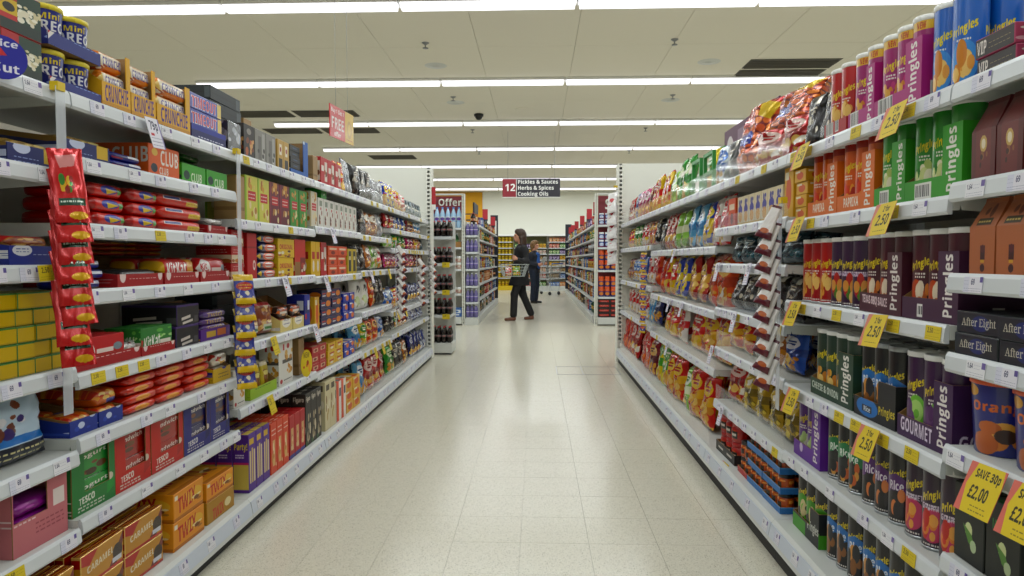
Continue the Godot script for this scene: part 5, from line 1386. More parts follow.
	run(carton(0.22, 0.095, 0.1, "yellow_original"), "biscuit_carton", "yellow carton with red lettering, two high", "carton", -1, y, 3.31, 1, {"stack": 2})
	run(carton(0.16, 0.195, 0.12, "red_brown"), "biscuit_carton", "red and brown carton beside the yellow pair", "carton", -1, y, 3.55, 1)
	# fourth
	y = L3[3]
	bags(-1, y, 3.02, "of biscuits beside the cream trays", [["clear_biscuit", 2, 0.15, 0.15, "see-through red-topped"]], {"m": "glossy", "rows": 1})
	for k in 2:
		run(tray(0.17, 0.17, 0.2, 0.06, "cream_tray"), "display_tray", "cream open tray of dark rolls, %s" % ["next to the clear bags", "next to the blue carton"][k], "tray", -1, y, 3.33 + k * 0.175, 1)
		run(flow("orange_roll", 0.15, 0.06, 0.07), "snack_pack", "dark roll with orange print in the cream tray %s" % ["next to the clear bags", "next to the blue carton"][k], "snack pack", -1, y, 3.34 + k * 0.175, 1, {"stack": 2, "lift": 0.004, "dep": 0.03})
	run(carton(0.085, 0.17, 0.1, "blue_bar"), "biscuit_carton", "upright dark blue carton beside the cream trays", "carton", -1, y, 3.69, 1)
	run(carton(0.22, 0.05, 0.2, "black_flat"), "snack_carton", "flat dark carton piled behind the clear biscuit bags", "carton", -1, y, 3.05, 2, {"dep": 0.2, "stack": 4})
	# fifth
	y = L3[4]
	run(carton(0.11, 0.16, 0.1, "white_cracker"), "biscuit_carton", "white and brown carton behind the hanging yellow bags", "carton", -1, y, 2.8, 1)
	run(tray(0.3, 0.14, 0.12, 0.05, "green_tray"), "display_tray", "lime green tray of breadstick packets", "tray", -1, y, 2.97, 1)
	run(bag("seed_stick", 0.09, 0.14, 0.03, "glossy"), "snack_pack", "yellow and brown breadstick packet in the lime tray", "snack pack", -1, y, 2.98, 3, {"lift": 0.004, "dep": 0.04, "rows": 2, "lean": 0.1})
	run(carton(0.2, 0.215, 0.1, "white_cracker"), "biscuit_carton", "tall white cracker carton with red dots", "carton", -1, y, 3.3, 1)
	run(carton(0.09, 0.2, 0.18, "tan_box"), "shipping_carton", "brown carton behind the yellow oval card", "carton", -1, y, 3.64, 1, {"dep": 0.04})
	# base
	u = run(carton(0.075, 0.255, 0.07, "party_front", "party_side"), "biscuit_carton", "tall purple party stick box with yellow lettering", "carton", -1, LB, 2.86, 3, {"rows": 3, "dep": -0.015, "gap": 0.002})
	u = run(carton(0.075, 0.24, 0.07, "orange_sticks"), "biscuit_carton", "tall orange stick box beside the purple ones", "carton", -1, LB, u + 0.01, 3, {"rows": 3, "dep": -0.015, "gap": 0.002})
	u = run(carton(0.075, 0.22, 0.07, "red_sticks"), "biscuit_carton", "tall red stick box with a blue foot", "carton", -1, LB, u + 0.01, 3, {"rows": 2, "dep": -0.015, "gap": 0.002})
	run(carton(0.085, 0.285, 0.08, "black_cracker"), "biscuit_carton", "tall black cracker box with pale lettering", "carton", -1, LB, u + 0.01, 3, {"rows": 4, "dep": -0.015, "gap": 0.004})

func stock_biscuits_far() -> void:
	# --- bay 4
	var y: float = L4[0]
	run(carton(0.08, 0.15, 0.1, "tan_box"), "snack_carton", "tan carton between the blue stand and the red cartons", "carton", -1, y, 3.86, 1)
	run(carton(0.13, 0.165, 0.1, "red_white"), "snack_carton", "red carton with a white panel on the top shelf", "carton", -1, y, 4.0, 3, {"gap": 0.01})
	bags(-1, y, 4.44, "on the top shelf beside the red cartons", [["bag_yellow", 2, 0.15, 0.2, "plump yellow"], ["bag_silver", 2, 0.18, 0.24, "silver and blue"]], {"rows": 1})
	y = L4[1]
	run(carton(0.125, 0.2, 0.1, "cream_biscuit"), "biscuit_carton", "cream upright carton at the start of the white cartons", "carton", -1, y, 3.8, 1)
	run(carton(0.1, 0.175, 0.1, "white_dot"), "biscuit_carton", "white carton with brown biscuit dots", "carton", -1, y, 3.94, 8, {"gap": 0.006})
	run(carton(0.1, 0.06, 0.1, "mint_pack"), "snack_pack", "green packet lying on the white cartons", "snack pack", -1, y, 4.0, 1, {"lift": 0.176})
	y = L4[2]
	run(carton(0.075, 0.2, 0.1, "yellow_square"), "biscuit_carton", "slim yellow carton beside a white ticket card", "carton", -1, y, 3.81, 2)
	run(carton(0.11, 0.2, 0.1, "red_white"), "biscuit_carton", "red carton with a white panel on the middle shelf", "carton", -1, y, 3.98, 1)
	run(carton(0.2, 0.06, 0.15, "orange_box"), "biscuit_carton", "orange carton in piles of three", "carton", -1, y, 4.12, 2, {"stack": 3})
	run(carton(0.11, 0.17, 0.1, "black_yellow"), "biscuit_carton", "black carton framed in yellow", "carton", -1, y, 4.55, 2)
	y = L4[3]
	run(carton(0.08, 0.19, 0.1, "yellow_small"), "biscuit_carton", "slim yellow carton beside the navy boxes", "carton", -1, y, 3.86, 1)
	run(carton(0.2, 0.055, 0.15, "navy_orange"), "biscuit_carton", "navy box with an orange biscuit, four high", "carton", -1, y, 3.98, 2, {"stack": 4})
	run(carton(0.13, 0.06, 0.15, "blue_orange_box"), "biscuit_carton", "bright blue box with an orange spot, three high", "carton", -1, y, 4.44, 2, {"stack": 3})
	y = L4[4]
	run(carton(0.13, 0.05, 0.15, "red_square"), "biscuit_carton", "small red carton, three high beside the brown carton", "carton", -1, y, 3.8, 2, {"stack": 3})
	run(carton(0.16, 0.045, 0.15, "yellow_square"), "biscuit_carton", "small yellow carton, three high", "carton", -1, y, 4.09, 2, {"stack": 3})
	run(carton(0.13, 0.05, 0.15, "blue_orange_box"), "biscuit_carton", "small blue carton, two high under the navy boxes", "carton", -1, y, 4.44, 2, {"stack": 2})
	run(carton(0.1, 0.29, 0.08, "cream_cracker"), "biscuit_carton", "tall cream cracker box beside the black ones", "carton", -1, LB, 3.92, 2, {"rows": 3, "dep": -0.015})
	run(carton(0.1, 0.25, 0.08, "orange_white"), "biscuit_carton", "tall orange and white box on the base shelf", "carton", -1, LB, 4.15, 2, {"rows": 2, "dep": -0.015})
	run(carton(0.17, 0.07, 0.15, "yellow_small"), "biscuit_carton", "low yellow carton, three high on the base shelf", "carton", -1, LB, 4.38, 2, {"stack": 3, "dep": -0.01})
	# --- bays 5 to 7: bags behind clear risers
	bags(-1, L5[0], 4.86, "on the top shelf near the yellow bags", [["bag_black", 3, 0.19, 0.24, "black and silver"], ["bag_silver", 2, 0.18, 0.2, "silver crinkled"]])
	bags(-1, L6[0], 5.85, "on the top shelf before the dark green ones", [["bag_blue_yellow", 2, 0.19, 0.23, "blue and yellow"], ["bag_yellow", 2, 0.18, 0.2, "tall yellow"], ["bag_white_red", 1, 0.17, 0.18, "white and red"]])
	bags(-1, L6[0], 6.82, "on the top shelf against the white end panel", [["bag_teal", 5, 0.17, 0.16, "dark green"]])
	bags(-1, L5[1], 4.82, "on the second shelf behind the clear riser", [["bag_black", 2, 0.19, 0.2, "glossy black"], ["bag_clear_orange", 2, 0.19, 0.19, "brown nut"], ["bag_silver", 1, 0.19, 0.2, "pale silver"]])
	bags(-1, L6[1], 5.83, "on the second shelf past the clear riser", [["bag_red", 2, 0.19, 0.14, "bright red"], ["bag_blue", 3, 0.18, 0.14, "bright blue"]])
	bags(-1, L6[1], 6.84, "on the second shelf against the end panel", [["bag_maroon", 2, 0.18, 0.14, "deep maroon"], ["bag_light_blue", 2, 0.18, 0.13, "pale blue"]])
	bags(-1, L5[2], 4.82, "on the third shelf above the white bags", [["bag_black", 2, 0.19, 0.19, "coffee black"], ["bag_clear_orange", 1, 0.19, 0.19, "toasted orange"], ["bag_light_green", 1, 0.19, 0.19, "pale green"], ["bag_white_red", 1, 0.18, 0.19, "white red-striped"]])
	bags(-1, L6[2], 5.83, "on the third shelf behind the hanging strip", [["bag_light_green", 2, 0.19, 0.15, "light green"], ["bag_green", 3, 0.18, 0.15, "leaf green"]])
	bags(-1, L6[2], 6.84, "on the third shelf against the end panel", [["bag_pink", 2, 0.19, 0.15, "bright pink"], ["bag_orange", 2, 0.19, 0.15, "orange"], ["bag_teal", 1, 0.17, 0.15, "teal"]])
	run(bag("white_bag", 0.22, 0.235, 0.1, "glossy"), "snack_bag", "large white bag with green print on the fourth shelf", "snack bag", -1, L5[3], 4.86, 2, {"rows": 2, "lean": 0.1, "lift": 0.004, "dep": 0.04})
	bags(-1, L5[3], 5.32, "beside the large white bags", [["bag_orange", 1, 0.17, 0.23, "orange folded"], ["bag_black", 2, 0.15, 0.23, "slim black"]])
	bags(-1, L6[3], 5.83, "on the fourth shelf behind the maroon strip", [["bag_pink", 3, 0.18, 0.2, "hot pink"], ["bag_purple", 2, 0.18, 0.2, "purple"]])
	bags(-1, L6[3], 6.84, "on the fourth shelf by the end panel", [["bag_pink", 2, 0.19, 0.2, "magenta"], ["bag_maroon", 3, 0.18, 0.18, "wine red"]])
	bags(-1, L5[4], 4.83, "behind the low riser above the red ones", [["bag_light_blue", 1, 0.2, 0.2, "light blue"], ["bag_yellow_green", 1, 0.19, 0.19, "yellow and green"], ["bag_orange", 2, 0.19, 0.19, "two-tone orange"], ["bag_white_blue", 1, 0.18, 0.19, "white and blue"]])
	bags(-1, L6[4], 5.83, "behind the low riser near the gondola end", [["bag_white_blue", 2, 0.19, 0.18, "frosty white"], ["bag_yellow", 1, 0.19, 0.18, "small yellow"], ["bag_navy_silver", 2, 0.19, 0.18, "navy silver-striped"]])
	bags(-1, L6[4], 6.84, "on the fifth shelf at the gondola end", [["bag_navy", 5, 0.18, 0.19, "navy blue"]])
	bags(-1, L6[5], 5.83, "on the lowest hung shelf", [["bag_black", 2, 0.19, 0.15, "small black"], ["bag_green", 1, 0.19, 0.15, "small green"], ["bag_white_red", 2, 0.19, 0.15, "small white"]])
	bags(-1, L6[5], 6.84, "on the lowest hung shelf by the end panel", [["bag_navy_silver", 5, 0.18, 0.17, "blue and silver"]])
	bags(-1, LB, 4.82, "on the base shelf under the price flags", [["bag_light_blue", 1, 0.19, 0.26, "tall pale blue"], ["bag_red", 3, 0.22, 0.26, "big red"]], {"dep": 0.0})
	bags(-1, LB, 5.83, "on the base shelf beside the big red ones", [["bag_green", 1, 0.22, 0.25, "big green"], ["bag_black", 2, 0.2, 0.24, "big black"], ["bag_clear_orange", 1, 0.2, 0.22, "big brown"]], {"dep": 0.0})
	bags(-1, LB, 6.84, "on the base shelf at the gondola end", [["bag_navy", 3, 0.2, 0.24, "big navy"], ["bag_navy_silver", 2, 0.18, 0.22, "big silver-blue"]], {"dep": 0.0})

func stock_tubes() -> void:
	# --- bay 1: boxed chocolates
	var y: float = R1[0]
	run(carton(0.13, 0.12, 0.15, "berry_box"), "chocolate_box", "cream chocolate box with dark berries on the top shelf", "box", 1, y, 1.26, 1)
	run(carton(0.125, 0.042, 0.14, "choc_vip", "choc_lid"), "chocolate_box", "dark chocolate box with a pink lid, two high", "box", 1, y, 1.41, 1, {"stack": 2})
	run(tube("tube_blue"), "crisp_tube", "blue crisp tube standing behind the dark chocolate boxes", "crisp tube", 1, y, 1.38, 2, {"dep": 0.18, "yaw": 0.5})
	y = R1[1]
	run(pouch("maroon_pouch", 0.078, 0.175, 0.07), "chocolate_pouch", "maroon gable-topped chocolate pouch", "pouch", 1, y, 1.385, 2)
	run(pouch("gold_pouch", 0.08, 0.17, 0.07), "chocolate_pouch", "gold gable-topped pouch beside the maroon pair", "pouch", 1, y, 1.295, 1)
	y = R1[2]
	run(pouch("copper_pouch", 0.082, 0.165, 0.07), "chocolate_pouch", "copper coloured chocolate pouch with a bottle picture", "pouch", 1, y, 1.372, 2, {"gap": 0.006})
	run(jar("small_c", 0.035, 0.05, "teal_lid"), "sweet_jar", "small teal jar stacked beside the copper pouches", "jar", 1, y, 1.285, 1, {"stack": 3})
	y = R1[3]
	run(carton(0.145, 0.048, 0.17, "after_eight", "black_flat", "glossy"), "chocolate_box", "dark mint chocolate box with cream script", "box", 1, y, 1.27, 2, {"stack": 2, "dep": 0.005})
	y = R1[4]
	run(tub("choc_orange_tub", 0.052, 0.06, 0.165, "orange_lid"), "chocolate_tub", "blue chocolate tub with an orange lid", "tub", 1, y, 1.305, 2, {"gap": 0.01, "dep": 0.015, "yaw": 0.75})
	y = R1[5]
	run(carton(0.105, 0.17, 0.08, "mint_box"), "chocolate_box", "black and green mint chocolate box on the low shelf", "box", 1, y, 1.35, 2, {"dep": 0.015, "rows": 2})
	run(carton(0.2, 0.2, 0.2, "mint_box"), "chocolate_box", "large black mint box on the base below the others", "box", 1, RB, 1.3, 1, {"dep": 0.0})
	# --- bay 2: tubes, from the chocolate end away
	y = R2[0]
	var u := 1.585
	u = tubes("tube_blue", "", y, u, 2, "bright blue", {"where": "on the top shelf beside the magenta tray", "rows": 2}) + 0.0
	u = tubes("tube_magenta", "tray_magenta", y, u + 0.005, 3, "magenta yellow-topped", {"tray": "large magenta", "where": "beside the blue ones"})
	u = tubes("tube_magenta", "tray_magenta", y, u, 2, "magenta and gold", {"tray": "small magenta", "where": "in the smaller magenta tray", "ear": 0.3})
	u = tubes("tube_red", "tray_red", y, u + 0.01, 2, "plain red", {"tray": "bright red", "th": 0.1, "ear": 0.0, "where": "on the top shelf in a red tray"})
	bags(1, y, u + 0.02, "beside the red tubes on the top shelf", [["bag_black", 2, 0.16, 0.19, "crumpled shiny black"]], {"rows": 2})
	y = R2[1]
	u = 1.58
	u = tubes("tube_green", "tray_green", y, u, 3, "green", {"tray": "green bar-coded", "where": "beside the maroon pouches"})
	u = tubes("tube_green", "tray_green", y, u, 2, "leaf green", {"tray": "narrow green", "ear": 0.42, "where": "in the narrow green tray"})
	u = tubes("tube_orange", "tray_orange", y, u, 3, "orange paprika", {"tray": "orange", "where": "beside the green trays"})
	u = tubes("tube_orange", "tray_orange", y, u, 3, "orange-red", {"tray": "second orange", "where": "in the second orange tray"})
	run(carton(0.1, 0.045, 0.1, "yellow_small"), "snack_carton", "small yellow carton in a pile of four at the post", "carton", 1, y, u + 0.01, 1, {"stack": 4})
	y = R2[2]
	u = 1.58
	u = tubes("tube_bbq", "tray_plum", y, u, 3, "plum", {"tray": "plum", "where": "beside the dark mint boxes", "ear": 0.34})
	u = tubes("tube_bbq", "tray_bbq", y, u, 3, "maroon barbecue", {"tray": "maroon", "where": "in the barbecue tray"})
	u = tubes("tube_gourmet", "", y, u + 0.005, 3, "dark purple pink-banded", {"where": "standing loose beside the red ones"})
	u = tubes("tube_red", "", y, u, 3, "cherry red", {"where": "standing loose at the post"})
	y = R2[3]
	u = 1.59
	u = tubes("tube_lime", "tray_gourmet", y, u, 3, "purple lime-pictured", {"tray": "dark purple gourmet", "where": "beside the orange-lidded tubs"})
	u = tubes("tube_rice_blue", "tray_rice", y, u + 0.01, 3, "black blue-banded", {"tray": "black and blue", "th": 0.12, "ear": 0.4, "where": "in the black tray"})
	u = tubes("tube_dkgreen", "tray_dkgreen", y, u + 0.01, 4, "bottle green", {"tray": "bottle green", "where": "in the bottle green tray"})
	y = R2[4]
	u = 1.585
	u = tubes("tube_tomato", "", y, u, 3, "dark purple tomato-pictured", {"where": "beside the black mint boxes"})
	u = tubes("tube_rice_purple", "", y, u, 3, "black purple-banded", {"where": "standing loose on the low shelf"})
	u = tubes("tube_rice_green", "", y, u, 3, "black green-banded", {"where": "standing loose beside the purple tray"})
	u = tubes("tube_purple", "tray_purple", y, u + 0.01, 3, "bright purple", {"tray": "bright purple", "th": 0.2, "where": "in the bright purple tray"})
	y = RB
	u = 1.58
	u = tubes("tube_rice_blue", "", y, u, 6, "black blue-waisted", {"where": "on the base shelf", "dep": 0.018, "rows": 3})
	u = tubes("tube_rice_blue", "", y, u + 0.01, 3, "black and blue", {"where": "on the base beside the lime tray", "dep": 0.018, "rows": 3})
	u = tubes("tube_lime_black", "tray_lime_black", y, u + 0.005, 3, "black lime-banded", {"tray": "black and lime", "th": 0.12, "dep": 0.016, "rows": 3, "where": "in the base tray"})

func stock_crisps() -> void:
	# --- bay 3
	var y: float = R3[0]
	bags(1, y, 2.64, "on the top shelf in front of the purple board", [["bag_red", 2, 0.3, 0.17, "wide red", 0.13], ["bag_hex", 1, 0.38, 0.36, "tall orange patterned", 0.14]], {"rows": 1, "lean": 0.2})
	run(bag("bag_hex", 0.5, 0.17, 0.13), "snack_bag", "orange patterned bag lying over the wide red ones", "snack bag", 1, y, 2.7, 1, {"dep": 0.08, "lift": 0.165, "lean": 0.5})
	run(carton(1.0, 0.44, 0.01, "purple_board"), "header_board", "dark purple board with white panels behind the top crisps", "sign", 1, y, 3.52, 1, {"dep": 0.285, "jit": 0.0})
	y = R3[1]
	run(carton(0.082, 0.135, 0.08, "hex_box"), "snack_carton", "cream carton with blue and yellow hexagons", "carton", 1, y, 2.7, 7, {"gap": 0.003, "rows": 2})
	run(carton(0.09, 0.19, 0.08, "yellow_small"), "snack_carton", "yellow carton beside the hexagon cartons", "carton", 1, y, 2.59, 1)
	run(carton(0.12, 0.14, 0.08, "orange_box"), "snack_carton", "orange carton at the far end of the hexagon cartons", "carton", 1, y, 3.33, 1)
	bags(1, R3[2], 2.62, "on the shelf under the hexagon cartons", [["bag_teal", 5, 0.19, 0.16, "dark teal"]], {"rows": 2, "lean": 0.3})
	bags(1, R3[3], 2.62, "on the shelf under the teal ones", [["bag_black", 5, 0.19, 0.17, "black coffee-coloured"]], {"rows": 2, "lean": 0.3})
	bags(1, R3[4], 2.6, "behind the tall clear riser", [["bag_blue", 1, 0.19, 0.18, "blue"], ["bag_clear_orange", 1, 0.19, 0.17, "copper"], ["bag_silver", 1, 0.2, 0.18, "shiny silver"], ["bag_red_yellow", 2, 0.19, 0.18, "red and yellow"]])
	bags(1, R3[5], 2.6, "behind the riser above the dip jars", [["bag_gold", 4, 0.18, 0.19, "gold foil"], ["bag_red", 1, 0.22, 0.22, "scarlet"]])
	# base: dip jars in trays
	var u := 2.62
	for k in 2:
		for lv in 3:
			run(tray(0.2, 0.026, 0.14, 0.026, "blue_jar_tray"), "jar_tray", "blue tray of dip jars, level %s of the pile %s" % [["one", "two", "three"][lv], ["by the lime tubes", "by the red tray"][k]], "tray", 1, RB, u, 1, {"dep": 0.0, "lift": lv * 0.077})
			run(jar("jar_dip", 0.031, 0.072, "black_lid"), "dip_jar", "dip jar with a black lid in the blue trays %s" % ["by the lime tubes", "by the red tray"][k], "jar", 1, RB, u + 0.005, 3, {"dep": 0.005, "rows": 2, "gap": 0.001, "lift": lv * 0.077 + 0.0035, "back": 0.001})
		u += 0.206
	run(tray(0.14, 0.026, 0.14, 0.026, "red_jar_tray"), "jar_tray", "red tray of dip jars beside the blue trays", "tray", 1, RB, u, 1, {"dep": 0.0})
	run(jar("jar_dip", 0.031, 0.072, "red_lid"), "dip_jar", "dip jar with a red lid in the red tray", "jar", 1, RB, u + 0.006, 2, {"dep": 0.005, "rows": 2, "gap": 0.001, "lift": 0.0035, "back": 0.001})
	run(jar("jar_dip", 0.031, 0.072, "red_lid"), "dip_jar", "dip jar with a red lid on top of the others", "jar", 1, RB, u + 0.006, 2, {"dep": 0.005, "rows": 2, "gap": 0.001, "lift": 0.0762, "back": 0.001})
	u += 0.2
	run(tray(0.31, 0.05, 0.16, 0.05, "black_jar_tray"), "jar_tray", "black tray with white labels under the salsa jars", "tray", 1, RB, u, 1, {"dep": 0.0})
	run(jar("jar_red", 0.046, 0.1, "red_lid"), "salsa_jar", "red salsa jar with a red lid in the black tray", "jar", 1, RB, u + 0.008, 3, {"dep": 0.006, "gap": 0.004, "lift": 0.0035})
	run(jar("jar_red", 0.046, 0.1, "red_lid"), "salsa_jar", "red salsa jar stacked on the first three", "jar", 1, RB, u + 0.008, 3, {"dep": 0.006, "gap": 0.004, "lift": 0.1045})
	# --- bays 4 and 5
	y = R4[0]
	var st := surf()
	for x in [-0.1, 0.1]:
		box(st, Vector3(x - 0.008, 0, -0.01), Vector3(x + 0.008, 0.23, 0.01))
	for yy in [0.0, 0.1, 0.21]:
		box(st, Vector3(-0.1, yy, -0.01), Vector3(0.1, yy + 0.02, 0.01))
	var frame := done(st)
	for k in 2:
		var f := thing("crisp_merchandiser", "green ladder-shaped display frame %s" % ["beside the tall orange bag", "beside the green and yellow bags"][k], "display frame", spot(1, 4.0 + k * 0.3, y + 0.001, 0.06), face_turn(1))
		part("frame", frame, M.green_frame, f)
	bags(1, y, 3.76, "behind the green frames", [["bag_black", 1, 0.18, 0.24, "black"], ["bag_white_blue", 1, 0.2, 0.24, "pale blue"], ["bag_yellow_green", 1, 0.2, 0.26, "yellow and lime"]], {"dep": 0.1, "rows": 1})
	bags(1, y, 4.6, "on the top shelf past the green frames", [["bag_green", 2, 0.22, 0.27, "plump green"], ["bag_light_green", 1, 0.2, 0.22, "pale green"], ["bag_yellow", 2, 0.2, 0.24, "yellow-orange"]])
	y = R4[1]
	bags(1, y, 3.6, "on the second shelf beside the orange carton", [["bag_white_red", 2, 0.18, 0.23, "white, red and black"], ["bag_blue_yellow", 1, 0.22, 0.27, "tall blue and yellow"], ["bag_light_blue", 2, 0.2, 0.24, "sky blue"]])
	bags(1, y, 4.6, "on the second shelf past the sky blue ones", [["bag_light_green", 2, 0.2, 0.22, "soft green"], ["bag_red", 2, 0.19, 0.24, "tall red"], ["bag_black", 1, 0.18, 0.2, "dark"]])
	y = R4[2]
	bags(1, y, 3.6, "on the third shelf beside the teal ones", [["bag_orange", 2, 0.24, 0.26, "large orange"], ["bag_red_gold", 2, 0.23, 0.26, "red and gold ridged"]])
	bags(1, y, 4.6, "on the third shelf past the ridged ones", [["bag_blue_yellow", 2, 0.2, 0.25, "blue with yellow logo"], ["bag_yellow", 2, 0.22, 0.26, "lemon yellow"], ["bag_red_orange", 1, 0.2, 0.24, "burnt orange"]])
	y = R4[3]
	bags(1, y, 3.6, "on the fourth shelf with a blue foot", [["bag_red_yellow", 3, 0.24, 0.25, "red, yellow and blue"], ["bag_yellow", 1, 0.2, 0.23, "golden"]])
	bags(1, y, 4.6, "on the fourth shelf past the blue-footed ones", [["bag_white_red", 1, 0.22, 0.25, "white and crimson"], ["bag_yellow", 3, 0.22, 0.24, "bright yellow"]])
	bags(1, RB, 3.82, "on the base shelf beside the salsa jars", [["bag_red_yellow", 2, 0.24, 0.27, "red and cream"], ["bag_light_green", 1, 0.24, 0.24, "cream and green"]], {"dep": 0.0})
	bags(1, RB, 4.6, "on the base shelf in the middle of the gondola", [["bag_red_yellow", 2, 0.22, 0.26, "crinkled red"], ["bag_yellow_green", 2, 0.26, 0.34, "large yellow green-banded"]], {"dep": 0.0})
	# --- bays 6 and 7
	bags(1, R6[0], 5.6, "on the top shelf past the green ones", [["bag_yellow", 2, 0.2, 0.26, "mustard"], ["bag_maroon", 1, 0.2, 0.24, "claret"], ["bag_pink", 2, 0.19, 0.22, "rosy pink"]])
	bags(1, R6[0], 6.6, "on the top shelf by the white end post", [["bag_pink", 1, 0.2, 0.24, "pale pink"], ["bag_blue", 1, 0.2, 0.24, "royal blue"], ["bag_red", 3, 0.19, 0.22, "red and white"]])
	bags(1, R6[1], 5.6, "on the second shelf near the yellow strip", [["bag_black", 1, 0.18, 0.2, "night black"], ["bag_orange", 2, 0.2, 0.23, "amber"], ["bag_white_red", 2, 0.19, 0.22, "white-topped"]])
	bags(1, R6[1], 6.6, "on the second shelf by the white end post", [["bag_green", 2, 0.19, 0.2, "grass green"], ["bag_yellow", 3, 0.19, 0.18, "pale yellow"]])
	bags(1, R6[2], 5.6, "on the third shelf near the yellow strip", [["bag_red_orange", 1, 0.2, 0.22, "flame orange"], ["bag_white_red", 2, 0.2, 0.22, "chequered white"], ["bag_blue", 2, 0.19, 0.22, "mid blue"]])
	bags(1, R6[2], 6.6, "on the third shelf by the white end post", [["bag_white_blue", 3, 0.19, 0.2, "icy blue"], ["bag_maroon", 2, 0.19, 0.2, "dull red"]])
	bags(1, R6[3], 5.6, "on the fourth shelf near the yellow strip", [["bag_navy", 1, 0.2, 0.22, "inky blue"], ["bag_light_blue", 2, 0.2, 0.22, "clear blue"], ["bag_white_red", 2, 0.19, 0.22, "red-flashed white"]])
	bags(1, R6[3], 6.6, "on the fourth shelf by the white end post", [["bag_white_red", 5, 0.19, 0.22, "white and maroon"]])
	bags(1, RB, 5.6, "heaped on the base shelf near the gondola end", [["bag_maroon", 1, 0.2, 0.26, "dark plum"], ["bag_red_orange", 3, 0.24, 0.3, "big red-orange"]], {"dep": 0.0})
	bags(1, RB, 6.6, "heaped on the base shelf by the white end post", [["bag_red", 2, 0.24, 0.3, "big scarlet"], ["bag_red_orange", 2, 0.24, 0.3, "big orange"]], {"dep": 0.0})

# a hanging plastic strip with bags clipped to it one below the other
func clip_strip(side: int, u: float, top: float, length: float, out: float, words: String, print: String, w: float, h: float, y0: float, n: int, step: float, material := "glossy", roll := 0.0) -> void:
	var t := thing("clip_strip", "clear hanging strip carrying the %s bags" % words, "clip strip", spot(side, u, top, -out), face_turn(side))
	part("strip", box_mesh(Vector3(-0.018, -length, -0.0006), Vector3(0.018, 0.0, 0.0006)), M.film, t)
	part("clip", box_mesh(Vector3(-0.014, -0.01, -out * 0.6), Vector3(0.014, 0.012, 0.004)), M.yellow_frame, t)
	for i in n:
		var b: Node3D = bag(print, w, h, w * (0.22 if absf(roll) < 0.3 else 0.4), material, 0.45 if absf(roll) > 0.3 else 0.0).node.duplicate()
		b.name = numbered("hanging_bag")
		add_child(b)
		b.rotation = Vector3(rng.randf_range(-0.34, -0.26), face_turn(side) + rng.randf_range(-0.06, 0.06) + side * 0.8, roll + rng.randf_range(-0.04, 0.04))
		b.position = spot(side, u - 0.012, y0 - i * step, -out - 0.014) - b.basis * Vector3(0, h, 0)
		tag(b, "%s bag clipped to its hanging strip" % words, "snack bag", words + " bags on the hanging strip")

func stock_strips() -> void:
	clip_strip(-1, 1.725, 1.585, 0.85, 0.03, "red pretzel", "peperoni_bag", 0.078, 0.2, 1.425, 8, 0.052, "foil", 0.06)
	clip_strip(-1, 2.77, 1.585, 0.9, 0.03, "yellow and blue nut", "nut_bag", 0.085, 0.125, 1.08, 6, 0.07, "glossy")
	clip_strip(1, 2.565, 1.36, 0.78, 0.035, "white and maroon", "maroon_white_bag", 0.068, 0.13, 1.34, 10, 0.062, "glossy", -0.32)
	clip_strip(-1, 5.83, 1.32, 0.75, 0.04, "small white and wine-red", "maroon_white_bag", 0.065, 0.12, 1.27, 9, 0.068, "glossy", 0.5)
	clip_strip(-1, 6.85, 1.30, 0.6, 0.04, "far white and wine-red", "maroon_white_bag", 0.065, 0.12, 1.16, 6, 0.075, "glossy", 0.5)
	clip_strip(-1, 7.70, 1.40, 0.6, 0.03, "last white and wine-red", "maroon_white_bag", 0.06, 0.12, 1.25, 6, 0.08, "glossy", 0.5)
	clip_strip(1, 5.72, 1.32, 0.75, 0.03, "yellow and navy", "nut_bag", 0.06, 0.075, 1.2, 8, 0.085, "glossy")
	clip_strip(1, 7.6, 1.95, 0.6, 0.085, "white crumpled", "bag_white_plain", 0.13, 0.24, 1.88, 5, 0.14, "glossy", 0.15)

# ------------------------------------------------------------------ beyond the gondola ends
func letters(text: String, size: float, m: Material, parent: Node, at: Vector3, called := "lettering") -> MeshInstance3D:
	var t := TextMesh.new()
	t.font = bold
	t.text = text
	t.font_size = 64
	t.pixel_size = size / 64.0
	t.depth = 0.004
	t.curve_step = 2.0
	t.horizontal_alignment = HORIZONTAL_ALIGNMENT_LEFT
	var o := part(called, t, m, parent)
	o.position = at
	return o

# put one copy of a good at a place in the room
func stand(p: Dictionary, called: String, label: String, category: String, at: Vector3, turn := 0.0, group := "") -> Node3D:
	var c: Node3D = p.node.duplicate()
	c.name = numbered(called)
	add_child(c)
	c.position = at
	c.rotation.y = turn
	tag(c, label, category, group)
	return c

func shelf_board(parent: Node3D, x0: float, x1: float, z0: float, z1: float, h: float) -> void:
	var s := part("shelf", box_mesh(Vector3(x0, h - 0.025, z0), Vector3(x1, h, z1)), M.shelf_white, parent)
	part("price_rail", box_mesh(Vector3(x0 + 0.002, h - 0.034, z1 + 0.001), Vector3(x1 - 0.002, h + 0.001, z1 + 0.01), 0.002), M.lip, s)

func far_end() -> void:
	signs()
	drinks()
	offer_end()
	sauce_end()
	far_gondolas()
	back_shelves()
	trolley()

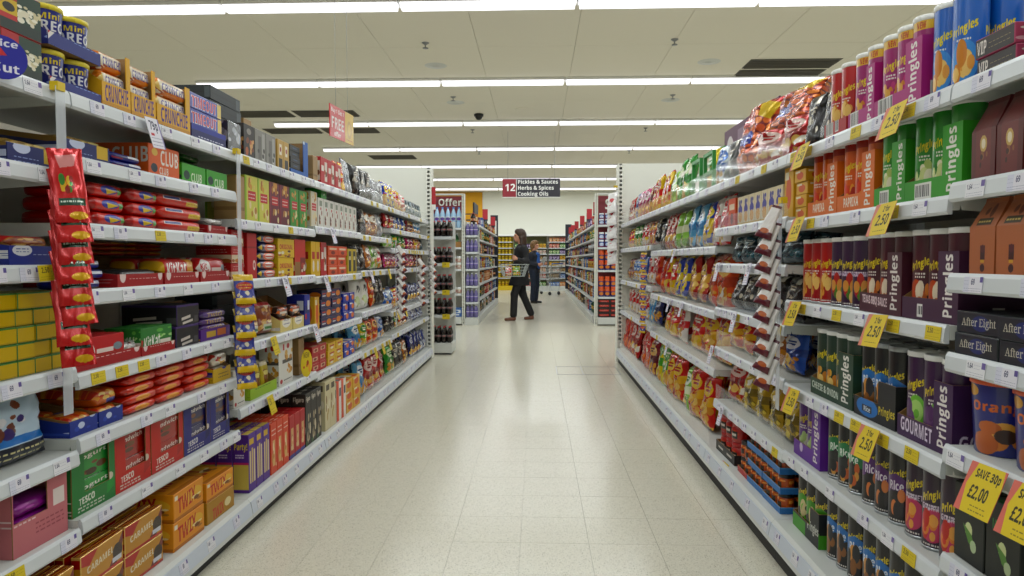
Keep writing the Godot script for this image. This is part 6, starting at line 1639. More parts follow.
func signs() -> void:
	# aisle sign
	var t := thing("aisle_sign", "hanging aisle sign with a red 12 panel and charcoal list of goods", "sign", Vector3(0, 2.43, -14))
	part("number_panel", box_mesh(Vector3(-0.71, 0, -0.012), Vector3(-0.43, 0.37, 0.012), 0.003), M.red_panel, t)
	part("list_panel", box_mesh(Vector3(-0.42, 0, -0.012), Vector3(0.47, 0.37, 0.012), 0.003), M.charcoal_panel, t)
	var st := surf()
	box(st, Vector3(-0.715, -0.012, -0.009), Vector3(0.475, 0.0, 0.009))
	box(st, Vector3(-0.43, 0, -0.009), Vector3(-0.42, 0.37, 0.009))
	part("edge_strip", done(st), M.sign_white, t)
	letters("12", 0.2, M.sign_white, t, Vector3(-0.665, 0.19, 0.015))
	for k in 3:
		letters(["Pickles & Sauces", "Herbs & Spices", "Cooking Oils"][k], 0.105, M.sign_white, t, Vector3(-0.4, 0.305 - 0.122 * k, 0.015))
	for x in [-0.6, 0.36]:
		st = surf()
		bar(st, Vector3(x, 0.37, 0), Vector3(x, CEIL - 2.43, 0), 0.003)
		part("wire", done(st), M.wire, t)
	# red and yellow offer board over the biscuits
	t = thing("offer_sign", "red and yellow offer board hanging over the biscuit shelves", "sign", Vector3(-1.575, 2.1, -5.48), PI / 2 - 0.11)
	st = surf()
	var r: Rect2 = cells["hang_sign"]
	box(st, Vector3(-0.24, 0, -0.004), Vector3(0.24, 0.25, 0.004), 0.0, r, sub(r, 0, 0, 0.02, 0.02), sub(r, 0, 0, 0.02, 0.02))
	part("board", done(st), M.glossy, t)
	for x in [-0.12, 0.12]:
		st = surf()
		bar(st, Vector3(x, 0.25, 0), Vector3(x, CEIL - 2.1, 0), 0.0015)
		part("wire", done(st), M.wire, t)
	# small flag on the end panel
	t = thing("end_flag", "small red and white flag sign on the biscuit end panel", "sign", Vector3(-1.2148, 1.78, -7.84))
	part("panel", box_mesh(Vector3(0, 0, -0.003), Vector3(0.045, 0.2, 0.003)), M.red_fin, t)
	part("edge", box_mesh(Vector3(0, -0.06, -0.003), Vector3(0.045, -0.001, 0.003)), M.sign_white, t)

# cola stand at the end of the biscuit gondola
func drinks() -> void:
	var t := thing("drinks_stand", "white stepped shelf stand of cola bottles at the biscuit gondola end", "shelving", Vector3(-1.19, 0, -8.28))
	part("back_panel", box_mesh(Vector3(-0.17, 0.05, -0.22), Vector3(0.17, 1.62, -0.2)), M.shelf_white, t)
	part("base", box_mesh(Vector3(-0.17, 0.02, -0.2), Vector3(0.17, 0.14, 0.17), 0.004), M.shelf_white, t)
	part("plinth", box_mesh(Vector3(-0.15, 0.0, -0.19), Vector3(0.15, 0.02, 0.15)), M.dark, t)
	var hs := [1.42, 1.10, 0.77, 0.48]
	var cola := bottle("cola_label", 0.029, 0.195, "cola", "cap_red")
	for h in hs:
		shelf_board(t, -0.17, 0.17, -0.2, 0.16, h)
	var words := ["top", "second", "third", "fourth", "base"]
	for k in 5:
		var h: float = hs[k] if k < 4 else 0.14
		for r in 3:
			for i in 5:
				stand(cola, "cola_bottle", "small dark cola bottle on the %s shelf of the stepped stand" % words[k], "bottle", Vector3(-1.19 - 0.132 + i * 0.066, h + 0.001, -8.28 + 0.115 - r * 0.067), rng.randf_range(-0.4, 0.4), "cola bottles on the %s shelf" % words[k])
	for k in 3:
		var c := part("offer_card", card("ticket_yellow", 0.09, 0.06), M.paper, t)
		c.position = Vector3(0.1, hs[k + 1] - 0.02, 0.176)

func end_frame(called: String, label: String, x0: float, x1: float, hs: Array, header_x0: float, text: String, text_at: Vector3, m: String) -> Node3D:
	var t := thing(called, label, "shelving", Vector3(0, 0, -11.9))
	for x in [x0, x1]:
		hollow_post(t, x, 0.025, 0.012, -0.1, 0.02, 2.3, 0.055, 0.025)
	part("back_panel", box_mesh(Vector3(x0 + 0.03, 0.0, -0.35), Vector3(x1 - 0.03, 1.9, -0.33)), M.maroon_panel if m == "maroon_panel" and text == "S" else M.shelf_back, t)
	part("header_panel", box_mesh(Vector3(x0 + 0.026, 1.82, -0.2), Vector3(x1 - 0.026, 2.27, -0.185)), M[m], t)
	part("top_rail", box_mesh(Vector3(x0 + 0.026, 2.271, -0.02), Vector3(x1 - 0.026, 2.3, 0.02)), M.shelf_white, t)
	letters(text, 0.165 if text.length() > 1 else 0.24, M.sign_white, t, text_at)
	part("base", box_mesh(Vector3(x0 + 0.03, 0.02, -0.32), Vector3(x1 - 0.03, 0.14, 0.06), 0.004), M.shelf_white, t)
	for h in hs: shelf_board(t, x0 + 0.03, x1 - 0.03, -0.33, 0.05, h)
	return t

func offer_end() -> void:
	var hs := [1.70, 1.36, 0.98, 0.55]
	end_frame("offer_endcap", "end display with a maroon Offer header and bottled water", -2.25, -1.29, hs, 0, "Offer", Vector3(-1.76, 2.16, -0.181), "maroon_panel")
	var z := -11.98
	var water := bottle("water_label", 0.046, 0.37, "water_bottle", "cap_blue")
	for i in 9:
		stand(water, "water_bottle", "large pale blue water bottle under the Offer header", "bottle", Vector3(-2.15 + i * 0.097, hs[0] + 0.001, z), 0, "water bottles under the Offer header")
	var cola := bottle("cola_label", 0.036, 0.26, "cola", "cap_red")
	var green := bottle("small_d", 0.036, 0.24, "green_bottle", "cap_white")
	for i in 5:
		stand(green, "green_bottle", "dark green bottle in the wooden crate under the water", "bottle", Vector3(-1.82 + i * 0.1, hs[1] + 0.012, z - 0.06), 0, "green bottles in the crate")
	var crate := thing("bottle_crate", "low wooden crate holding green bottles", "crate", Vector3(-1.62, hs[1] + 0.001, z - 0.06))
	for s in [[Vector3(-0.27, 0, 0.06), Vector3(0.27, 0.1, 0.07)], [Vector3(-0.27, 0, -0.07), Vector3(0.27, 0.1, -0.06)], [Vector3(-0.28, 0, -0.07), Vector3(-0.271, 0.1, 0.07)], [Vector3(0.271, 0, -0.07), Vector3(0.28, 0.1, 0.07)]]:
		part("board", box_mesh(s[0], s[1]), M.crate_wood, crate)
	part("floor_board", box_mesh(Vector3(-0.265, 0, -0.055), Vector3(0.265, 0.008, 0.055)), M.crate_wood, crate)
	for k in 2:
		for i in 6:
			stand(cola, "cola_bottle", "tall dark bottle on the %s shelf of the Offer display" % ["third", "fourth"][k], "bottle", Vector3(-2.1 + i * 0.11, hs[2 + k] + 0.001, z), 0, "dark bottles on the Offer display")
	var disc := jar("small_e", 0.04, 0.11, "cap_white")
	for k in 3:
		for i in 2:
			stand(disc, "drink_tub", "white topped tub in the column beside the purple bottles", "tub", Vector3(-1.45 + i * 0.085, [hs[2], hs[2] + 0.112, hs[3]][k] + 0.001, z + 0.075), 0, "white topped tubs")
	var multi := carton(0.22, 0.16, 0.2, "small_c")
	for i in 4:
		stand(multi, "drink_multipack", "blue multipack on the base of the Offer display", "multipack", Vector3(-2.105 + i * 0.224, 0.141, z - 0.02), 0, "multipacks on the base")
	# narrow purple bottle tower on the aisle edge
	var t := thing("bottle_tower", "narrow white shelf tower of purple bottles at the aisle corner", "shelving", Vector3(-1.145, 0, -12.0))
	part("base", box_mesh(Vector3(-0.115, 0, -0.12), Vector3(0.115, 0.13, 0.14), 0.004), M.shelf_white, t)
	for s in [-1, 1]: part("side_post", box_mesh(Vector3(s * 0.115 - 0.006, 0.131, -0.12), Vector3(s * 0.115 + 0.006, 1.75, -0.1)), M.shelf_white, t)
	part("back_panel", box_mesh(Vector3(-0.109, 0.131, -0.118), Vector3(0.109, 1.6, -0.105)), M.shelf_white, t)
	var ths := [1.57, 1.28, 0.98, 0.685, 0.4]
	for h in ths: shelf_board(t, -0.108, 0.108, -0.1, 0.13, h)
	var purple := bottle("purple_label", 0.033, 0.225, "purple_bottle", "cap_white")
	for k in 6:
		var h: float = (ths + [0.13])[k]
		for r in 2:
			for i in 3:
				stand(purple, "purple_bottle", "purple bottle with a white cap on level %s of the narrow tower" % ["six", "five", "four", "three", "two", "one"][k], "bottle", Vector3(-1.145 - 0.07 + i * 0.07, h + 0.001, -12.0 + 0.085 - r * 0.075), 0, "purple bottles on tower level %d" % (6 - k))

func sauce_end() -> void:
	var hs := [1.75, 1.36, 0.965, 0.5]
	end_frame("sauce_endcap", "end display with a maroon header and blue and orange jars", 1.03, 1.98, hs, 0, "S", Vector3(1.19, 2.12, -0.181), "maroon_panel")
	var st := surf()
	box(st, Vector3(1.0, 0.0, -0.33), Vector3(1.004, 1.8, 0.04))
	var kinds := [[jar("blue_jar", 0.045, 0.1, "cap_white"), "small blue jar with a white lid"], [jar("blue_jar", 0.047, 0.13, "cap_white"), "blue jar with a pale disc"], [jar("orange_jar", 0.047, 0.17, "orange_lid"), "tall jar with an orange band"], [jar("orange_jar", 0.047, 0.175, "orange_lid"), "big jar with an orange band"]]
	for k in 4:
		for s in 2:
			for i in 8:
				stand(kinds[k][0], "sauce_jar", "%s on the end display, %s shelf" % [kinds[k][1], ["top", "second", "third", "fourth"][k]], "jar", Vector3(1.12 + i * 0.105, hs[k] + 0.001 + s * (kinds[k][0].h + 0.001), -11.92), 0, "jars on the %s shelf of the end display" % ["top", "second", "third", "fourth"][k])
	var rb := carton(0.2, 0.08, 0.25, "red_black_box")
	for s in 4:
		for i in 4:
			stand(rb, "sauce_carton", "red and black carton piled on the base of the end display", "carton", Vector3(1.17 + i * 0.205, 0.141 + s * 0.081, -11.99), 0, "red and black cartons")

func far_gondola(side: int, x: float, u0: float, u1: float, pitch: float, label: String, words: String) -> void:
	var hs := [1.78, 1.52, 1.26, 0.98, 0.7, 0.42]
	var n := int(round((u1 - u0) / 2.0))
	var step := (u1 - u0) / n
	var kinds := [carton(0.13, 0.2, 0.14, "small_a"), jar("small_b", 0.06, 0.18, "red_lid"), carton(0.12, 0.22, 0.12, "small_c"), jar("small_d", 0.06, 0.19, "yellow_lid"), bottle("small_b", 0.05, 0.23, "green_bottle", "cap_white"),
		carton(0.15, 0.19, 0.14, "small_e"), jar("small_f", 0.055, 0.18, "black_lid"), carton(0.13, 0.21, 0.14, "small_g"), jar("small_h", 0.06, 0.18, "cap_white"), bottle("small_g", 0.05, 0.22, "cola", "cap_red"), carton(0.13, 0.18, 0.13, "small_i"), carton(0.14, 0.21, 0.13, "small_j")]
	var kn := ["red carton", "mustard jar", "blue carton", "green-labelled jar", "green glass bottle", "cream carton", "brown jar", "orange carton", "grey jar", "dark bottle", "purple carton", "black carton"]
	var cat := ["carton", "jar", "carton", "jar", "bottle", "carton", "jar", "carton", "jar", "bottle", "carton", "carton"]
	for k in n:
		var ua := u0 + k * step
		var t := thing("far_shelving_bay", "%s, bay %s past the cross aisle" % [label, ["one", "two", "three", "four", "five", "six", "seven"][k]], "shelving", Vector3(side * x, 0, -(ua + step / 2)), face_turn(side))
		var w := step / 2 - 0.002
		part("back_panel", box_mesh(Vector3(-w, 0.05, -0.45), Vector3(w, 1.95, -0.43)), M.shelf_back, t)
		part("base", box_mesh(Vector3(-w, 0.0, -0.42), Vector3(w, 0.13, 0.03), 0.004), M.shelf_white, t)
		for h in hs: shelf_board(t, -w, w, -0.42, 0.0, h)
	var r := RandomNumberGenerator.new()
	r.seed = 21 + side
	for k in hs.size() + 1:
		var h: float = hs[k] if k < hs.size() else 0.13
		var u := u0 + 0.12
		while u < u1 - 0.1:
			var q := r.randi() % kinds.size()
			if r.randf() < 0.45: q = (k * 5 + int(u / 1.3)) % kinds.size()
			var p: Dictionary = kinds[q]
			stand(p, "far_" + cat[q], "%s on the %s shelf of %s" % [kn[q], ["top", "second", "third", "fourth", "fifth", "sixth", "base"][k], words], cat[q], Vector3(side * (x + 0.03 + p.d / 2 + r.randf() * 0.03), h + 0.001, -u), face_turn(side) + r.randf_range(-0.1, 0.1), "%ss on %s" % [kn[q], words])
			u += pitch * r.randf_range(0.8, 1.25)

func far_gondolas() -> void:
	far_gondola(-1, 1.06, 12.3, 18.0, 0.24, "white far shelving behind the purple bottle tower", "the shelving behind the purple tower")
	far_gondola(1, 1.02, 12.3, 24.0, 0.34, "white far shelving behind the sauce end display", "the shelving behind the sauce display")
	# dark end panels
	for e in [[-1, -1.24, 18.15, 0.2, 2.33, "tall dark navy end panel after the purple tower shelving"], [1, 1.0, 24.2, 0.22, 2.4, "tall dark navy end panel at the far end of the sauce shelving"]]:
		var t := thing("dark_gondola_end", e[5], "end panel", Vector3(e[1], 0, -e[2]))
		part("panel", box_mesh(Vector3(0, 0, -0.03), Vector3(e[3], e[4], 0.03), 0.004), M.navy_panel, t)
		part("ticket_holder", box_mesh(Vector3(e[3] * 0.55, e[4] - 0.5, 0.031), Vector3(e[3] * 0.8, e[4] - 0.15, 0.036)), M.sign_white, t)
	# header boards and red flags above the far shelves
	for k in 4:
		var u := 12.9 + k * 2.3
		var t := thing("header_board", "dark header board on top of the sauce shelving, number %s" % ["one", "two", "three", "four"][k], "sign", Vector3(1.12, 2.0, -u))
		part("board", box_mesh(Vector3(0, 0, -0.35), Vector3(0.03, 0.2, 0.35)), M.navy_panel, t)
		part("print_strip", box_mesh(Vector3(-0.003, 0.08, -0.25), Vector3(-0.0005, 0.13, 0.25)), M.ticket_strip, t)
		part("support", box_mesh(Vector3(0.031, 0.0, -0.02), Vector3(0.35, 0.02, 0.02)), M.navy_panel, t)
		part("stay", box_mesh(Vector3(0.33, -0.049, -0.02), Vector3(0.35, 0.0, 0.02)), M.navy_panel, t)
	for k in 2:
		var t := thing("header_board", "dark header board on top of the shelving behind the purple tower, %s" % ["first", "second"][k], "sign", Vector3(-1.15, 2.0, -(12.9 + k * 2.4)))
		part("board", box_mesh(Vector3(-0.03, 0, -0.4), Vector3(0, 0.2, 0.4)), M.navy_panel, t)
		part("support", box_mesh(Vector3(-0.35, 0.0, -0.02), Vector3(-0.031, 0.02, 0.02)), M.navy_panel, t)
		part("stay", box_mesh(Vector3(-0.35, -0.049, -0.02), Vector3(-0.33, 0.0, 0.02)), M.navy_panel, t)
	for e in [[1, 12.45], [1, 14.1], [1, 16.3], [1, 18.6], [1, 20.6], [1, 22.0], [-1, 14.1], [-1, 16.6]]:
		var t := thing("category_flag", "small red flag standing out over the far shelving", "sign", Vector3(e[0] * 1.02, 1.951, -e[1]), 0, "red flags over the far shelving")
		var xs: float = e[0]
		part("flag", box_mesh(Vector3(minf(0, xs * 0.11), 0.03, -0.004), Vector3(maxf(0, xs * 0.11), 0.24, 0.004)), M.red_fin, t)
		part("arm", box_mesh(Vector3(minf(0, xs * 0.45), 0.0, -0.01), Vector3(maxf(0, xs * 0.45), 0.03, 0.01)), M.navy_panel, t)

func back_shelves() -> void:
	var ob := part("orange_wall_panel", box_mesh(Vector3(-4.4, 2.6, -26.19), Vector3(-2.1, 3.74, -26.16)), M.orange_wall)
	tag(ob, "plain orange panel high on the back wall behind the Offer display", "wall panel")
	var hs := [1.83, 1.6, 1.37, 1.15, 0.92, 0.7, 0.47]
	var fronts := ["small_a", "small_b", "small_c", "small_d", "small_e", "small_g", "small_i", "small_f"]
	var colour := ["red", "mustard", "blue", "green", "cream", "orange", "purple", "brown"]
	for b in 3:
		var x0: float = [-2.2, -0.9, 0.4][b]
		var words: String = ["the yellow back-wall bay", "the olive back-wall bay", "the white back-wall bay"][b]
		var t := thing("wall_shelving_bay", ["yellow framed shelving bay against the back wall", "olive backed shelving bay against the back wall", "white shelving bay of colourful packs against the back wall"][b], "shelving", Vector3(x0 + 0.65, 0, -26.15))
		part("back_panel", box_mesh(Vector3(-0.645, 0.05, 0.0), Vector3(0.645, 2.04, 0.02)), [M.yellow_frame, M.olive_panel, M.shelf_back][b], t)
		part("cornice", box_mesh(Vector3(-0.648, 2.041, 0.0), Vector3(0.648, 2.12, 0.5), 0.004), M.cornice, t)
		part("base", box_mesh(Vector3(-0.645, 0, 0.021), Vector3(0.645, 0.16, 0.56), 0.004), [M.yellow_frame, M.shelf_white, M.shelf_white][b], t)
		for s in [-1, 1]: part("upright", box_mesh(Vector3(s * 0.635 - 0.012, 0.161, 0.022), Vector3(s * 0.635 + 0.012, 2.04, 0.05)), [M.yellow_frame, M.shelf_white, M.shelf_white][b], t)
		for k in hs.size():
			if b == 1 and k == 0: continue
			shelf_board(t, -0.62, 0.62, 0.052, 0.45, hs[k])
		for k in hs.size() + 1:
			if b == 1 and k == 0: continue
			var h: float = hs[k] if k < hs.size() else 0.16
			var q: int = (k * 3 + b * 5) % 8
			for i in 9:
				if b == 0:
					stand(bottle("small_b", 0.05, 0.19, "yellow_frame", "yellow_lid"), "yellow_bottle", "yellow bottle on %s" % words, "bottle", Vector3(x0 + 0.12 + i * 0.132, h + 0.001, -25.8), 0, "yellow bottles on the back wall")
				else:
					if i % 3 == 0: q = (q + 3) % 8
					stand(carton(0.11, 0.15, 0.1, fronts[q]), "wall_carton", "%s carton on shelf %s of %s" % [colour[q], ["one", "two", "three", "four", "five", "six", "seven", "eight"][k], words], "carton", Vector3(x0 + 0.12 + i * 0.132, h + 0.001, -25.78), 0, "cartons on %s" % words)

func trolley() -> void:
	var t := thing("shopping_trolley", "wire shopping trolley standing before the back wall shelves", "trolley", Vector3(0.28, 0, -22.3), 0.9)
	var st := surf()
	var b := [Vector3(-0.18, 0.5, -0.3), Vector3(0.18, 0.5, -0.3), Vector3(0.22, 0.5, 0.35), Vector3(-0.22, 0.5, 0.35)]
	var c := [Vector3(-0.22, 0.85, -0.38), Vector3(0.22, 0.85, -0.38), Vector3(0.28, 0.98, 0.42), Vector3(-0.28, 0.98, 0.42)]
	for k in 4:
		var l := (k + 1) % 4
		bar(st, b[k], c[k], 0.01)
		for s in 5: bar(st, b[k].lerp(c[k], s / 4.0), b[l].lerp(c[l], s / 4.0), 0.007)
		for s in 8: bar(st, b[k].lerp(b[l], s / 8.0), c[k].lerp(c[l], s / 8.0), 0.0045)
	for s in 7: bar(st, b[0].lerp(b[3], s / 6.0), b[1].lerp(b[2], s / 6.0), 0.003)
	part("basket", done(st), M.metal, t)
	st = surf()
	for s in [-1, 1]:
		bar(st, Vector3(s * 0.24, 0.12, -0.36), Vector3(s * 0.24, 0.14, 0.36), 0.012)
		bar(st, Vector3(s * 0.24, 0.14, 0.36), Vector3(s * 0.27, 1.0, 0.46), 0.012)
		bar(st, Vector3(s * 0.24, 0.14, 0.1), Vector3(s * 0.2, 0.5, -0.1), 0.01)
	bar(st, Vector3(-0.24, 0.13, -0.36), Vector3(0.24, 0.13, -0.36), 0.01)
	part("chassis", done(st), M.metal, t)
	st = surf()
	bar(st, Vector3(-0.28, 1.02, 0.48), Vector3(0.28, 1.02, 0.48), 0.018, 10)
	part("handle", done(st), M.cap_blue, t)
	for x in [-0.24, 0.24]:
		for z in [-0.36, 0.36]:
			st = surf(false)
			lathe(st, [Vector2(0, -0.014), Vector2(0.05, -0.014), Vector2(0.06, -0.008), Vector2(0.06, 0.008), Vector2(0.05, 0.014), Vector2(0, 0.014)], 14)
			var w := part("wheel", done(st), M.dark, t)
			w.position = Vector3(x, 0.06, z)
			w.rotation.z = PI / 2

# ------------------------------------------------------------------ people: smooth unions of tapered limbs, meshed as surface nets
# a limb: [a, b, radius at a, radius at b, flatten axis scale (x, y, z)]
func field(p: Vector3, limbs: Array, k: float) -> float:
	var d := 10.0
	for l in limbs:
		var s: Vector3 = l[4]
		var a: Vector3 = l[0]
		var ba: Vector3 = (l[1] - a) * s
		var pa: Vector3 = (p - a) * s
		var bb := ba.length_squared()
		var h := clampf(pa.dot(ba) / bb, 0.0, 1.0) if bb > 1e-9 else 0.0
		var e: float = ((pa - ba * h).length() - lerpf(l[2], l[3], h)) / maxf(s.x, maxf(s.y, s.z))
		var m := maxf(k - absf(d - e), 0.0) / k
		d = minf(d, e) - m * m * k * 0.25
	return d

func limb(a: Vector3, b: Vector3, ra: float, rb: float, s := Vector3.ONE) -> Array:
	return [a, b, ra, rb, s]

func nets(st: SurfaceTool, limbs: Array, cell: float, k: float, hem := -1.0) -> void:
	var lo := Vector3(1e9, 1e9, 1e9)
	var hi := -lo
	for l in limbs:
		var r := maxf(l[2], l[3]) / minf(l[4].x, minf(l[4].y, l[4].z)) + k * 0.3 + cell * 2
		for q in [l[0], l[1]]:
			lo = lo.min(q - Vector3.ONE * r)
			hi = hi.max(q + Vector3.ONE * r)
	var n := Vector3i((hi - lo) / cell) + Vector3i.ONE * 2
	var sx := n.x
	var sxy := n.x * n.y
	var val := PackedFloat32Array()
	val.resize(n.x * n.y * n.z)
	val.fill(1.0)
	var B := 5
	var reach := cell * B * 1.0
	var work := []
	for bz in range(0, n.z, B):
		for by in range(0, n.y, B):
			for bx in range(0, n.x, B):
				var c := lo + (Vector3(bx, by, bz) + Vector3.ONE * (B * 0.5)) * cell
				if absf(field(c, limbs, k)) > reach * 1.2: 
					if field(c, limbs, k) < 0.0:
						for z in range(bz, mini(bz + B, n.z)):
							for y in range(by, mini(by + B, n.y)):
								for x in range(bx, mini(bx + B, n.x)): val[x + y * sx + z * sxy] = maxf(-1.0, hem - lo.y - y * cell)
					continue
				for z in range(bz, mini(bz + B, n.z)):
					for y in range(by, mini(by + B, n.y)):
						for x in range(bx, mini(bx + B, n.x)):
							val[x + y * sx + z * sxy] = maxf(field(lo + Vector3(x, y, z) * cell, limbs, k), hem - lo.y - y * cell)
	var at := {}
	var corner := [0, 1, sx, sx + 1, sxy, sxy + 1, sxy + sx, sxy + sx + 1]
	var off := [Vector3(0, 0, 0), Vector3(1, 0, 0), Vector3(0, 1, 0), Vector3(1, 1, 0), Vector3(0, 0, 1), Vector3(1, 0, 1), Vector3(0, 1, 1), Vector3(1, 1, 1)]
	var edges := [[0, 1], [2, 3], [4, 5], [6, 7], [0, 2], [1, 3], [4, 6], [5, 7], [0, 4], [1, 5], [2, 6], [3, 7]]
	for z in n.z - 1:
		for y in n.y - 1:
			for x in n.x - 1:
				var i := x + y * sx + z * sxy
				var neg := 0
				for c in corner:
					if val[i + c] < 0.0: neg += 1
				if neg == 0 or neg == 8: continue
				var s := Vector3.ZERO
				var m := 0
				for e in edges:
					var va := val[i + corner[e[0]]]
					var vb := val[i + corner[e[1]]]
					if (va < 0.0) == (vb < 0.0): continue
					s += off[e[0]].lerp(off[e[1]], va / (va - vb))
					m += 1
				at[i] = lo + (Vector3(x, y, z) + s / m) * cell
	for i in at:
		var here: float = val[i]
		for ax in 3:
			var d: int = [1, sx, sxy][ax]
			var p: int = [sx, sxy, 1][ax]
			var q: int = [sxy, 1, sx][ax]
			if (here < 0.0) == (val[i + d] < 0.0): continue
			if not (at.has(i - p) and at.has(i - q) and at.has(i - p - q)): continue
			var v := [at[i], at[i - p], at[i - p - q], at[i - q]]
			if here >= 0.0: v = [v[3], v[2], v[1], v[0]]
			# v runs counter-clockwise seen from outside; Godot wants clockwise
			for t in [0, 2, 1, 0, 3, 2]:
				st.add_vertex(v[t])

func nets_mesh(limbs: Array, cell: float, k: float, hem := -1.0) -> ArrayMesh:
	var st := surf(false)
	nets(st, limbs, cell, k, hem)
	return done(st)

# head looking along -x, chin to crown 0.225, base of the skull at c
func head_limbs(c: Vector3) -> Array:
	return [limb(c + Vector3(0.015, 0.045, 0), c + Vector3(0.03, 0.035, 0), 0.088, 0.082, Vector3(1, 1, 1.18)),
		limb(c + Vector3(-0.03, 0.0, 0), c + Vector3(-0.045, -0.055, 0), 0.066, 0.042, Vector3(1, 1, 1.15)),
		limb(c + Vector3(-0.085, 0.018, 0), c + Vector3(-0.107, -0.012, 0), 0.008, 0.013),
		limb(c + Vector3(-0.078, -0.042, -0.012), c + Vector3(-0.078, -0.042, 0.012), 0.012, 0.012),
		limb(c + Vector3(-0.078, 0.042, -0.03), c + Vector3(-0.078, 0.042, 0.03), 0.012, 0.012),
		limb(c + Vector3(0.02, 0.0, 0.073), c + Vector3(0.024, 0.032, 0.077), 0.011, 0.013, Vector3(1, 1, 1.5)),
		limb(c + Vector3(0.02, 0.0, -0.073), c + Vector3(0.024, 0.032, -0.077), 0.011, 0.013, Vector3(1, 1, 1.5)),
		limb(c + Vector3(0.025, -0.03, 0), c + Vector3(0.04, -0.15, 0), 0.052, 0.056)]

# hand at the wrist w pointing along f, palm normal p; curl bends the fingers
func hand_limbs(w: Vector3, f: Vector3, p: Vector3, curl: float) -> Array:
	f = f.normalized()
	p = (p - f * p.dot(f)).normalized()
	var s := f.cross(p)
	var out := [limb(w, w + f * 0.03, 0.026, 0.027), limb(w + f * 0.035 - s * 0.018, w + f * 0.078 - s * 0.026, 0.018, 0.015), limb(w + f * 0.035 + s * 0.016, w + f * 0.078 + s * 0.024, 0.018, 0.014), limb(w + f * 0.035, w + f * 0.08, 0.018, 0.015)]
	for k in 4:
		var a := w + f * 0.078 + s * (-0.03 + 0.02 * k)
		var l: float = [0.028, 0.032, 0.03, 0.024][k]
		for seg in 3:
			var g := f.rotated(s, -curl * (seg + 0.6))
			var b: Vector3 = a + g * l * [1.1, 0.85, 0.7][seg]
			out.append(limb(a, b, 0.0095 - seg * 0.0008, 0.0088 - seg * 0.0008))
			a = b
	var a := w + f * 0.02 - s * 0.026
	for seg in 2:
		var g := (f * 0.7 - s * 0.6 + p * (0.35 + curl * seg)).normalized()
		var b := a + g * 0.032
		out.append(limb(a, b, 0.0125 - seg * 0.002, 0.0105 - seg * 0.001))
		a = b
	return out

func person(label: String, at: Vector3, turn: float, J: Dictionary, c: Dictionary) -> void:
	var t := thing("person", label, "person", at, turn)
	# the body: coarse trunk and limbs, fine head and hands in one surface
	var hips: Vector3 = J.hip
	var chest: Vector3 = J.chest
	var trunk := [limb(hips, chest, 0.105, 0.11, Vector3(1, 1, 0.8)), limb(chest + Vector3(0, 0, -0.13), chest + Vector3(0, 0, 0.13), 0.065, 0.065), limb(chest, J.head + Vector3(0.03, -0.12, 0), 0.09, 0.05)]
	for s in 2:
		var n: String = ["near", "far"][s]
		trunk += [limb(J[n + "_shoulder"], J[n + "_elbow"], 0.044, 0.036), limb(J[n + "_elbow"], J[n + "_wrist"], 0.036, 0.026),
			limb(J[n + "_hip"], J[n + "_knee"], 0.075, 0.05), limb(J[n + "_knee"], J[n + "_ankle"], 0.05, 0.036)]
	var st := surf(false)
	nets(st, trunk, 0.014, 0.04)
	nets(st, head_limbs(J.head), 0.006, 0.018)
	for s in 2:
		var n: String = ["near", "far"][s]
		var w: Vector3 = J[n + "_wrist"]
		nets(st, hand_limbs(w, w - J[n + "_elbow"], Vector3(0, -0.3, -1 if s == 0 else 1), 0.5), 0.004, 0.008)
	part("body", done(st), M.skin, t)
	for s in [-1, 1]:
		var e := SphereMesh.new()
		e.radius = 0.011
		e.height = 0.022
		e.radial_segments = 12
		e.rings = 6
		part("eye", e, M.eye, t).position = J.head + Vector3(-0.08, 0.026, s * 0.031)
	st = surf(false)
	nets(st, [limb(J.head + Vector3(-0.089, -0.043, -0.016), J.head + Vector3(-0.089, -0.043, 0.016), 0.005, 0.005)], 0.003, 0.004)
	part("mouth", done(st), M.lips, t)
	part("hair", nets_mesh(c.hair, 0.008, 0.03), c.hair_m, t)
	# clothes
	var coat := [limb(hips + Vector3(0, 0.06, 0), chest, 0.135, 0.135, Vector3(1, 1, 0.82)), limb(chest + Vector3(0, 0.01, -0.14), chest + Vector3(0, 0.01, 0.14), 0.075, 0.075), limb(chest, chest + Vector3(0, 0.1, 0), 0.12, 0.062)]
	coat += c.skirt
	for s in 2:
		var n: String = ["near", "far"][s]
		coat += [limb(J[n + "_shoulder"], J[n + "_elbow"], 0.062, 0.056), limb(J[n + "_elbow"], J[n + "_elbow"].lerp(J[n + "_wrist"], 0.9), 0.056, 0.044)]
	part(c.get("top", "coat"), nets_mesh(coat, 0.013, 0.05, c.get("hem", -1.0)), c.coat_m, t)
	var tr := [limb(hips + Vector3(0, 0.05, 0), hips + Vector3(0, -0.06, 0), 0.12, 0.12, Vector3(1, 1, 0.8))]
	for s in 2:
		var n: String = ["near", "far"][s]
		tr += [limb(J[n + "_hip"], J[n + "_knee"], 0.095, 0.07), limb(J[n + "_knee"], J[n + "_ankle"].lerp(J[n + "_knee"], 0.06), 0.07, 0.066)]
	part("trousers", nets_mesh(tr, 0.013, 0.03), c.trousers_m, t)
	for s in 2:
		var n: String = ["near", "far"][s]
		var a: Vector3 = J[n + "_ankle"]
		var f: Vector3 = J[n + "_toe"]
		part("shoe", nets_mesh([limb(a + Vector3(0, 0.02, 0), a + Vector3(0.01, -a.y + 0.04, 0), 0.043, 0.036), limb(Vector3(a.x + 0.015, 0.034, a.z), f, 0.034, 0.026, Vector3(1, 1, 0.85)), limb(Vector3(a.x, 0.02, a.z), Vector3(f.x, 0.014, f.z), 0.018, 0.013, Vector3(1, 1, 0.6))], 0.008, 0.02), c.shoe_m, t)

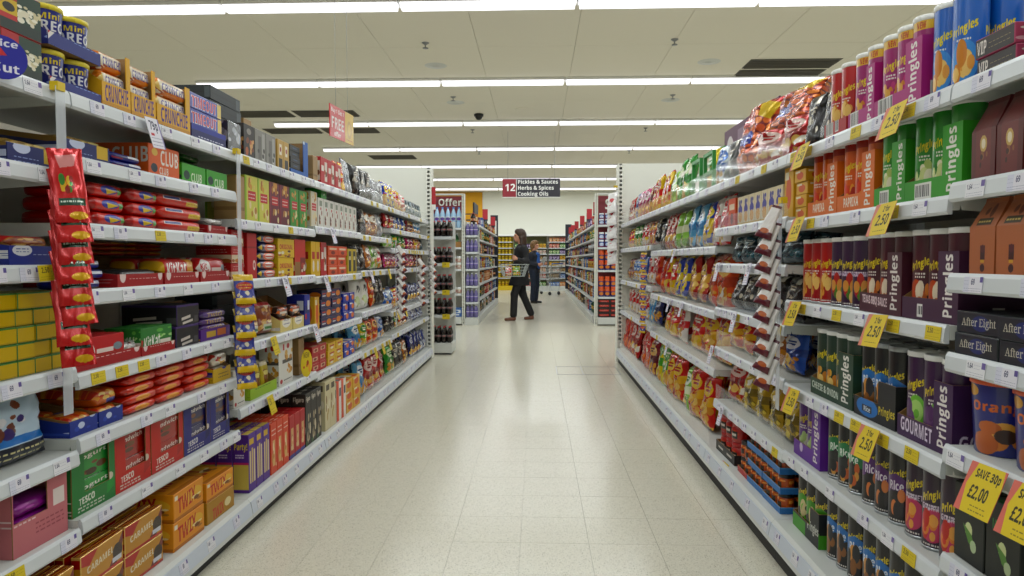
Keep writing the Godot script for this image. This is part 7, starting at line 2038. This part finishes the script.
func people() -> void:
	mat("skin", Color("c68e74"), 0.5)
	mat("eye", Color("2c2420"), 0.25)
	mat("lips", Color("9c4c48"), 0.45)
	mat("hair_brown", Color("3a2618"), 0.45)
	mat("hair_fair", Color("7a5a34"), 0.5)
	mat("coat_black", Color("121216"), 0.75)
	mat("trousers_black", Color("111114"), 0.8)
	mat("shoe_brown", Color("6a3a22"), 0.45)
	mat("shirt_blue", Color("2456a0"), 0.75)
	mat("jacket_navy", Color("171c2a"), 0.75)
	mat("jeans", Color("1c2638"), 0.8)
	mat("basket_grey", Color("b4bab9"), 0.35)
	mat("leaflet", Color("dfe2e4"), 0.6)
	# the woman walks towards -x, her near side to the camera
	var H := Vector3(-0.02, 1.575, 0.0)
	var J := {"hip": Vector3(0.01, 0.95, 0), "chest": Vector3(0.03, 1.31, 0), "head": H,
		"near_shoulder": Vector3(0.035, 1.36, 0.165), "near_elbow": Vector3(0.07, 1.09, 0.235), "near_wrist": Vector3(-0.12, 1.15, 0.30),
		"far_shoulder": Vector3(0.035, 1.36, -0.165), "far_elbow": Vector3(0.08, 1.1, -0.2), "far_wrist": Vector3(-0.12, 1.02, -0.12),
		"near_hip": Vector3(0.0, 0.9, 0.085), "near_knee": Vector3(-0.13, 0.5, 0.09), "near_ankle": Vector3(-0.15, 0.085, 0.09), "near_toe": Vector3(-0.3, 0.028, 0.10),
		"far_hip": Vector3(0.02, 0.9, -0.085), "far_knee": Vector3(0.07, 0.49, -0.08), "far_ankle": Vector3(0.24, 0.1, -0.08), "far_toe": Vector3(0.12, 0.028, -0.08)}
	var hair := [limb(H + Vector3(0.03, 0.06, 0), H + Vector3(0.045, 0.04, 0), 0.103, 0.1, Vector3(1, 1, 1.12)), limb(H + Vector3(-0.04, 0.11, -0.02), H + Vector3(-0.04, 0.11, 0.02), 0.04, 0.04),
		limb(H + Vector3(0.07, -0.02, 0.03), H + Vector3(0.1, -0.42, 0.05), 0.066, 0.042), limb(H + Vector3(0.07, -0.02, -0.03), H + Vector3(0.11, -0.44, -0.05), 0.066, 0.042),
		limb(H + Vector3(0.03, -0.02, 0.075), H + Vector3(0.03, -0.3, 0.12), 0.035, 0.022), limb(H + Vector3(0.03, -0.02, -0.075), H + Vector3(0.03, -0.3, -0.12), 0.035, 0.022)]
	var skirt := [limb(Vector3(0.01, 0.98, 0), Vector3(-0.09, 0.6, 0.02), 0.13, 0.15, Vector3(1, 1, 0.85)), limb(Vector3(0.02, 0.95, 0), Vector3(0.07, 0.6, -0.02), 0.12, 0.13, Vector3(1, 1, 0.85))]
	person("woman in a long black coat carrying a wire basket, brown hair down her back", Vector3(-0.32, 0, -12.9), 0.25, J, {"hair": hair, "hair_m": M.hair_brown, "coat_m": M.coat_black, "trousers_m": M.trousers_black, "shoe_m": M.shoe_brown, "skirt": skirt, "hem": 0.66})
	# her basket hangs from the near hand
	var b := thing("shopping_basket", "grey wire shopping basket held by the woman in black", "basket", Vector3(-0.32, 0, -12.9) + Basis(Vector3.UP, 0.25) * Vector3(-0.2, 0.84, 0.34), 0.25)
	var st := surf()
	var lo := [Vector3(-0.18, 0, -0.11), Vector3(0.18, 0, -0.11), Vector3(0.18, 0, 0.11), Vector3(-0.18, 0, 0.11)]
	var hi := [Vector3(-0.25, 0.22, -0.16), Vector3(0.25, 0.22, -0.16), Vector3(0.25, 0.22, 0.16), Vector3(-0.25, 0.22, 0.16)]
	for k in 4:
		var l := (k + 1) % 4
		for s in 5: bar(st, lo[k].lerp(hi[k], s / 4.0), lo[l].lerp(hi[l], s / 4.0), 0.005 if s == 4 else 0.0022)
		for s in 9: bar(st, lo[k].lerp(lo[l], s / 9.0), hi[k].lerp(hi[l], s / 9.0), 0.0022)
	for s in 6: bar(st, lo[0].lerp(lo[3], s / 5.0), lo[1].lerp(lo[2], s / 5.0), 0.003)
	part("cage", done(st), M.basket_grey, b)
	st = surf()
	for z in [-0.012, 0.012]:
		bar(st, Vector3(-0.25, 0.22, 0), Vector3(0.02, 0.29, z), 0.006)
		bar(st, Vector3(0.25, 0.22, 0), Vector3(0.1, 0.29, z), 0.006)
		bar(st, Vector3(0.02, 0.29, z), Vector3(0.1, 0.29, z), 0.009)
	part("handle", done(st), M.dark, b)
	var fill := [[bag("bag_yellow_green", 0.15, 0.18, 0.06), "green and yellow bag lying in the wire basket", 0.06], [bag("bag_white_red", 0.14, 0.16, 0.06), "white and red bag lying in the wire basket", -0.09]]
	for f in fill:
		var c := stand(f[0], "basket_bag", f[1], "snack bag", b.position + Basis(Vector3.UP, 0.25) * Vector3(f[2], 0.012, 0.0), 0.3)
		c.rotation.x = -0.2
	# the second shopper stands further on, turned towards the trolley
	H = Vector3(-0.02, 1.5, 0)
	J = {"hip": Vector3(0.0, 0.9, 0), "chest": Vector3(0.0, 1.24, 0), "head": H,
		"near_shoulder": Vector3(0.0, 1.29, 0.17), "near_elbow": Vector3(0.05, 1.03, 0.21), "near_wrist": Vector3(-0.17, 1.04, 0.14),
		"far_shoulder": Vector3(0.0, 1.29, -0.17), "far_elbow": Vector3(0.05, 1.03, -0.21), "far_wrist": Vector3(-0.18, 1.03, -0.12),
		"near_hip": Vector3(0.0, 0.86, 0.09), "near_knee": Vector3(-0.02, 0.47, 0.095), "near_ankle": Vector3(0.02, 0.085, 0.1), "near_toe": Vector3(-0.13, 0.028, 0.12),
		"far_hip": Vector3(0.0, 0.86, -0.09), "far_knee": Vector3(-0.03, 0.47, -0.095), "far_ankle": Vector3(0.0, 0.085, -0.1), "far_toe": Vector3(-0.15, 0.028, -0.12)}
	hair = [limb(H + Vector3(0.03, 0.06, 0), H + Vector3(0.045, 0.04, 0), 0.103, 0.1, Vector3(1, 1, 1.12)), limb(H + Vector3(-0.04, 0.11, -0.02), H + Vector3(-0.04, 0.11, 0.02), 0.04, 0.04), limb(H + Vector3(0.06, 0.0, 0), H + Vector3(0.07, -0.12, 0), 0.085, 0.05)]
	skirt = [limb(Vector3(0.0, 0.94, 0), Vector3(0, 0.78, 0), 0.135, 0.14, Vector3(1, 1, 0.82))]
	person("second shopper in a dark jacket, blue top and jeans, reading a leaflet", Vector3(-0.07, 0, -18.0), 2.6, J, {"hair": hair, "hair_m": M.hair_fair, "coat_m": M.jacket_navy, "trousers_m": M.jeans, "shoe_m": M.black, "skirt": skirt, "top": "jacket", "hem": 0.8})
	var shopper := get_node("person_001")
	part("blue_top", nets_mesh([limb(Vector3(-0.085, 0.95, 0), Vector3(-0.075, 1.28, 0), 0.075, 0.07, Vector3(1, 1, 0.8))], 0.012, 0.03), M.shirt_blue, shopper)
	var lf := part("leaflet", box_mesh(Vector3(-0.1, -0.14, -0.002), Vector3(0.1, 0.14, 0.002)), M.leaflet)
	lf.position = Vector3(-0.07, 0, -18.0) + Basis(Vector3.UP, 2.6) * Vector3(-0.27, 1.1, 0.0)
	lf.rotation = Vector3(0.5, 2.6 - PI / 2, 0)
	tag(lf, "white leaflet held up by the second shopper", "leaflet")

const LIGHT := 1.75

func _ready() -> void:
	rng.seed = 11
	wrinkle.seed = 5
	wrinkle.frequency = 0.02
	var cam := Camera3D.new()
	cam.name = "camera"
	add_child(cam)
	cam.fov = rad_to_deg(2.0 * atan(288.0 / 680.0))
	cam.position = Vector3(0, 1.14, 0)
	cam.rotation = Vector3(-atan(28.0 / 680.0), atan(25.0 / 680.0), 0)
	cam.near = 0.05
	cam.far = 100.0
	cam.current = true
	var we := WorldEnvironment.new()
	we.name = "world"
	var env := Environment.new()
	env.background_mode = Environment.BG_COLOR
	env.background_color = Color.BLACK
	env.tonemap_mode = Environment.TONE_MAPPER_LINEAR
	env.tonemap_exposure = 1.0
	env.sdfgi_enabled = true
	env.ssao_enabled = true
	env.ssil_enabled = true
	we.environment = env
	add_child(we)
	make_materials()
	make_prints()
	light_rows()
	setting()
	ceiling_things()
	shelving()
	stock()
	far_end()
	people()
	for k in protos:
		if protos[k] is Dictionary: protos[k].node.free()
